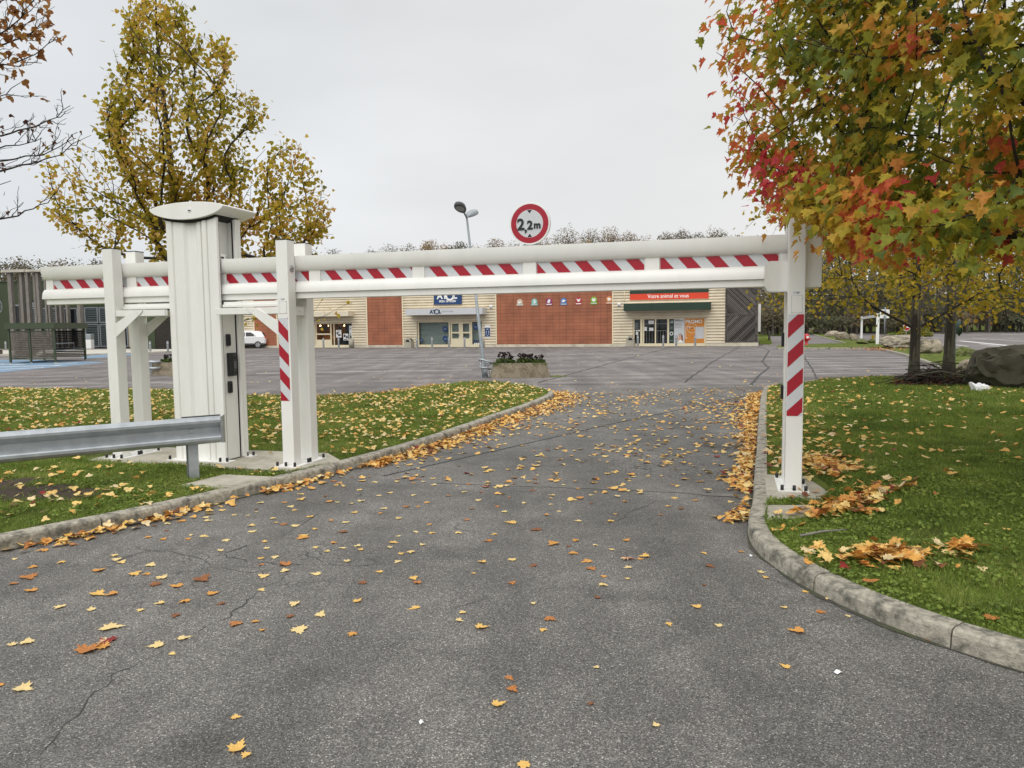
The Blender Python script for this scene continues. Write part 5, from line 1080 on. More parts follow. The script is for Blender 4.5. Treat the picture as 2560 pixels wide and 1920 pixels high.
def branch_mesh(name, P, par, rad, mt, parent, seg=5, skip=0):
    n = len(P); ch = [[] for _ in range(n)]
    for i in range(1, n): ch[par[i]].append(i)
    mb = MB(); done = np.zeros(n, bool)
    stack = [(0, -1)]
    while stack:
        i, p = stack.pop(); chain = ([p] if p >= 0 else []) + [i]
        while ch[chain[-1]]:
            c = ch[chain[-1]]; b = max(c, key=lambda k: rad[k]); 
            for k in c:
                if k != b: stack.append((k, chain[-1]))
            chain.append(b)
        rr = [rad[k] for k in chain]
        if p >= 0: rr[0] = min(rr[0], rr[1] * 1.25)
        sg_ = 9 if rr[0] > .05 else (5 if rr[0] > .012 else 3)
        if len(chain) > 1: mb.tube([tuple(P[k]) for k in chain], rr, sg_, 0, False)
    me = bpy.data.meshes.new(name); me.from_pydata(mb.v, [], mb.f); me.polygons.foreach_set('use_smooth', [True] * len(mb.f)); me.materials.append(mt); me.update()
    o = bpy.data.objects.new(name, me); COL.objects.link(o)
    if parent is not None: o.parent = parent
    return o
def sample_envelope(n, zR, cx=lambda z: (0, 0), shell=.5, zpow=1.0):
    zs = np.array([q[0] for q in zR]); rs = np.array([q[1] for q in zR]); o = []
    while len(o) < n:
        z = zs[0] + (zs[-1] - zs[0]) * random.random(); r_ = np.interp(z, zs, rs)
        if random.random() > (r_ / rs.max()) ** zpow: continue
        a = random.uniform(0, 2 * math.pi); q = r_ * math.sqrt(random.uniform(shell ** 2, 1)); ox, oy = cx(z); o.append((q * math.cos(a) + ox, q * math.sin(a) + oy, z))
    return np.array(o)
def clumpy(T, s, thr, seed): return T[np.array([noise.noise((p[0] * s + seed, p[1] * s, p[2] * s)) for p in T]) > thr]
def twig_leaves(P, par, tips, per, spread, seed=0, back=3):
    """leaf positions strung along the last few segments of each twig"""
    pos = []; outd = []
    for t_ in tips:
        ch = [t_]; 
        for _ in range(back):
            if par[ch[-1]] >= 0: ch.append(par[ch[-1]])
        k = per() 
        for _ in range(k):
            f = random.random() ** 1.2 * (len(ch) - 1); i = min(int(f), len(ch) - 2) if len(ch) > 1 else 0
            p = P[ch[i]] + (P[ch[min(i + 1, len(ch) - 1)]] - P[ch[i]]) * (f - i) + rng.normal(0, spread, 3); pos.append(p); d = P[ch[0]] - P[ch[-1]]; outd.append(d)
    return np.array(pos), unit(np.array(outd) + 1e-6)
def wander(base, top, n, amp, lean=(0, 0)):
    b, t_ = np.array(base, float), np.array(top, float); o = []
    for i in range(n + 1):
        f = i / n; q = b + (t_ - b) * f; q[0] += amp * noise.noise((f * 3, b[0], 1)) * f; q[1] += amp * noise.noise((f * 3, b[0], 9)) * f; o.append(q)
    return o
def trunk_mesh(pts, rads, mt, parent, seg=14, flare=1.5):
    mb = MB(); rr = list(rads); rr[0] *= flare
    mb.tube([tuple(p) for p in pts], rr, seg, 0, True); o = mb.build('trunk', mt, parent)
    for v in o.data.vertices:
        q = noise.noise((v.co.x * 3, v.co.y * 3, v.co.z * 1.2)) * .02; 
        v.co.x += q; v.co.y += q * .7
    return o

# --- linden behind the barrier, left of centre
tb = G(482, 1037, .1); t0 = thing('linden_tree', 'tall thinning linden with yellow-green leaves behind the white column', 'tree', (tb[0], tb[1], .1))
def lobe(poly, n, cxp, wmax, dens=1.0):
    """twig tips inside one lobe of the crown: outline in height and width, rounded in depth"""
    pl_ = np.array(poly, float); lo, hi = pl_.min(0), pl_.max(0); o = []
    while len(o) < n:
        q = np.array([[random.uniform(lo[0], hi[0]), random.uniform(lo[1], hi[1])]])
        if not inside(pl_, q)[0]: continue
        e = float(edge_dist(pl_, q)[0]); dep = min(wmax, .25 + 1.15 * e * 15 / FPX * 1.6); p = AT(q[0][0], q[0][1], tb[1]); o.append((p[0] - tb[0], random.uniform(-1, 1) * dep, p[2] - .1))
    return np.array(o)
T1 = lobe([(385, -25), (430, -25), (466, 5), (478, 75), (500, 95), (560, 90), (585, 150), (640, 200), (655, 290), (650, 370), (600, 440), (480, 490), (430, 505), (340, 470), (275, 400), (270, 290), (290, 190), (315, 110), (345, 30)], 1450, 430, 1.7)
T2 = lobe([(560, 430), (670, 375), (735, 335), (790, 430), (860, 560), (868, 640), (760, 655), (640, 655), (600, 560), (520, 490)], 560, 700, 1.3)
T3 = lobe([(275, 340), (160, 370), (118, 440), (125, 540), (190, 630), (380, 660), (410, 560), (330, 430)], 330, 250, 1.4)
T4 = lobe([(380, 500), (600, 480), (640, 640), (380, 650)], 160, 480, 1.8)
T = np.vstack([clumpy(T1, 1.1, -.16, 4.0), clumpy(T2, 1.1, -.14, 2.0), clumpy(T3, 1.1, -.08, 7.0), T4])
T = np.vstack([T, [(1.9, -.5, 2.35), (2.2, -.9, 1.95), (2.35, -.7, 1.6), (1.75, -.8, 2.1), (3.3, .2, 2.3), (2.9, -.3, 2.4), (2.75, .6, 2.05)]])
tk = wander((0, 0, 0), (-.36, 0, 8.3), 14, .12)
P_, par_, tips_ = skeleton(tk, T, 1.5, .30, .04, np.array([-.2, 0, 2.6]), 1.0)
rad_, cnt_ = branch_radii(par_, tips_, .0034, .46, .10)
for i in range(len(tk)): rad_[i] = max(rad_[i], .115 * (1 - i / len(tk)) ** .9 + .006)
trunk_mesh([P_[i] for i in range(6)], [rad_[i] for i in range(6)], M['bark'], t0, 12, 1.35)
branch_mesh('branches', P_, par_, rad_, M['twig'], t0)
pos, od = twig_leaves(P_, par_, tips_, lambda: random.choice((5, 6, 7, 8, 9)), .10, 0, 3)
m_ = len(pos); dn = np.array([0, 0, -1.0]); tipd = unit(od * .5 + dn * .8 + rng.normal(0, .45, (m_, 3))); nr = unit(rng.normal(0, 1, (m_, 3)) + np.array([0, -.2, .5]))
hv = np.clip(.58 + .20 * rng.normal(0, 1, m_) + .50 * np.array([noise.noise(p * 1.1) for p in pos]) - .035 * (pos[:, 2] - 4), 0, 1)
leaves('crown', pos, nr, tipd, rng.uniform(.06, .108, m_), hv, 'heart', M['linden'], t0)

# --- maple on the left, mostly out of the frame: only its outer branches hang in
tl = thing('maple_tree', 'almost bare maple with brown leaves reaching in from the left edge', 'tree', (-10.2, 9.6, .1))
T = sample_envelope(420, [(2.9, 1.8), (3.4, 3.2), (4.2, 3.9), (5.4, 3.9), (6.6, 3.5), (8.0, 2.6), (9, 1.2)], lambda z: (0, 0), .35)
T = T[(1280 + FPX * (T[:, 0] - 10.2) / np.maximum(T[:, 1] + 9.6, 2)) < -60]
tk = wander((0, 0, 0), (0.1, 0, 8.6), 12, .2)
P_, par_, tips_ = skeleton(tk, T, .6, .28, .05, np.array([0, 0, 2.5]))
rad_, _ = branch_radii(par_, tips_, .0032, .38, .07)
for i in range(len(tk)): rad_[i] = max(rad_[i], .15 * (1 - i / len(tk)) + .01)
trunk_mesh([P_[i] for i in range(5)], [rad_[i] for i in range(5)], M['bark'], tl)
branch_mesh('branches', P_, par_, rad_, M['twig'], tl)
pos, od = twig_leaves(P_, par_, tips_, lambda: random.choice((1, 2, 3, 4)), .09, 0, 3); hl = np.clip(.5 + rng.normal(0, .2, len(pos)), 0, 1); sz_ = rng.uniform(.08, .13, len(pos))
# the boughs that reach into view, each followed from the trunk with its side twigs
mbb = MB(); lp2, lo2, lh2, ls2 = [], [], [], []
def bough(zt, path, leafy, nside):
    r0 = np.array([.1, 0, zt]); pts = [r0 + (np.array([0, 0, 0]))] + [AT(px, py, Yv) - np.array([-10.2, 9.6, .1]) for px, py, Yv in path]; pts = np.array(pts); d = np.r_[0, np.cumsum(np.linalg.norm(np.diff(pts, axis=0), axis=1))]; n = int(d[-1] / .12); sarr = np.linspace(0, d[-1], n)
    q = np.c_[[np.interp(sarr, d, pts[:, k]) for k in range(3)]].T
    for _ in range(6): q[1:-1] = q[1:-1] * .5 + (q[:-2] + q[2:]) * .25
    q[1:-1] += rng.normal(0, .012, (n - 2, 3)); mbb.tube([tuple(p) for p in q], list(np.interp(np.linspace(0, 1, n), [0, .5, .8, 1], [.055, .024, .011, .004])), 5, 0, False)
    for _ in range(nside):
        f = random.uniform(.45, 1) ** .8; i = min(int(f * n), n - 2); ax_ = unit(q[i + 1] - q[max(i - 1, 0)]); L_ = random.uniform(.18, .6) * (1.25 - .6 * f); dv = unit(ax_ * .9 + rng.normal(0, .5, 3) + np.array([0, 0, .35])); k = 5
        tw_ = [q[i] + dv * L_ * j / k + np.array([0, 0, .10 * L_ * (j / k) ** 2]) + rng.normal(0, .010, 3) * (j > 0) for j in range(k + 1)]; mbb.tube([tuple(p) for p in tw_], list(np.linspace(.007, .003, k + 1)), 3, 0, False)
        ends = [tw_[-1], tw_[3]]
        for _ in range(random.choice((1, 2, 3))):
            b0 = tw_[random.randint(1, 4)]; d2 = unit(dv + rng.normal(0, .6, 3) + [0, 0, .2]); e = b0 + d2 * random.uniform(.06, .2); mbb.tube([tuple(b0), tuple((b0 + e) / 2 + rng.normal(0, .008, 3)), tuple(e)], [.004, .003, .0025], 3, 0, False); ends.append(e)
        for e in ends:
            for _ in range(random.choice((0, 0, 1, 1, 2)) if leafy else random.choice((0, 0, 0, 0, 1))): lp2.append(e + rng.normal(0, .04, 3)); lo2.append(dv); lh2.append(random.gauss(.55, .2) if leafy else random.gauss(.10, .1)); ls2.append(random.uniform(.075, .135) if leafy else random.uniform(.05, .085))
bough(2.9, [(-300, 610, 10.2), (-50, 560, 10), (30, 545, 10), (85, 528, 10), (125, 500, 9.9), (140, 478, 9.8)], False, 13)
bough(3.2, [(-300, 500, 10.2), (-40, 440, 10), (40, 418, 9.9), (110, 402, 9.8), (165, 380, 9.7), (196, 352, 9.6)], False, 17)
bough(3.4, [(-300, 470, 10.3), (-20, 402, 10.2), (60, 398, 10.2), (128, 384, 10.2), (190, 345, 10.2)], False, 14)
bough(3.7, [(-300, 420, 10), (-20, 338, 10), (50, 330, 10), (110, 312, 9.9), (150, 285, 9.8), (176, 264, 9.8)], False, 15)
bough(3.8, [(-300, 400, 10.3), (-30, 372, 10.3), (50, 368, 10.2), (105, 345, 10.1)], False, 12)
bough(3.0, [(-300, 520, 9.8), (-60, 478, 9.8), (-10, 470, 9.8), (28, 452, 9.8)], False, 6)
bough(4.3, [(-300, 330, 10.1), (-40, 262, 10), (20, 232, 10), (52, 206, 10)], True, 12)
bough(4.9, [(-300, 240, 10.1), (-40, 172, 10), (40, 158, 10), (95, 136, 10), (128, 112, 10), (142, 98, 10)], True, 20)
bough(5.0, [(-300, 230, 10.3), (-40, 165, 10.3), (50, 160, 10.3), (104, 158, 10.2)], True, 14)
bough(5.3, [(-300, 190, 10), (-40, 110, 10), (30, 68, 10), (70, 30, 9.9), (92, -12, 9.9)], True, 20)
bough(5.2, [(-300, 200, 10.4), (-40, 130, 10.4), (40, 105, 10.3), (90, 75, 10.2), (120, 48, 10.2)], True, 18)
bough(5.7, [(-300, 130, 10), (-40, 40, 10), (40, -30, 10)], True, 14)
mbb.build('boughs', M['twig'], tl)
pos = np.vstack([pos, np.array(lp2)]); od = np.vstack([od, np.array(lo2)]); hl = np.clip(np.r_[hl, lh2], 0, 1); sz_ = np.r_[sz_, ls2]; m_ = len(pos)
leaves('crown', pos, unit(rng.normal(0, 1, (m_, 3)) + np.array([0, -.4, .2])), unit(od * .4 + dn * 1.0 + rng.normal(0, .35, (m_, 3))), sz_, hl, 'maple_lo', M['maple_brown'], tl, .5)

# --- big near maple on the right
nm_ = thing('maple_tree', 'large near maple with olive, orange and red leaves overhanging the right side', 'tree', (6.6, 7.6, .12))
ZR = [(2.7, 2.7), (2.85, 3.3), (3.1, 3.65), (3.4, 3.95), (3.9, 4.3), (4.7, 4.5), (5.4, 4.3), (6.3, 3.7), (7.2, 2.6), (8.0, 1.2)]
T = sample_envelope(4700, [(z - .1, r_) for z, r_ in ZR], lambda z: (0, 0), .60, .6)
# thin out the side nobody can see from the road
ang = np.arctan2(T[:, 1], T[:, 0]); vis = (np.cos(ang - math.atan2(-7.6, -6.6)) > -.1); T = T[vis | (rng.random(len(T)) < .22)]
T = clumpy(T, .8, -.34, 2.0)
T = T[np.linalg.norm(T - np.array([6.6, 7.6, 0]) * -1, axis=1) > 3]
for px, py, Yv in [(1960, 515, 7.1), (1985, 540, 6.9), (2015, 530, 6.8), (2045, 545, 6.6), (2060, 500, 6.5), (1990, 490, 7.0), (2095, 545, 6.2), (2140, 550, 6.0), (2190, 555, 5.8), (2250, 570, 5.7), (2300, 575, 5.6), (2360, 560, 5.5), (1950, 470, 7.2), (1940, 440, 7.4), (2030, 480, 6.6), (2110, 500, 6.1), (2220, 530, 5.8), (1930, 410, 7.6), (1900, 380, 7.8), (2420, 530, 5.4), (2500, 520, 5.3)]:
    for _ in range(3):
        q = AT(px + rng.normal(0, 14), py + rng.normal(0, 12), Yv + rng.normal(0, .2)); T = np.vstack([T, [q[0] - 6.6, q[1] - 7.6, q[2] - .12]])
tk = wander((0, 0, 0), (-.1, -.1, 7.2), 12, .2)
P_, par_, tips_ = skeleton(tk, T, .5, .30, .05, np.array([0, 0, 2.6]))
rad_, _ = branch_radii(par_, tips_, .0034, .42, .09)
for i in range(len(tk)): rad_[i] = max(rad_[i], .16 * (1 - i / len(tk)) + .01)
trunk_mesh([P_[i] for i in range(4)], [rad_[i] for i in range(4)], M['bark'], nm_)
branch_mesh('branches', P_, par_, rad_, M['twig'], nm_)
pos, od = twig_leaves(P_, par_, tips_, lambda: random.choice((10, 11, 12, 13, 15)), .15, 0, 3)
rad2 = unit(pos * np.array([1, 1, .0])); outw = unit(pos - np.array([0, 0, 4.2])); m_ = len(pos)
tipd = unit(outw * .5 + np.array([0, 0, -.75]) + rng.normal(0, .35, (m_, 3))); nr = unit(outw * .7 + np.array([0, 0, .7]) + rng.normal(0, .45, (m_, 3)))
# red in clusters and on the outer sprays: whole twigs turn together, more at the left edge of the crown
tw = np.array([noise.noise(p * 1.6 + np.array([5, 1, 2])) for p in pos]); tw2 = np.array([noise.noise(p * .55 + np.array([1, 7, 3])) for p in pos])
rr_ = np.linalg.norm(pos[:, :2], axis=1) / np.interp(pos[:, 2], [q[0] for q in ZR], [q[1] for q in ZR]); left_edge = np.clip((np.cos(np.arctan2(pos[:, 1], pos[:, 0]) - R(160)) - .60) / .35, 0, 1)
hv = .235 + .74 * np.maximum(tw, -.25) + .30 * tw2 + .11 * rng.normal(0, 1, m_) + .40 * left_edge * np.clip((rr_ - .72) / .25, 0, 1) + .10 * np.clip((3.4 - pos[:, 2]) / .8, 0, 1)
leaves('crown', pos, nr, tipd, rng.uniform(.07, .146, m_), np.clip(hv, 0, 1), 'maple', M['maple_near'], nm_, .42)

# --- the two trunks on the right lawn
def midtree(px, py, label, h, R0, tr, seed, mt, ntw, z0=2.2, squash=1.0, up=.25, lean=0.0, gaps=-.15, kind='heart', lsz=(.075, .125), hue0=.45, name='linden_tree'):
    q = G(px, py, .14); random.seed(seed); t_ = thing(name, label, 'tree', (q[0], q[1], .14))
    ZR = [(z0, R0 * .62), (z0 + h * .06, R0 * .92), (z0 + h * .18, R0), (z0 + h * .38, R0 * .9), (z0 + h * .6, R0 * .68), (z0 + h * .8, R0 * .4), (z0 + h * .92, R0 * .1)]
    T = clumpy(sample_envelope(ntw, ZR, lambda z: (lean * z * .3, 0), .35, .6), .6, gaps, seed * 1.7)
    tk = wander((0, 0, 0), (lean * h * .3, 0, z0 + h * .86), 12, .25); P_, par_, tips_ = skeleton(tk, T, up, .45, .07, np.array([0, 0, z0]))
    rad_, _ = branch_radii(par_, tips_, .004, .40, tr * .32)
    for i in range(len(tk)): rad_[i] = max(rad_[i], tr * (1 - .85 * i / len(tk)))
    nt_ = max(3, int(12 * z0 / (z0 + h * .86)) + 2)
    trunk_mesh([P_[i] for i in range(nt_)], [rad_[i] for i in range(nt_)], M['bark'], t_, 14, 1.3); branch_mesh('branches', P_, par_, rad_, M['twig'], t_)
    pos, od = twig_leaves(P_, par_, tips_, lambda: random.choice((12, 14, 16, 18, 20)), .22, 0, 3); m_ = len(pos)
    hv = np.clip(hue0 + .2 * rng.normal(0, 1, m_) + .3 * np.array([noise.noise(p * .7 + np.array([seed, 0, 0])) for p in pos]), 0, 1)
    leaves('crown', pos, unit(rng.normal(0, 1, (m_, 3)) + np.array([0, -.2, .5])), unit(od * .5 + dn * .7 + rng.normal(0, .4, (m_, 3))), rng.uniform(*lsz, m_), hv, kind, mt, t_); return t_
midtree(2284, 969, 'slim straight trunk linden with yellow leaves, left of the brush pile', 8.2, 4.5, .135, 21, M['linden_gold'], 900, 2.0, up=.15, gaps=-.12)
midtree(2371, 944, 'thicker trunk linden with golden leaves behind the brush pile', 7.0, 4.6, .165, 33, M['linden_gold'], 560, 2.6, up=.15, gaps=-.12, hue0=.55)
midtree(1912, 829, 'small orange and green tree behind the timber gate', 6.5, 4.2, .16, 41, M['maple_near'], 260, 2.2, kind='maple_lo', lsz=(.2, .34), hue0=.42, name='maple_tree')
midtree(1985, 826, 'yellow-green tree seen past the right barrier post', 7.5, 4.6, .2, 43, M['linden_gold'], 260, 1.8, lsz=(.18, .30), hue0=.35)
midtree(2100, 815, 'broad golden tree over the distant boulders', 9.0, 6.5, .25, 45, M['linden_gold'], 300, 2.2, lsz=(.22, .36), hue0=.45)
random.seed(5)
# ================================================================== MIDDLE GROUND
# leaning lamp post with twin heads
q = G(1213, 943); dY = q[1]
lp = thing('lamp_post', 'leaning grey lamp post with two heads beside the centre planter', 'street lamp', (q[0], q[1], 0))
tp = AT(1167, 544, dY) - q; ax = Vector(tp).normalized()
mb = MB(); mb.tube([(0, 0, 0), tuple(ax * .35), tuple(ax * .4), tuple(tp)], [.085, .08, .072, .038], 14); mb.build('pole', M['pole'], lp)
mb = MB(); mb.lathe([(.0, .02), (.17, .02), (.17, 0)], 16); mb.tube([(0, 0, .0), tuple(ax * .30)], [.12, .09], 14); mb.build('base_flange', M['pole'], lp)
h1 = AT(1151, 520, dY - .9) - q; h2 = AT(1180, 535.5, dY + .5) - q; tpv = Vector(tp)
for hd, ln, nm in ((h1, .95, 'a'), (h2, .8, 'b')):
    c = Vector(hd); d = (c - tpv); mb = MB(); mb.tube([tuple(tpv), tuple(tpv + d * .5 + Vector((0, 0, .03))), tuple(tpv + d * .85)], [.035, .032, .03], 8); mb.build('arm', M['pole'], lp)
    fw = d.normalized(); sd_ = fw.cross(Vector((0, 0, 1))).normalized(); upv = sd_.cross(fw)
    n = 20; ring = []
    for i in range(n): a = 2 * math.pi * i / n; ring.append((math.cos(a) * .42, math.sin(a) * (.20 + .02 * math.cos(a))))
    mb = MB(); vs = []
    for s_, zz in ((.55, .13), (.85, .10), (1, .02), (.96, -.035)): vs += [tuple(c + fw * (x * s_) + sd_ * (y * s_) + upv * zz) for x, y in ring]
    fs = [(k * n + i, k * n + (i + 1) % n, (k + 1) * n + (i + 1) % n, (k + 1) * n + i) for k in range(3) for i in range(n)] + [tuple(range(n))]
    mb.mesh(vs, fs, 0, True); hh = mb.build('lamp_head', M['pole'] if nm == 'b' else M['darkgrey'], lp)
    mb = MB(); mb.poly([tuple(c + fw * (x * .96) + sd_ * (y * .96) - upv * .035) for x, y in ring]); mb.build('under_tray', M['darkgrey'], hh)
    mb = MB(); mb.poly([tuple(c + fw * (x * .62 + .03) + sd_ * (y * .75) - upv * .039) for x, y in ring]); mb.build('lamp_glass', M['paletext'], hh)
# bent steel hoop guard round the lamp foot
hg = thing('hoop_guard', 'bent galvanised hoop guard round the foot of the leaning lamp post', 'guard', (q[0], q[1], 0))
def GP(x, y, dy): return tuple(AT(x, y, dY + dy) - q)
mb = MB(); mb.tube([GP(1196.5, 898.5, -.3), GP(1205, 899, -.42), GP(1218, 903, -.4), GP(1231, 908, -.3)], .035, 8); mb.tube([GP(1231, 908, -.3), GP(1222, 909, .05), GP(1205, 903, .2), GP(1196.5, 898.5, -.3)], .035, 8); mb.build('upper_hoop', M['galv'], hg)
mb = MB(); mb.tube([GP(1198, 918, -.3), GP(1208, 919, -.4), GP(1219, 920, -.35), GP(1226, 923, -.25)], .035, 8); mb.tube([GP(1198, 918, -.3), GP(1203, 914.5, .2), GP(1214, 916, .25)], .03, 8); mb.build('lower_hoop', M['galv'], hg)
for a, b in (((1200, 901), (1207, 944)), ((1206, 903), (1211, 944.5)), ((1224, 906), (1219, 917)), ((1217, 918), (1218, 944)), ((1219, 921), (1226.5, 941)), ((1229, 909), (1229, 938))):
    mb = MB(); p0, p1 = GP(*a, -.3), GP(*b, -.25); mb.tube([p0, (p1[0], p1[1], max(0, p1[2]))], .016, 6); mb.build('stay', M['galv'], hg)
# planters
def planter(cx_, cy_, rz, label, L_, seed):
    p = thing('planter', label, 'planter', (cx_, cy_, 0), rz); rs = random.Random(seed)
    W_, Hh = .36, .53; prof = [(0, 1.10), (.10, 1.09), (.17, 1.04), (.40, .985), (Hh, .975)]
    mb = MB(); n = 24; rows = []
    for z, s_ in prof:
        ring = []
        for k in range(n):
            a = 2 * math.pi * (k + .5) / n; cx2 = math.copysign(abs(math.cos(a)) ** .22, math.cos(a)); cy2 = math.copysign(abs(math.sin(a)) ** .22, math.sin(a))
            ring.append((cx2 * (L_ / 2 * (1 + (s_ - 1) * .75)), cy2 * W_ * s_, z))
        rows.append(ring)
    inn = [(x * .93, y * .82, Hh) for x, y, z in rows[-1]]; soil_ = [(x * .93, y * .82, Hh - .06) for x, y, z in rows[-1]]; rows += [inn, soil_]
    v = [q_ for r_ in rows for q_ in r_]; mb.mesh(v, [(i * n + k, i * n + (k + 1) % n, (i + 1) * n + (k + 1) % n, (i + 1) * n + k) for i in range(len(rows) - 1) for k in range(n)], 0, True); hard(mb.build('trough', M['agg'], p), 40)
    mb = MB(); mb.poly(soil_); mb.build('soil', M['soil'], p)
    return p
def clump_plants(p, xs, seed, flower=True):
    rs = np.random.default_rng(seed); lp_, ln_, lt, lh = [], [], [], []; heads = []; stems = MB()
    for x, hgt, wd in xs:
        for _ in range(int(170 * wd / .3)):
            a = rs.uniform(0, 6.28); r_ = wd * math.sqrt(rs.random()); z = .50 + hgt * .62 * rs.random() ** .8 * (1 - .5 * r_ / wd)
            lp_.append((x + r_ * math.cos(a), r_ * .7 * math.sin(a), z)); ln_.append(rs.normal(0, 1, 3) + [0, -.3, .8]); lt.append((math.cos(a), math.sin(a), .6)); lh.append(rs.uniform(.1, .62))
        for _ in range(int(26 * wd / .3)):
            a = rs.uniform(0, 6.28); r_ = wd * rs.random(); hx, hy, hz = x + r_ * math.cos(a), r_ * .7 * math.sin(a), .50 + hgt * rs.uniform(.62, 1.0)
            stems.tube([(x + r_ * .5 * math.cos(a), r_ * .3 * math.sin(a), .48), (hx, hy, hz)], .006, 4, 0, False); heads.append((hx, hy, hz))
    stems.build('stems', M['twig'], p)
    hb_ = MB()
    for x, y, z in heads: hb_.lathe([(0, -.02), (.035, -.005), (.05, .018), (.03, .034), (0, .038)], 7, (x, y, z))
    hb_.build('dry_flower_heads', mat('dry_flower_brown', (.020, .012, .011, 1), .95, var=.4, scale=40), p)
    lp_, ln_, lt = map(np.array, (lp_, ln_, lt)); leaves('foliage', lp_, unit(ln_), unit(lt), rs.uniform(.05, .10, len(lp_)), np.array(lh), 'heart', M['bush'], p)
pc = G(1301, 944.5); pl_ = planter(pc[0], pc[1] + .36, R(-.5), 'long exposed-aggregate concrete planter beside the leaning lamp post', 2.02, 1)
clump_plants(pl_, [(-.58, .40, .26), (-.34, .28, .14), (.10, .36, .24), (.36, .33, .22), (.62, .26, .12), (.80, .30, .08)], 3)
gq = MB(); rs = random.Random(4)
for _ in range(260):
    x = rs.choice((rs.uniform(-.98, -.75), rs.uniform(.45, .95), rs.uniform(-1, 1))); y = -.32 - rs.random() * .04; a = rs.uniform(-.5, .5); h_ = rs.uniform(.04, .12) * (1 if rs.random() < .6 else -1)
    gq.poly([(x - .006, y, .52), (x + .006, y, .52), (x + a * .1, y - .03, .52 + h_)])
gq.build('trailing_grass', M['blade'], pl_)
pc2 = G(418, 938); pl2 = planter(pc2[0] + .35, pc2[1] + .36, R(-3), 'concrete planter half hidden behind the barrier column', 2.02, 2); clump_plants(pl2, [(-.5, .34, .25), (.0, .36, .25), (.5, .3, .2)], 8)
q2 = G(380, 938); hg2 = thing('hoop_guard', 'low galvanised guard left of the half hidden planter', 'guard', (q2[0], q2[1], 0))
mb = MB(); mb.box(-.06, .06, -.06, .06, 0, .62); mb.build('post', M['galv'], hg2, .01, 1)
for z in (.56, .30): mb = MB(); mb.tube([(-.32, -.05, z), (-.25, -.22, z), (.25, -.22, z), (.42, -.08, z)], .05, 8); mb.build('rail', M['galv'], hg2)
# grass tuft at the planter foot
q = G(1392, 942)
def tuft(name, label, q, n, r_, h_):
    rs = np.random.default_rng(9); b = np.c_[q[0] + rs.normal(0, r_, n), q[1] + rs.normal(0, r_ * .5, n), np.zeros(n) + .0]; d = rs.normal(0, .5, (n, 2)); w_ = .006
    V = np.stack([b - [w_, 0, 0], b + [w_, 0, 0], b + np.c_[d * h_, rs.uniform(.4, 1, n) * h_]], 1).reshape(-1, 3); return tag(npmesh(name, V, np.arange(3 * n).reshape(-1, 3), M['blade'], None, rs.random(n)), label, 'grass tuft')
tuft('grass_tuft', 'small grass tuft on the asphalt right of the planter', q, 160, .16, .09)

# white car in front of the shop, seen between the column and the striped post
cq = G(658, 871.6); LEN = 4.35
car = thing('parked_car', 'white compact SUV parked by the terracotta wall, half hidden by the barrier column', 'car', (float(G(614, 870.5)[0]), float(G(614, 870.5)[1]), 0), R(8)); car.scale = (1.0, 1.0, 1.05)
# side profile, nose towards -x
def carsec(x):    # (belt half width, roof half width)
    return .90, .62
prof_lo = [(-2.17, .45), (-2.15, .75), (-2.0, .88), (-1.2, 1.0), (-1.05, 1.04), (1.75, 1.12), (2.08, 1.08), (2.17, .95), (2.17, .55), (2.1, .38), (-2.05, .34)]
mb = MB(); ys = (-.90, -.86, .86, .90)
def shell(mb, prof, w0, inset, mi=0):
    n = len(prof); cx2 = sum(p[0] for p in prof) / n; cz2 = sum(p[1] for p in prof) / n
    rings = [[(cx2 + (x - cx2) * k, y, cz2 + (z - cz2) * k) for x, z in prof] for y, k in ((-w0, .95), (-w0 + inset, 1), (w0 - inset, 1), (w0, .95))]
    v = [p for r_ in rings for p in r_]; mb.mesh(v, [(j * n + i, j * n + (i + 1) % n, (j + 1) * n + (i + 1) % n, (j + 1) * n + i) for j in range(3) for i in range(n)], mi, True); mb.mesh(rings[0], [tuple(range(n))], mi); mb.mesh(rings[3], [tuple(range(n))[::-1]], mi)
shell(mb, prof_lo, .90, .10); hard(mb.build('body', M['carwhite'], car), 40)
mb = MB(); cab = [(-1.10, 1.02), (-.35, 1.60), (.1, 1.68), (1.35, 1.66), (1.72, 1.58), (2.05, 1.10)]; wb_, wt_ = .84, .62
va = [(x, -(wb_ if z < 1.2 else wt_), z) for x, z in cab]; vb = [(x, (wb_ if z < 1.2 else wt_), z) for x, z in cab]; n = len(cab)
mb.mesh(va + vb, [(i, i + 1, n + i + 1, n + i) for i in range(n - 1)], 0, True); mb.mesh(va, [tuple(range(n))], 0); mb.mesh(vb, [tuple(range(n))[::-1]], 0); hard(mb.build('cabin', M['carwhite'], car), 50)
def sidewin(x0, x1, x2, x3, s): # quad on cabin side
    def Y(z): return s * (wb_ + (wt_ - wb_) * (z - 1.05) / .55 + .012)
    mb = MB(); mb.poly([(x0, Y(1.14), 1.14), (x1, Y(1.14), 1.14), (x2, Y(1.53), 1.53), (x3, Y(1.53), 1.53)]); mb.build('side_window', M['black'], car)
for s in (-1, 1): sidewin(-.72, .15, .12, -.22, s); sidewin(.24, 1.05, 1.0, .20, s); sidewin(1.10, 1.72, 1.52, 1.06, s)
mb = MB(); mb.poly([(2.045, -.66, 1.17), (2.045, .66, 1.17), (1.78, .54, 1.55), (1.78, -.54, 1.55)]); mb.build('rear_window', M['black'], car)
mb = MB(); mb.poly([(-.98, -.7, 1.13), (-.98, .7, 1.13), (-.42, .56, 1.56), (-.42, -.56, 1.56)]); mb.build('windscreen', M['black'], car)
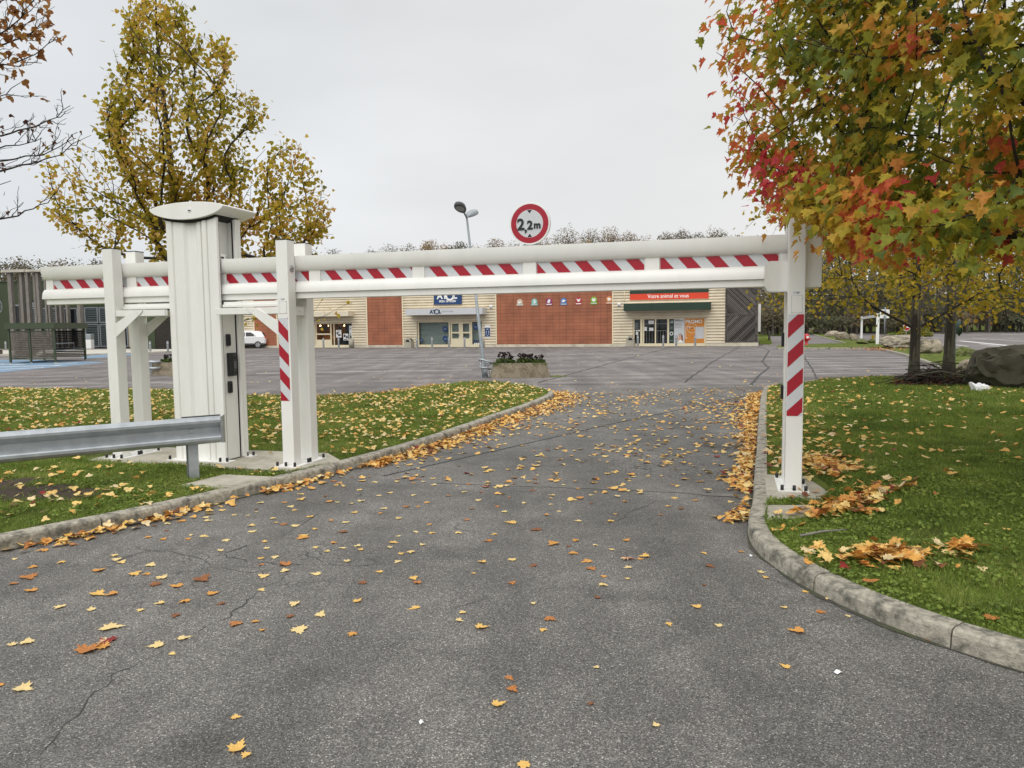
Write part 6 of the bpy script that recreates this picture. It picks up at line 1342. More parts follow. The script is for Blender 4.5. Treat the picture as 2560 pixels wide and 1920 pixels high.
for s in (-1, 1):
    mb = MB(); mb.box(-2.02, 2.06, s * .865 - .04, s * .865 + .04, .30, .50); mb.build('sill_cladding', M['darkgrey'], car, .02, 1)
    mb = MB(); mb.box(1.98, 2.16, s * .74 - .1, s * .74 + .1, .86, 1.12); mb.build('tail_light', M['hydrant'], car, .03, 2)
    mb = MB(); mb.box(-2.14, -1.95, s * .68 - .16, s * .68 + .16, .72, .86); mb.build('headlight', M['tape_w'], car, .03, 2)
    mb = MB(); mb.box(-.62, -.44, s * 1.0 - .10, s * 1.0 + .08, 1.08, 1.24); mb.build('mirror', M['carwhite'], car, .04, 2)
    for x in (-1.32, 1.40):
        mb = MB(); mb.tube([(x, s * .70, .34), (x, s * .915, .34)], .34, 24); wh = mb.build('wheel', M['tyre'], car, .02, 1)
        mb = MB(); mb.tube([(x, s * .90, .34), (x, s * .921, .34)], .225, 20); mb.build('rim', M['rim'], wh)
        mb = MB()
        for k in range(5): a = 2 * math.pi * k / 5 + .3; a2 = a + .62; mb.prism([(x + .19 * math.cos(a), .34 + .19 * math.sin(a)), (x + .19 * math.cos(a2), .34 + .19 * math.sin(a2)), (x + .06 * math.cos((a + a2) / 2), .34 + .06 * math.sin((a + a2) / 2))], 'y', s * .9235 - .002, s * .9235 + .002)
        mb.build('rim_gaps', M['gasket'], wh)
mb = MB(); mb.box(-2.0, 2.12, -.84, .84, .26, .42); mb.build('underbody', M['gasket'], car)

# red hydrant
q = G(2016, 863.5, .09); hy = thing('fire_hydrant', 'red fire hydrant with a white plate on the grass strip behind the right post', 'hydrant', (q[0], q[1], .09))
mb = MB(); mb.lathe([(.0, .0), (.15, .0), (.15, .05), (.10, .07), (.11, .35)], 16); mb.build('foot', M['hydrant'], hy)
mb = MB(); mb.lathe([(.11, .35), (.19, .38), (.19, .82), (.14, .90), (.05, .93), (0, .93)], 16); mb.build('head', M['hydrant'], hy)
for s in ((1, -.3), (-1, -.3), (.2, -1)): d = Vector((s[0], s[1], 0)).normalized(); mb = MB(); mb.tube([tuple(d * .17 + Vector((0, 0, .52))), tuple(d * .30 + Vector((0, 0, .50)))], [.08, .08], 10); mb.build('outlet', M['hydrant'], hy)
mb = MB(); mb.box(-.09, .09, -.205, -.19, .56, .76); mb.build('plate', M['paper'], hy)
# short dark timber post on the little turf patch
q = G(1923, 852, .12); o = thing('timber_bollard', 'short dark timber post on the small turf patch by the gate', 'post', (q[0], q[1], .1)); mb = MB(); mb.box(-.09, .09, -.09, .09, 0, .95); mb.build('shaft', M['woodgate'], o, .01, 1); mb = MB(); mb.mesh([(-.09, -.09, .95), (.09, -.09, .95), (.09, .09, .95), (-.09, .09, .95), (0, 0, 1.02)], [(0, 1, 4), (1, 2, 4), (2, 3, 4), (3, 0, 4)]); mb.build('top', M['woodgate'], o)
# distant small height frame on the side lane
qa, qb = G(2153.5, 846), G(2193, 863, .05); o = thing('height_gate', 'small white height frame across the side lane among the boulders', 'height frame', (qa[0], qa[1], 0)); vb_ = Vector((qb[0] - qa[0], qb[1] - qa[1], 0)); hz = 2.55
d = vb_.normalized(); pr = Vector((-d.y, d.x, 0)) * .11
for p in (Vector((0, 0, 0)), vb_):
    e = d * .11; mb = MB(); mb.prism([tuple((p + a)[:2]) for a in (-e - pr, e - pr, e + pr, -e + pr)], 'z', 0, hz + .02); mb.build('post', M['white2'], o)
mb = MB(); a, b = d * -.1, vb_ + d * .1; mb.mesh([tuple(a - pr * .8 + Vector((0, 0, hz - .28))), tuple(b - pr * .8 + Vector((0, 0, hz - .28))), tuple(b + pr * .8 + Vector((0, 0, hz - .28))), tuple(a + pr * .8 + Vector((0, 0, hz - .28))), tuple(a - pr * .8 + Vector((0, 0, hz - .05))), tuple(b - pr * .8 + Vector((0, 0, hz - .05))), tuple(b + pr * .8 + Vector((0, 0, hz - .05))), tuple(a + pr * .8 + Vector((0, 0, hz - .05)))], [(0, 3, 2, 1), (4, 5, 6, 7), (0, 1, 5, 4), (1, 2, 6, 5), (2, 3, 7, 6), (3, 0, 4, 7)]); mb.build('cross_bar', M['white2'], o)
mb = MB(); c = vb_ * .55; mb.tube([(c.x, c.y, hz - .05), (c.x, c.y, hz + .5)], .05, 8); mb.build('sign_stub', M['pole'], o)
# square sign seen from behind, on its pole
q = G(2211, 838); o = thing('square_sign', 'square sign seen from behind on a grey pole by the white height frame', 'traffic sign', (q[0], q[1], 0)); mb = MB(); mb.tube([(0, 0, 0), (0, 0, 4.1)], .09, 10); mb.build('pole', M['pole'], o); k = q[1] / FPX
mb = MB(); mb.box(-12 * k, 12.5 * k, .09, .13, 42 * k, 64 * k); mb.build('panel', M['white2'], o, .02, 1)
for z in (46, 60): mb = MB(); mb.box(-3 * k, 3 * k, -.12, .088, z * k - .06, z * k + .06); mb.build('clamp', M['pole'], o)
# no entry sign
q = G(2266, 842); q = AT(2266, 841, 75); kz = 75 / FPX; o = thing('no_entry_sign', 'red round no entry sign in front of the yellow shrub', 'traffic sign', (q[0], 75, 0)); zc = float(AT(2266, 818, 75)[2]); mb = MB(); mb.tube([(0, .05, 0), (0, .05, zc + .2)], .04, 8); mb.build('pole', M['pole'], o)
mb = MB(); mb.tube([(0, .02, zc), (0, -.03, zc)], 9.0 * kz, 28); mb.build('rim', M['white2'], o); mb = MB(); mb.disc((0, -.033, zc), (0, -1, 0), 8.2 * kz, 28); mb.build('red_disc', M['tape_r'], o); mb = MB(); mb.box(-6.2 * kz, 6.2 * kz, -.04, -.036, zc - 1.4 * kz, zc + 1.4 * kz); mb.build('white_bar', M['letter'], o)
# yellow-green shrub
q = G(2258, 843, .1); o = thing('shrub', 'low yellow-green shrub below the no entry sign', 'shrub', (q[0], q[1] * .97, .05)); n = 900; a = rng.uniform(0, 6.28, n); r_ = np.sqrt(rng.random(n)) * 1.9; pz = np.c_[r_ * np.cos(a), r_ * np.sin(a) * .7, .15 + rng.random(n) * 1.15 * (1 - (r_ / 2.3) ** 2)]
leaves('foliage', pz, unit(rng.normal(0, 1, (n, 3)) + [0, -.3, .6]), unit(rng.normal(0, 1, (n, 3)) + [0, 0, .6]), rng.uniform(.12, .26, n), rng.uniform(.5, .85, n), 'heart', M['bush'], o)
mb = MB()
for k in range(14): a_ = rng.uniform(0, 6.28); mb.tube([(0, 0, 0), (math.cos(a_) * .5, math.sin(a_) * .4, .6), (math.cos(a_) * 1.2, math.sin(a_) * .8, 1.0)], .025, 4, 0, False)
mb.build('stems', M['twig'], o)
# round traffic mirror seen edge-on from behind, by the second trunk
q = G(2397, 903, .1); zc = float(AT(2397, 819, q[1])[2]); kk = q[1] / FPX; o = thing('traffic_mirror', 'dark green round mirror back seen edge-on beside the thicker trunk', 'mirror', (q[0], q[1], .1), R(62))
mb = MB(); mb.lathe([(.0, -.05), (21 * kk * .7, -.045), (21 * kk, .0), (21 * kk * .98, .05), (21 * kk * .6, .15), (0, .2)], 28); dsh = mb.build('shell', M['green'], o)
for v in dsh.data.vertices: x, y, z = v.co; v.co = (x, z, y + zc - .1)
mb = MB(); mb.tube([(0, .16, 0), (0, .16, zc - .1)], .035, 8); mb.build('pole', M['pole'], o); mb = MB(); mb.disc((0, -.052, zc - .1), (0, -1, 0), 21 * kk * .9, 24); mb.build('mirror_face', M['steel'], o)

# rocks
def rock(label, px0, px1, py0, py1, mt, seed, z=.05, depth=.8, flat=0.0, grp=None):
    q = G((px0 + px1) / 2, py1, z); k = q[1] / FPX; w_, h_ = (px1 - px0) * k, (py1 - py0) * k
    bm = bmesh.new(); bmesh.ops.create_icosphere(bm, subdivisions=4, radius=1)
    rs = random.Random(seed); off = Vector((rs.uniform(0, 50), rs.uniform(0, 50), 3)); cuts = [(Vector((rs.gauss(0, 1), rs.gauss(0, 1), rs.gauss(.3, .8))).normalized(), rs.uniform(.55, .85)) for _ in range(12)]
    for v in bm.verts:
        d = v.co.normalized(); s = 1 + .34 * noise.noise(d * 1.3 + off) + .18 * noise.noise(d * 3.1 + off) + .10 * (1 - 2 * abs(noise.noise(d * 5 + off))); p = d * s
        for n_, c in cuts:
            e = p.dot(n_) - c
            if e > 0: p -= n_ * e * .86
        p += d * (.055 * (1 - 2.4 * abs(noise.noise(d * 4.2 + off * 1.3))) + .045 * noise.noise(d * 9 + off) + .025 * noise.noise(d * 20 + off)); v.co = p
    xs = [v.co.x for v in bm.verts]; zs = [v.co.z for v in bm.verts]; sx__, sz__ = max(xs) - min(xs), max(zs) - min(zs); cx2 = (max(xs) + min(xs)) / 2
    for v in bm.verts: v.co = ((v.co.x - cx2) / sx__ * w_, v.co.y * w_ * .5 * depth, (v.co.z - min(zs)) / sz__ * h_ * 1.22 - h_ * .20)
    for f in bm.faces: f.smooth = True
    me = bpy.data.meshes.new('boulder'); bm.to_mesh(me); bm.free(); me.materials.append(M[mt]); o = bpy.data.objects.new('boulder', me); COL.objects.link(o); o.location = (q[0], q[1] + w_ * .35 * depth, z)
    hard(o, 28); return tag(o, label, 'boulder', grp)
rock('huge dark lichened boulder at the right edge of the lawn', 2452, 2690, 862, 988, 'darkrock', 3, .1, .9)
rock('low mossy rock in front of the right-hand parking lines', 2384, 2452, 867, 893, 'moss', 5)
rock('pale blocky rock behind the brush pile', 2392, 2468, 898, 944, 'rock', 8)
rock('long sandstone boulder left of the slim trunk', 2214, 2312, 838, 872, 'rock', 12)
rock('sandstone boulder seen between the two trunks', 2296, 2346, 845, 886, 'rock', 14)
rock('upright grey boulder touching the thicker trunk', 2326, 2362, 848, 886, 'rock', 15)
rock('reddish boulder beside the grey sign pole', 2207, 2238, 836, 862, 'rock', 17)
for k, (a, b, c, d, mt) in enumerate(((2172, 2196, 846, 860, 'moss'), (2140, 2172, 847, 862, 'moss'), (2124, 2150, 834, 852, 'rock'), (2092, 2128, 830, 850, 'rock'), (2066, 2100, 827, 842, 'rock'), (2048, 2072, 819, 834, 'rock'), (2034, 2052, 821, 834, 'rock'), (2014, 2038, 816, 829, 'rock'), (2070, 2090, 816, 829, 'rock'))):
    rock(['mossy boulder right against the near post of the white frame', 'mossy boulder between the posts of the white frame', 'grey boulder just left of the far post of the white frame', 'large sandstone boulder third in the row left of the white frame', 'sandstone boulder fourth in the row left of the white frame', 'small boulder fifth in the row left of the white frame', 'small boulder sixth in the row left of the white frame', 'last boulder at the far left end of the row', 'boulder at the back of the row beyond the thin pole'][k], a, b, c, d, mt, 30 + k, .06)
# thin poles with plates far behind the boulders
for px, py0, py1, lab in ((2066, 786, 830, 'thin grey pole behind the row of boulders'), (2099.5, 800, 830, 'thin dark pole with a small plate behind the row of boulders')):
    q = G(px, py1, .05); k = q[1] / FPX; o = thing('thin_post', lab, 'post', (q[0], q[1], 0)); mb = MB(); mb.tube([(0, 0, 0), (0, 0, (py1 - py0) * k)], .06, 6); mb.build('pole', M['pole'] if px < 2080 else M['darkgrey'], o); mb = MB(); z = (py1 - py0) * k; mb.box(-3.6 * k if px > 2080 else -.08, .2, -.08, -.05, z - 6.5 * k if px > 2080 else z - .3, z); mb.build('plate', M['greysign'], o)

# brush pile of cut branches under the thicker trunk
q = G(2350, 972, .2); o = thing('brush_pile', 'pile of dead cut branches and brown leaves between the two trunks', 'brush pile', (q[0], q[1] + .3, .12)); rs = np.random.default_rng(77)
mb = MB()
for k in range(150):
    a = rs.uniform(0, 6.28); r_ = rs.uniform(0, .95); x, y = r_ * math.cos(a) * 1.0, r_ * math.sin(a) * .5; L_ = rs.uniform(.4, 1.5); d = rs.uniform(0, 6.28); z = .05 + rs.random() * .62 * (1 - r_ * .6); b = rs.uniform(-.3, .3)
    dx, dy = math.cos(d) * L_ / 2, math.sin(d) * L_ / 2 * .6; mb.tube([(x - dx, y - dy, z + rs.uniform(-.1, .1)), (x - dx * .3, y - dy * .3, z + .06 + b * .2), (x + dx * .4, y + dy * .4, z + .05), (x + dx, y + dy, z + rs.uniform(-.12, .2))], [rs.uniform(.006, .018)] * 2 + [.007, .003], 4, 0, False)
mb.build('branches', M['twig'], o)
mb = MB()
for pts in ([(-.85, -.55, .12), (-.2, -.7, .10), (.6, -.62, .06), (1.2, -.5, .05)], [(-.6, -.3, .42), (-.1, -.45, .52), (.5, -.5, .40), (.8, -.6, .2)], [(.5, -.3, .5), (.75, -.35, .6), (.95, -.5, .25)], [(1.1, -.2, .55), (1.5, -.3, .2), (1.9, -.2, .25), (2.4, -.1, .05)]): mb.tube(pts, [.022, .02, .016, .01], 6, 0, False)
mb.build('limbs', M['bark'], o)
n = 700; a = rs.uniform(0, 6.28, n); r_ = np.sqrt(rs.random(n)); pz = np.c_[r_ * np.cos(a) * 1.15, r_ * np.sin(a) * .6, .03 + rs.random(n) * .58 * (1 - r_ * .8)]
leaves('dead_leaves', pz, unit(rs.normal(0, 1, (n, 3)) + [0, -.3, .9]), unit(rs.normal(0, 1, (n, 3))), rs.uniform(.06, .12, n), np.clip(rs.normal(.06, .08, n), 0, 1), 'maple_lo', M['maple_brown'], o, .4)
# plastic bag
q = G(2440, 983, .2); bm = bmesh.new(); bmesh.ops.create_icosphere(bm, subdivisions=4, radius=1)
for v in bm.verts:
    d = v.co.normalized(); s = 1 + .28 * noise.noise(d * 2.2 + Vector((3, 1, 4))) + .16 * noise.noise(d * 6) + .07 * noise.noise(d * 14); v.co = Vector((d.x * s * .19, d.y * s * .12, max(-.02, d.z * s * .13 + .1)))
    if d.x < -.55 and d.z > .1: v.co += Vector((-.05, 0, .16)) * (-d.x - .55) * 2
me = bpy.data.meshes.new('plastic_bag'); bm.to_mesh(me); bm.free(); me.materials.append(M['bag']); o = bpy.data.objects.new('plastic_bag', me); COL.objects.link(o); o.location = (q[0], q[1] - .15, .2); hard(o, 20); tag(o, 'crumpled white plastic bag on the brush pile', 'plastic bag')
# cars glimpsed far behind the trees
for px, lab in ((2462, 'distant car with bright windscreen among the dark trees at the far right'),):
    q = AT(px, 818, 170); o = thing('distant_car', lab, 'car', (q[0], 158, .1)); mb = MB(); shell(mb, [(-2.2, .4), (-2.1, .9), (-1.2, 1.0), (1.9, 1.05), (2.1, .5)], .9, .1); mb.build('body', M['grey_paint'], o); mb = MB(); shell(mb, [(-1.1, .98), (-.4, 1.5), (1.2, 1.5), (1.8, 1.02)], .75, .1); mb.build('windows', M['tape_w'], o)

# ================================================================== WOODS on the skyline
hill = MB(); nxh, nyh = 60, 14; hv_ = []
for j in range(nyh):
    for i in range(nxh):
        a = R(-62 + 124 * i / (nxh - 1)); d = 165 + j * 22; z = -.5 + 14 * (1 - math.cos(min(1, j / 10) * math.pi)) / 2; hv_.append((d * math.sin(a), d * math.cos(a), z))
hill.mesh(hv_, [(j * nxh + i, j * nxh + i + 1, (j + 1) * nxh + i + 1, (j + 1) * nxh + i) for j in range(nyh - 1) for i in range(nxh - 1)], 0, True); tag(hill.build('hill', M['lawn']), kind='structure')
def skyline(px): return float(np.interp(px, [-300, 0, 60, 120, 180, 250, 330, 700, 860, 900, 980, 1040, 1090, 1150, 1200, 1240, 1290, 1330, 1385, 1440, 1500, 1560, 1640, 1700, 1790, 1860, 1960, 2100, 2300, 2700], [650, 646, 644, 640, 645, 656, 645, 640, 632, 632, 616, 611, 602, 598, 612, 598, 606, 598, 585, 580, 574, 580, 592, 577, 571, 595, 590, 560, 520, 500]))
def hillz(d): j = (d - 165) / 22; return -.5 + 14 * (1 - math.cos(min(1, max(0, j) / 10) * math.pi)) / 2
WP, WS, WHU, WN = [], [], [], []; rs = np.random.default_rng(31); trunks = MB()
def wtree(px, d, ztop, R_, hue, n, sz, sparse=1.0):
    X, Yd = d * (px - 1280) / FPX, d; zb_ = hillz(math.hypot(X, Yd)); hc = min(ztop - zb_ - 1.5, R_ * 2.6); c = np.array([X, Yd, ztop - hc / 2])
    u = unit(rs.normal(0, 1, (n, 3))); r_ = rs.random(n) ** .45; lump = 1 + .28 * np.array([noise.noise(Vector(q) * 2.2 + Vector((px, d, 0))) for q in u]); p = c + u * (r_ * lump)[:, None] * np.array([R_, R_, hc / 2]); WP.append(p); WS.append(np.full(n, sz) * rs.uniform(.6, 1.3, n)); WHU.append(np.clip(hue + rs.normal(0, .08, n), 0, 1)); WN.append(u)
    trunks.tube([(X, Yd, zb_ - .5), (X, Yd, ztop - hc * .35)], [.3, .1], 4, 0, False)
    for _ in range(3): a = rs.uniform(0, 6.28); trunks.tube([(X, Yd, ztop - hc * .6), (X + R_ * .7 * math.cos(a), Yd + R_ * .7 * math.sin(a), ztop - hc * rs.uniform(.0, .3))], [.1, .02], 3, 0, False)
for row, (d0, dz) in enumerate(((230, 0), (212, 2.0), (196, 4.5), (182, 7.5), (172, 10.5))):
    px = -500
    while px < 3000:
        d = d0 + rs.uniform(-7, 7); R_ = rs.uniform(2.8, 5.0); py = skyline(px) + rs.normal(0, 5) if row == 0 else skyline(px) + rs.normal(4, 6)
        hz_ = 817 - .0118 * (px - 1280); zt_ = EYE + (hz_ - py) / FPX * d - dz * rs.uniform(.8, 1.3); right = px > 1880; hue = rs.choice([.08, .3, .45, .6, .8], p=[.28, .3, .22, .14, .06]) if not right else rs.choice([.05, .2, .35, .5], p=[.3, .35, .25, .1])
        if 1380 < px < 1700 and row < 2: hue = rs.choice([.35, .6, .92])
        hidden = (330 < px < 820)
        wtree(px, d, max(zt_, hillz(d) + 5), R_, hue, 150 if hidden else (2000 if row < 2 and 820 < px < 1950 else (900 if row < 2 else 420)), .44 if row > 1 else (.27 if 820 < px < 1950 else .40)); px += R_ * 1.5 / d * FPX
# nearer dark thicket behind the right-hand car park
for k in range(46):
    px = rs.uniform(1890, 2800); d = rs.uniform(118, 152); wtree(px, d, rs.uniform(9, 15), rs.uniform(3, 5), rs.choice([.0, .12, .25, .4]), 330, .42)
for k in range(26):
    px = rs.uniform(1890, 2800); d = rs.uniform(120, 160); X = d * (px - 1280) / FPX; trunks.tube([(X, d, -.3), (X + rs.uniform(-.6, .6), d, 7)], [rs.uniform(.12, .28), .1], 5, 0, False)
for k in range(150):
    px = rs.uniform(1890, 2800); wtree(px, rs.uniform(116, 158), rs.uniform(2.2, 6), rs.uniform(2, 3.5), rs.choice([.0, .1, .3, .45]), 200, .36)
WP, WS, WHU, WN = np.vstack(WP), np.concatenate(WS), np.concatenate(WHU), np.vstack(WN); n = len(WP)
tag(leaves('woodland', WP, unit(WN * .6 + rs.normal(0, .7, (n, 3)) + [0, -.2, .4]), unit(rs.normal(0, 1, (n, 3))), WS * 1.5, WHU, 'tri', M['wood_far'], None, .1), kind='stuff', label='wooded hill of brown and green autumn trees behind the buildings', cat='woodland')
tr_ = trunks.build('woodland_trunks', M['woodtrunk']); tag(tr_, kind='stuff', label='bare dark trunks and limbs of the wood behind the buildings', cat='woodland')

# ================================================================== GRASS
def grass(L_, name, label, n_by, hue_fn, skip=None, seed=1):
    rs = np.random.default_rng(seed); Bs, Hs, Ws = [], [], []
    for (x0, x1, y0, y1, n, h, w_) in n_by:
        P = np.c_[rs.uniform(x0, x1, n), rs.uniform(y0, y1, n)]; P = P[inside(L_.poly, P)]
        if skip is not None: P = P[~skip(P, rs)]
        tuf = nz2(P, 1.3, 2) * .35 + nz2(P, 5, 7) * .3; Hs.append(h * rs.uniform(.45, 1.15, len(P)) * (1 + tuf)); Ws.append(np.full(len(P), w_)); Bs.append(P)
    P, h, w_ = np.vstack(Bs), np.concatenate(Hs), np.concatenate(Ws); n = len(P); z = L_.z(P)
    a = rs.uniform(0, 6.283, n); dx = np.c_[np.cos(a), np.sin(a)] * w_[:, None] * rs.uniform(.6, 1.3, n)[:, None]; ln_ = rs.normal(0, .45, (n, 2)) * h[:, None]
    b0, b1 = np.c_[P - dx, z - .005], np.c_[P + dx, z - .005]; t_ = np.c_[P + ln_, z + h]
    V = np.stack([b0, b1, t_], 1).reshape(-1, 3); hue = np.clip(hue_fn(P, rs), 0, 1)
    tag(npmesh(name, V, np.arange(3 * n).reshape(-1, 3), M['blade'], None, hue), kind='stuff', label=label, cat='grass')
def gh(P, rs): return .42 + .38 * nz2(P, .8, 4) + .30 * nz2(P, 3.5, 6) + .17 * rs.normal(0, 1, len(P))
soilc = np.array([G2(75, 1235, .1), G2(180, 1240, .1), G2(20, 1215, .1)])
slabs = [np.array([G2(730, 1175, PADZ), G2(851, 1149, PADZ), BW(.05, 1.0)[:2], BW(-2.9, .92)[:2], BW(-3.35, .35)[:2], BW(-2.9, -.24)[:2]]), np.array([G2(444, 1214, .115), G2(560, 1186, .115), G2(690, 1192, .115), G2(590, 1222, .115)]),
         np.array([BW(5.68, -.37)[:2], BW(6.17, -.34)[:2], BW(6.34, .1)[:2], BW(6.25, .80)[:2], BW(5.71, .80)[:2]]), np.array([G2(1916, 1262, .115), G2(2030, 1262, .115), G2(2050, 1292, .115), G2(1918, 1298, .115)])]
def skipL(P, rs):
    m_ = np.zeros(len(P), bool)
    for s_ in slabs: m_ |= inside(s_, P)
    for c, r_ in zip(soilc, (.34, .26, .3)): m_ |= (np.linalg.norm(P - c, axis=1) < r_ * (1 + .4 * nz2(P, 4, 1))) & (rs.random(len(P)) < .93)
    return m_
soilR = np.array([G2(2290, 1330, .2)])
def skipR(P, rs):
    m_ = np.zeros(len(P), bool)
    for s_ in slabs: m_ |= inside(s_, P)
    for c in soilR: m_ |= (np.linalg.norm(P - c, axis=1) < .20) & (rs.random(len(P)) < .8)
    return m_
grass(LL, 'grass', 'short grass of the left lawn island behind the kerb', [(-9, -1.5, 4.5, 10, 105000, .05, .0034), (-13, .5, 9, 15, 110000, .065, .0055), (-17, 1.5, 14, 24, 120000, .075, .009)], gh, skipL, 1)
grass(LR, 'grass', 'short grass of the right lawn beside the maple', [(1.9, 6, 3.2, 8, 130000, .042, .0032), (2.5, 11, 7, 13, 130000, .055, .0048), (4, 17, 12, 28, 130000, .07, .009)], gh, skipR, 2)
for L_, bx, nm_2 in ((VM, (10, 60, 24, 95), 'grass of the boulder strip beyond the right lawn'), (VP, (15, 30, 50, 110), 'grass of the small patch by the timber gate'), (VF, (15, 60, 60, 250), 'grass of the far strip behind the gate'), (VL, (20, 80, 40, 130), 'grass below the no entry sign')):
    lo, hi = L_.poly.min(0), L_.poly.max(0); grass(L_, 'grass', nm_2, [(lo[0], hi[0], lo[1], hi[1], 26000, .12, .02)], lambda P, rs: gh(P, rs) + .12, None, 5)
def clover(L_, box, n, label, skip, seed):
    rs = np.random.default_rng(seed); P = np.c_[rs.uniform(box[0], box[1], n), rs.uniform(box[2], box[3], n)]; P = P[inside(L_.poly, P)]; P = P[~skip(P, rs)]; P = P[nz2(P, 1.1, 9) + .6 * nz2(P, 4, 2) > -.12]; m2 = len(P); a = rs.uniform(0, 6.283, m2)
    tag(leaves('clover', np.c_[P, L_.z(P) + rs.uniform(.012, .045, m2)], unit(rs.normal(0, .5, (m2, 3)) + [0, 0, 1]), np.c_[np.cos(a), np.sin(a), np.zeros(m2)], rs.uniform(.014, .034, m2), np.clip(.38 + .3 * nz2(P, 2.5, 3) + rs.normal(0, .16, m2), 0, 1), 'heart', M['blade'], None, .2), kind='stuff', label=label, cat='ground cover')
clover(LL, (-7, -2, 4.8, 9.2), 26000, 'clover and weeds among the grass of the near left lawn', skipL, 3); clover(LR, (1.9, 6, 3.3, 8.5), 30000, 'clover and weeds among the grass of the near right lawn', skipR, 4)
for c, r_ in zip(list(soilc), (.42, .33, .36)):
    mb = MB(); L_ = LL if c[0] < 0 else LR; ring = []
    for k in range(22): a = 2 * math.pi * k / 22; q = c + np.array([math.cos(a), math.sin(a)]) * r_ * (1 + .25 * noise.noise((math.cos(a) * 2 + c[0], math.sin(a) * 2, c[1]))); ring.append(q)
    zz = L_.z(np.array(ring)); zc_ = float(L_.z(np.array([c]))[0]) + .02; b = [(q[0], q[1], z + .004) for q, z in zip(ring, zz)]
    mb.mesh(b + [(c[0], c[1], zc_)], [(k, (k + 1) % 22, 22) for k in range(22)], 0, True); tag(mb.build('bare_soil', M['soil']), kind='structure')

# ================================================================== FALLEN LEAVES
def litter(name, label, P, zf, size, hue, tilt=.35, lift=.0, kind='maple_lo', cat='leaf litter'):
    n = len(P); hue = np.where(rng.random(n) < .015, 1.0, np.clip(hue, 0, .955)); z = zf(P) + .006 + lift * rng.random(n); nr = unit(np.c_[rng.normal(0, tilt, (n, 2)), np.ones(n)]); a = rng.uniform(0, 6.283, n)
    z += np.linalg.norm(nr[:, :2], axis=1) * size * .35
    return tag(leaves(name, np.c_[P, z], nr, np.c_[np.cos(a), np.sin(a), np.zeros(n)], size, np.clip(hue, 0, 1), kind, M['litter'], None, .16), kind='stuff', label=label, cat=cat)
z0f = lambda P: np.zeros(len(P))
def along(path, n, wfn, s0=0, s1=1, side=-1):
    """random points beside a path, thickest against the kerb"""
    p = resample(path, .1); t = np.gradient(p, axis=0); t /= np.linalg.norm(t, axis=1)[:, None]; nr = np.c_[-t[:, 1], t[:, 0]] * side; i = (rng.uniform(s0, s1, n) * (len(p) - 1)).astype(int); f = i / (len(p) - 1)
    d = np.abs(rng.normal(0, 1, n)) * wfn(f, p[i]); return p[i] + nr[i] * (d + .02)[:, None], d
def hueL(n, m_=.5, s_=.2): return rng.normal(m_, s_, n)
# left gutter: from the near left to the tip of the island
gate = np.array([-3.4, 7.0]);
def wl(f, q): y = q[:, 1]; return np.interp(y, [5.5, 6.6, 7.2, 8.2, 9.3, 11, 14, 17, 19, 21], [.10, .10, .09, .08, .12, .18, .30, .40, .40, .3]) * (1 + .5 * nz2(q, 1.1, 3))
P1, d1 = along(lk, 3600, wl, .30, .97); k = (P1[:, 1] > 9.6) | ((nz2(P1, 1.4, 8) > -.22) & (P1[:, 1] > 6.2) & (P1[:, 1] < 9.1) & (rng.random(len(P1)) < .38)) | (rng.random(len(P1)) < .12); k &= (P1[:, 1] < 20.6); P1, d1 = P1[k], d1[k]
hgt = np.exp(-(d1 / .16) ** 2)
litter('leaf_litter', 'drift of orange and yellow leaves in the gutter along the left kerb', P1, lambda P: .032 * hgt * rng.random(len(P)), rng.uniform(.045, .10, len(P1)), hueL(len(P1), .55, .25), .32)
# right gutter
def wr(f, q): y = q[:, 1]; return np.interp(y, [5.6, 6.0, 7, 8, 9, 12, 16, 20], [.03, .08, .09, .10, .13, .20, .22, .10]) * (1 + .9 * nz2(q, 1.5, 6))
P2, d2 = along(rk, 1900, wr, .12, .62); k = (P2[:, 1] > 5.7) & (P2[:, 1] < 19.5) & ((P2[:, 1] > 7.9) | (P2[:, 1] < 7.1) | (rng.random(len(P2)) < .12)); P2, d2 = P2[k], d2[k]; hgt2 = np.exp(-(d2 / .14) ** 2)
litter('leaf_litter', 'drift of orange leaves in the gutter along the right kerb', P2, lambda P: .035 * hgt2 * rng.random(len(P)), rng.uniform(.045, .105, len(P2)), hueL(len(P2), .56, .25), .32)
# left lawn carpet
def pts_in(L_, box, n, dens):
    P = np.c_[rng.uniform(box[0], box[1], n), rng.uniform(box[2], box[3], n)]; P = P[inside(L_.poly, P)]; return P[rng.random(len(P)) < dens(P)]
P3 = pts_in(LL, (-18, 1.2, 5.5, 24), 22000, lambda P: np.clip(np.interp(P[:, 1], [5.5, 7.5, 9.5, 12, 20, 24], [.26, .30, .40, .62, .62, .4]) * (1.0 + 1.1 * nz2(P, 1.2, 5)), 0, 1))
k = np.ones(len(P3), bool)
for s_ in slabs: k &= ~(inside(s_, P3) & (rng.random(len(P3)) < .985))
P3 = P3[k]; litter('leaf_litter', 'carpet of yellow fallen leaves over the left lawn island', P3, lambda P: LL.z(P) + .028, rng.uniform(.05, .105, len(P3)), hueL(len(P3), .76, .17), .3)
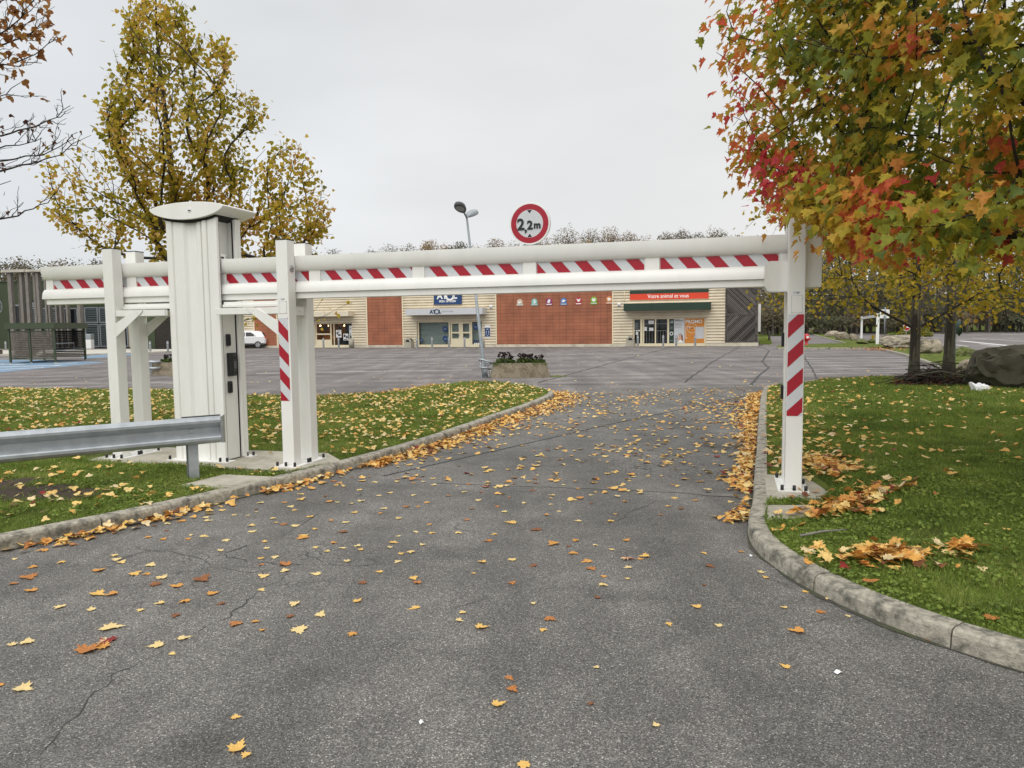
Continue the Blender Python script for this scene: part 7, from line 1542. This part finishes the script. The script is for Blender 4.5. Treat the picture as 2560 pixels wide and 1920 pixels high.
# right lawn: thick by the kerb and post, scattered further out, two raked heaps
P4 = pts_in(LR, (1.9, 15, 3.6, 23), 14500, lambda P: np.clip((np.interp(P[:, 1], [3.6, 6.4, 7.4, 8.5, 15, 22], [.004, .01, .06, .16, .15, .05]) + 1.15 * np.exp(-((edge_dist(rin_, P) if False else np.min(np.linalg.norm(P[:, None, :] - rin_[None, ::4], axis=2), axis=1)) / 1.05) ** 2) * np.interp(P[:, 1], [6.6, 7.8, 9, 14, 20], [0, .5, 1, .8, .3])) * (1 + .9 * nz2(P, 1.1, 9)), 0, 1))
k = np.ones(len(P4), bool)
for s_ in slabs: k &= ~(inside(s_, P4) & (rng.random(len(P4)) < .95))
P4 = P4[k]; litter('leaf_litter', 'yellow leaves scattered over the right lawn, thickest along the kerb', P4, lambda P: LR.z(P) + .025, rng.uniform(.05, .11, len(P4)), hueL(len(P4), .68, .19), .28)
def heap(label, c, rx, ry, n, h_, rot=0.0, hm=.42, pad=.12):
    a, r_ = rng.uniform(0, 6.283, n), np.abs(rng.normal(0, .62, n)); q = np.c_[r_ * np.cos(a) * rx, r_ * np.sin(a) * ry]; cr, sr = math.cos(rot), math.sin(rot); q = np.c_[q[:, 0] * cr - q[:, 1] * sr, q[:, 0] * sr + q[:, 1] * cr]; P = np.array(c) + q * (1 + .35 * nz2(q + np.array(c), 3, 2))[:, None]
    litter('leaf_heap', label, P, lambda P: LR.z(P) + .02 + h_ * np.exp(-r_ ** 2 * 1.5) * rng.random(n) * .7, rng.uniform(.055, .13, n), hueL(n, hm, .26), .38, 0, 'maple', 'leaf heap')
heap('heap of orange and yellow leaves on the near right lawn', G2(2215, 1375, .2), .44, .22, 150, .05, -.25, .52)
heap('small heap of brown and tan leaves on the near right lawn, right of the big heap', G2(2395, 1375, .2), .20, .12, 32, .04, -.1, .45)
heap('drift of orange leaves beside the barrier post slab', G2(2110, 1262, .18), .62, .28, 200, .05, .55, .46)
heap('drift of leaves running back from the post slab under the maple', G2(2190, 1225, .2), .60, .24, 90, .03, .35, .52)
heap('drift of leaves against the back of the barrier post', G2(2060, 1160, .18), .36, .80, 300, .04, -.2, .56)
# leaves on the drive: small ones far off as one mass
drive = np.vstack([lk[np.argmin(np.abs(lk[:, 1] - 5)):][:-8], rk[:np.argmin(np.abs(rk[:, 1] - 4.2))]])
class _D: poly = drive
P5 = pts_in(_D, (-5, 7.5, 7.6, 22), 9800, lambda P: np.clip(np.interp(P[:, 1], [7.6, 9.2, 10.5, 12, 15, 19, 22], [.10, .22, .28, .40, .45, .30, .15]) * (.85 + 1.6 * nz2(P, .8, 7) + .5 * nz2(P, 2.5, 3)), 0, 1))
litter('leaf_litter', 'loose yellow leaves strewn over the far half of the drive', P5, z0f, rng.uniform(.055, .11, len(P5)), hueL(len(P5), .60, .17), .14)
P6 = np.c_[rng.uniform(-24, 16, 2300), 19 + 34 * rng.random(2300) ** 1.6]; bad = inside(LL.poly, P6) | inside(LR.poly, P6) | inside(VM.poly, P6); P6 = P6[~bad & (rng.random(len(P6)) < np.clip(.12 + .5 * nz2(P6, .35, 2) + np.interp(P6[:, 1], [19, 26], [.25, 0]), .02, 1))]
litter('leaf_litter', 'scattered pale leaves dotting the car park beyond the drive', P6, z0f, rng.uniform(.06, .11, len(P6)), hueL(len(P6), .72, .15), .15)
bk = np.array([G2(622, 996), G2(800, 996), G2(953, 989), G2(1020, 980), G2(1130, 962)]); P7, _d = along(bk, 900, lambda f, q: .35 + 0 * f, 0, 1, 1); litter('leaf_litter', 'line of orange leaves along the back edge of the left lawn', P7, z0f, rng.uniform(.06, .11, len(P7)), hueL(len(P7), .40, .16), .3)
a, b = G2(2185, 872), G2(2215, 881); P8 = np.array(a) + rng.random((260, 1)) * (np.array(b) - np.array(a)) + rng.normal(0, .5, (260, 2)) * [1.6, .6]; litter('leaf_litter', 'small drift of reddish leaves in the corner of the far kerb', P8, lambda P: .10 + 0 * P[:, 0], rng.uniform(.08, .14, 260), hueL(260, .15, .1), .4)
# single leaves: one object each, the larger ones nearest the camera
def leaf_mesh(i, hue, curl, stalk):
    V, F_ = leaf_template('maple', .0); V = V.copy(); V[:, 2] = curl * (.55 * V[:, 0] ** 2 * 2 + .30 * (V[:, 1] - .4) ** 2) + .05 * np.array([noise.noise((x * 4 + i, y * 4, i)) for x, y, z in V]); V[:, 2] -= V[:, 2].min()
    F2 = list(map(tuple, F_)); n = len(V); Vs = [tuple(v) for v in V] + [(0, 0, .02), (.02, 0, .02), (stalk, -.45, .05)]; F2.append((n, n + 1, n + 2))
    me = bpy.data.meshes.new('fallen_leaf'); me.from_pydata(Vs, [], F2); me.materials.append(M['litter']); at = me.attributes.new('hue', 'FLOAT', 'FACE'); at.data.foreach_set('value', np.clip(np.full(len(F2), hue) + .025 * np.random.default_rng(i).normal(0, 1, len(F2)), 0, .955 if hue < .99 else 1).astype(np.float32)); me.update(); return me
HUES = {'dark red': 1.0, 'brown': .06, 'rust orange': .20, 'orange': .36, 'golden yellow': .62, 'yellow': .80, 'pale tan': .89}
LM = {k: [leaf_mesh(i * 7 + j, h, (.08, .2, .45, -.25)[j], (.1, -.12, .05, .0)[j]) for j in range(4)] for i, (k, h) in enumerate(HUES.items())}
def leaf(px, py, col, wpx, label, group, rz=None, xy=None, zf=0.0):
    q = G(px, py, zf) if xy is None else np.array([xy[0], xy[1], zf]); o = bpy.data.objects.new('fallen_leaf', random.choice(LM[col])); COL.objects.link(o)
    s_ = wpx * math.hypot(q[0], q[1]) / FPX * 1.0; s_ = min(max(s_ * .88, .04), .15); o.scale = (s_ * random.uniform(.72, 1.05), s_, s_ * random.uniform(.7, 1.6)); o.location = (q[0], q[1], zf + .004); o.rotation_euler = (random.uniform(-.06, .06), random.uniform(-.06, .06), random.uniform(0, 6.28) if rz is None else rz); return tag(o, label, 'fallen leaf', group)
FG = [(199, 1635, 'rust orange', 70), (276, 1607, 'dark red', 55), (250, 1625, 'orange', 50), (255, 1571, 'pale tan', 70), (445, 1600, 'pale tan', 45), (408, 1612, 'pale tan', 45), (425, 1635, 'yellow', 22), (65, 1612, 'pale tan', 45), (30, 1616, 'pale tan', 26), (45, 1720, 'pale tan', 50), (8, 1711, 'orange', 30), (357, 1528, 'yellow', 26), (443, 1536, 'brown', 34), (520, 1488, 'orange', 34), (562, 1508, 'brown', 26), (411, 1508, 'yellow', 28), (595, 1556, 'rust orange', 42), (630, 1555, 'orange', 30), (651, 1579, 'orange', 20), (746, 1569, 'pale tan', 55), (730, 1544, 'brown', 28), (796, 1544, 'pale tan', 42), (884, 1583, 'orange', 32), (888, 1507, 'golden yellow', 36), (739, 1507, 'pale tan', 40), (579, 1795, 'golden yellow', 30), (585, 1884, 'golden yellow', 62), (620, 1884, 'golden yellow', 32), (235, 1484, 'golden yellow', 46), (294, 1485, 'orange', 36), (154, 1515, 'pale tan', 32), (228, 1528, 'pale tan', 30), (472, 1501, 'orange', 36), (649, 1474, 'yellow', 24), (904, 1461, 'brown', 30), (956, 1431, 'golden yellow', 28), (800, 1437, 'pale tan', 34), (719, 1415, 'rust orange', 52), (662, 1438, 'yellow', 34), (497, 1447, 'brown', 50), (452, 1468, 'orange', 40), (391, 1465, 'brown', 36), (398, 1449, 'pale tan', 38), (325, 1440, 'golden yellow', 38), (237, 1431, 'orange', 36), (68, 1440, 'rust orange', 54), (1311, 1906, 'golden yellow', 55), (1234, 1767, 'golden yellow', 50), (1273, 1720, 'rust orange', 45), (1266, 1692, 'rust orange', 36), (1643, 1818, 'pale tan', 28), (1497, 1671, 'pale tan', 22), (1366, 1546, 'rust orange', 40), (1350, 1576, 'golden yellow', 26), (1190, 1572, 'golden yellow', 44), (1140, 1551, 'pale tan', 28), (1158, 1535, 'yellow', 24), (1048, 1518, 'golden yellow', 40), (1328, 1511, 'pale tan', 20), (1494, 1497, 'brown', 24), (1500, 1461, 'yellow', 32), (1472, 1419, 'rust orange', 38), (1477, 1402, 'orange', 36), (1555, 1397, 'dark red', 42), (1278, 1456, 'rust orange', 28), (1670, 1558, 'golden yellow', 28), (1751, 1520, 'golden yellow', 32), (1804, 1567, 'pale tan', 26), (1756, 1464, 'brown', 14), (1479, 1757, 'brown', 22), (1290, 1308, 'golden yellow', 38), (1350, 1323, 'brown', 40), (1141, 1332, 'yellow', 26), (1390, 1358, 'orange', 42), (1420, 1368, 'brown', 22), (1442, 1351, 'orange', 30), (1561, 1353, 'orange', 28), (1230, 1352, 'rust orange', 30), (1242, 1336, 'golden yellow', 22), (1534, 1376, 'yellow', 22), (2009, 1582, 'orange', 46), (2041, 1530, 'rust orange', 30), (2071, 1496, 'yellow', 26), (2006, 1480, 'golden yellow', 26), (2124, 1544, 'pale tan', 20), (1965, 1522, 'yellow', 22), (1920, 1447, 'golden yellow', 26), (1903, 1434, 'pale tan', 24), (1973, 1672, 'golden yellow', 36), (2327, 1604, 'brown', 20), (2467, 1640, 'brown', 40), (1207, 1219, 'dark red', 26), (868, 1330, 'brown', 32), (760, 1348, 'orange', 46), (770, 1340, 'golden yellow', 30)]
WHERE = lambda px, py: 'at the bottom of the picture' if py > 1640 else ('on the near left of the drive' if px < 950 and py > 1400 else ('in the middle of the near drive' if px < 1800 and py > 1380 else ('by the curve of the right kerb' if px >= 1800 else 'further up the drive')))
for px, py, c, w_ in FG: leaf(px, py, c, w_, f'{c} fallen maple leaf lying {WHERE(px, py)}', 'leaves fallen on the drive')
for px, py, c, w_ in ((2163, 1449, 'rust orange', 42), (2223, 1423, 'golden yellow', 38), (2462, 1537, 'rust orange', 42), (1943, 1322, 'golden yellow', 28), (2018, 1375, 'golden yellow', 24), (2050, 1400, 'yellow', 22), (2520, 1364, 'golden yellow', 24), (2460, 1345, 'yellow', 14)):
    q = G2(px, py, .15); z = float(LR.z(np.array([q]))[0]); leaf(px, py, c, w_, f'{c} fallen leaf lying in the grass of the near right lawn', 'leaves fallen on the near right lawn', None, q, z + .03)
cnt = 0; used = [G2(a, b) for a, b, *_ in FG]
while cnt < 185:
    x, y = random.uniform(-4.5, 3), 5.0 + 4.0 * random.random() ** .8
    if random.random() < .55 * min(1, max(0, (x + 1.2) / 2.5)): continue
    if not inside(drive, np.array([[x, y]]))[0] or min((x - a) ** 2 + (y - b) ** 2 for a, b in used) < .012: continue
    u_ = FPX * x / y; c = random.choice(['brown', 'rust orange', 'orange', 'orange', 'golden yellow', 'golden yellow', 'yellow', 'yellow', 'pale tan', 'pale tan', 'pale tan']); used.append((x, y)); px = 1280 + u_
    side = 'left of the middle of the drive below the beam' if px < 1100 else 'right of the middle of the drive below the beam'
    leaf(0, 0, c, random.uniform(.055, .105) * FPX / y, f'small {c} fallen leaf {side}', 'small leaves fallen on the drive below the beam', None, (x, y)); cnt += 1
# litter scraps and a stick
for px, py, L_, lab in ((2096, 1684, .04, 'white paper scrap on the asphalt below the right kerb'), (1878, 1392, .018, 'tiny white scrap by the bend of the right kerb'), (1054, 1810, .02, 'small white scrap on the near drive')):
    q = G(px, py); o = thing('paper_scrap', lab, 'litter', (q[0], q[1], .004), .4); mb = MB(); mb.mesh([(-L_ / 2, -.012, .002), (0, -.016, .012), (L_ / 2, -.008, .003), (L_ / 2, .012, .006), (0, .014, .014), (-L_ / 2, .012, .004)], [(0, 1, 4, 5), (1, 2, 3, 4)]); mb.build('paper', M['paper'], o)
a, b = G(2000, 1340, .14), G(2115, 1318, .2); z1_ = float(LR.z(np.array([a[:2]]))[0]); o = thing('stick', 'pale dry stick on the grass in front of the chamber cover', 'stick', (a[0], a[1], z1_ + .04)); d = b - a; mb = MB(); mb.tube([(0, 0, 0), (d[0] * .5, d[1] * .5, .03), (d[0], d[1], .04)], [.010, .009, .005], 6); mb.build('stem', M['woodgrey'], o)
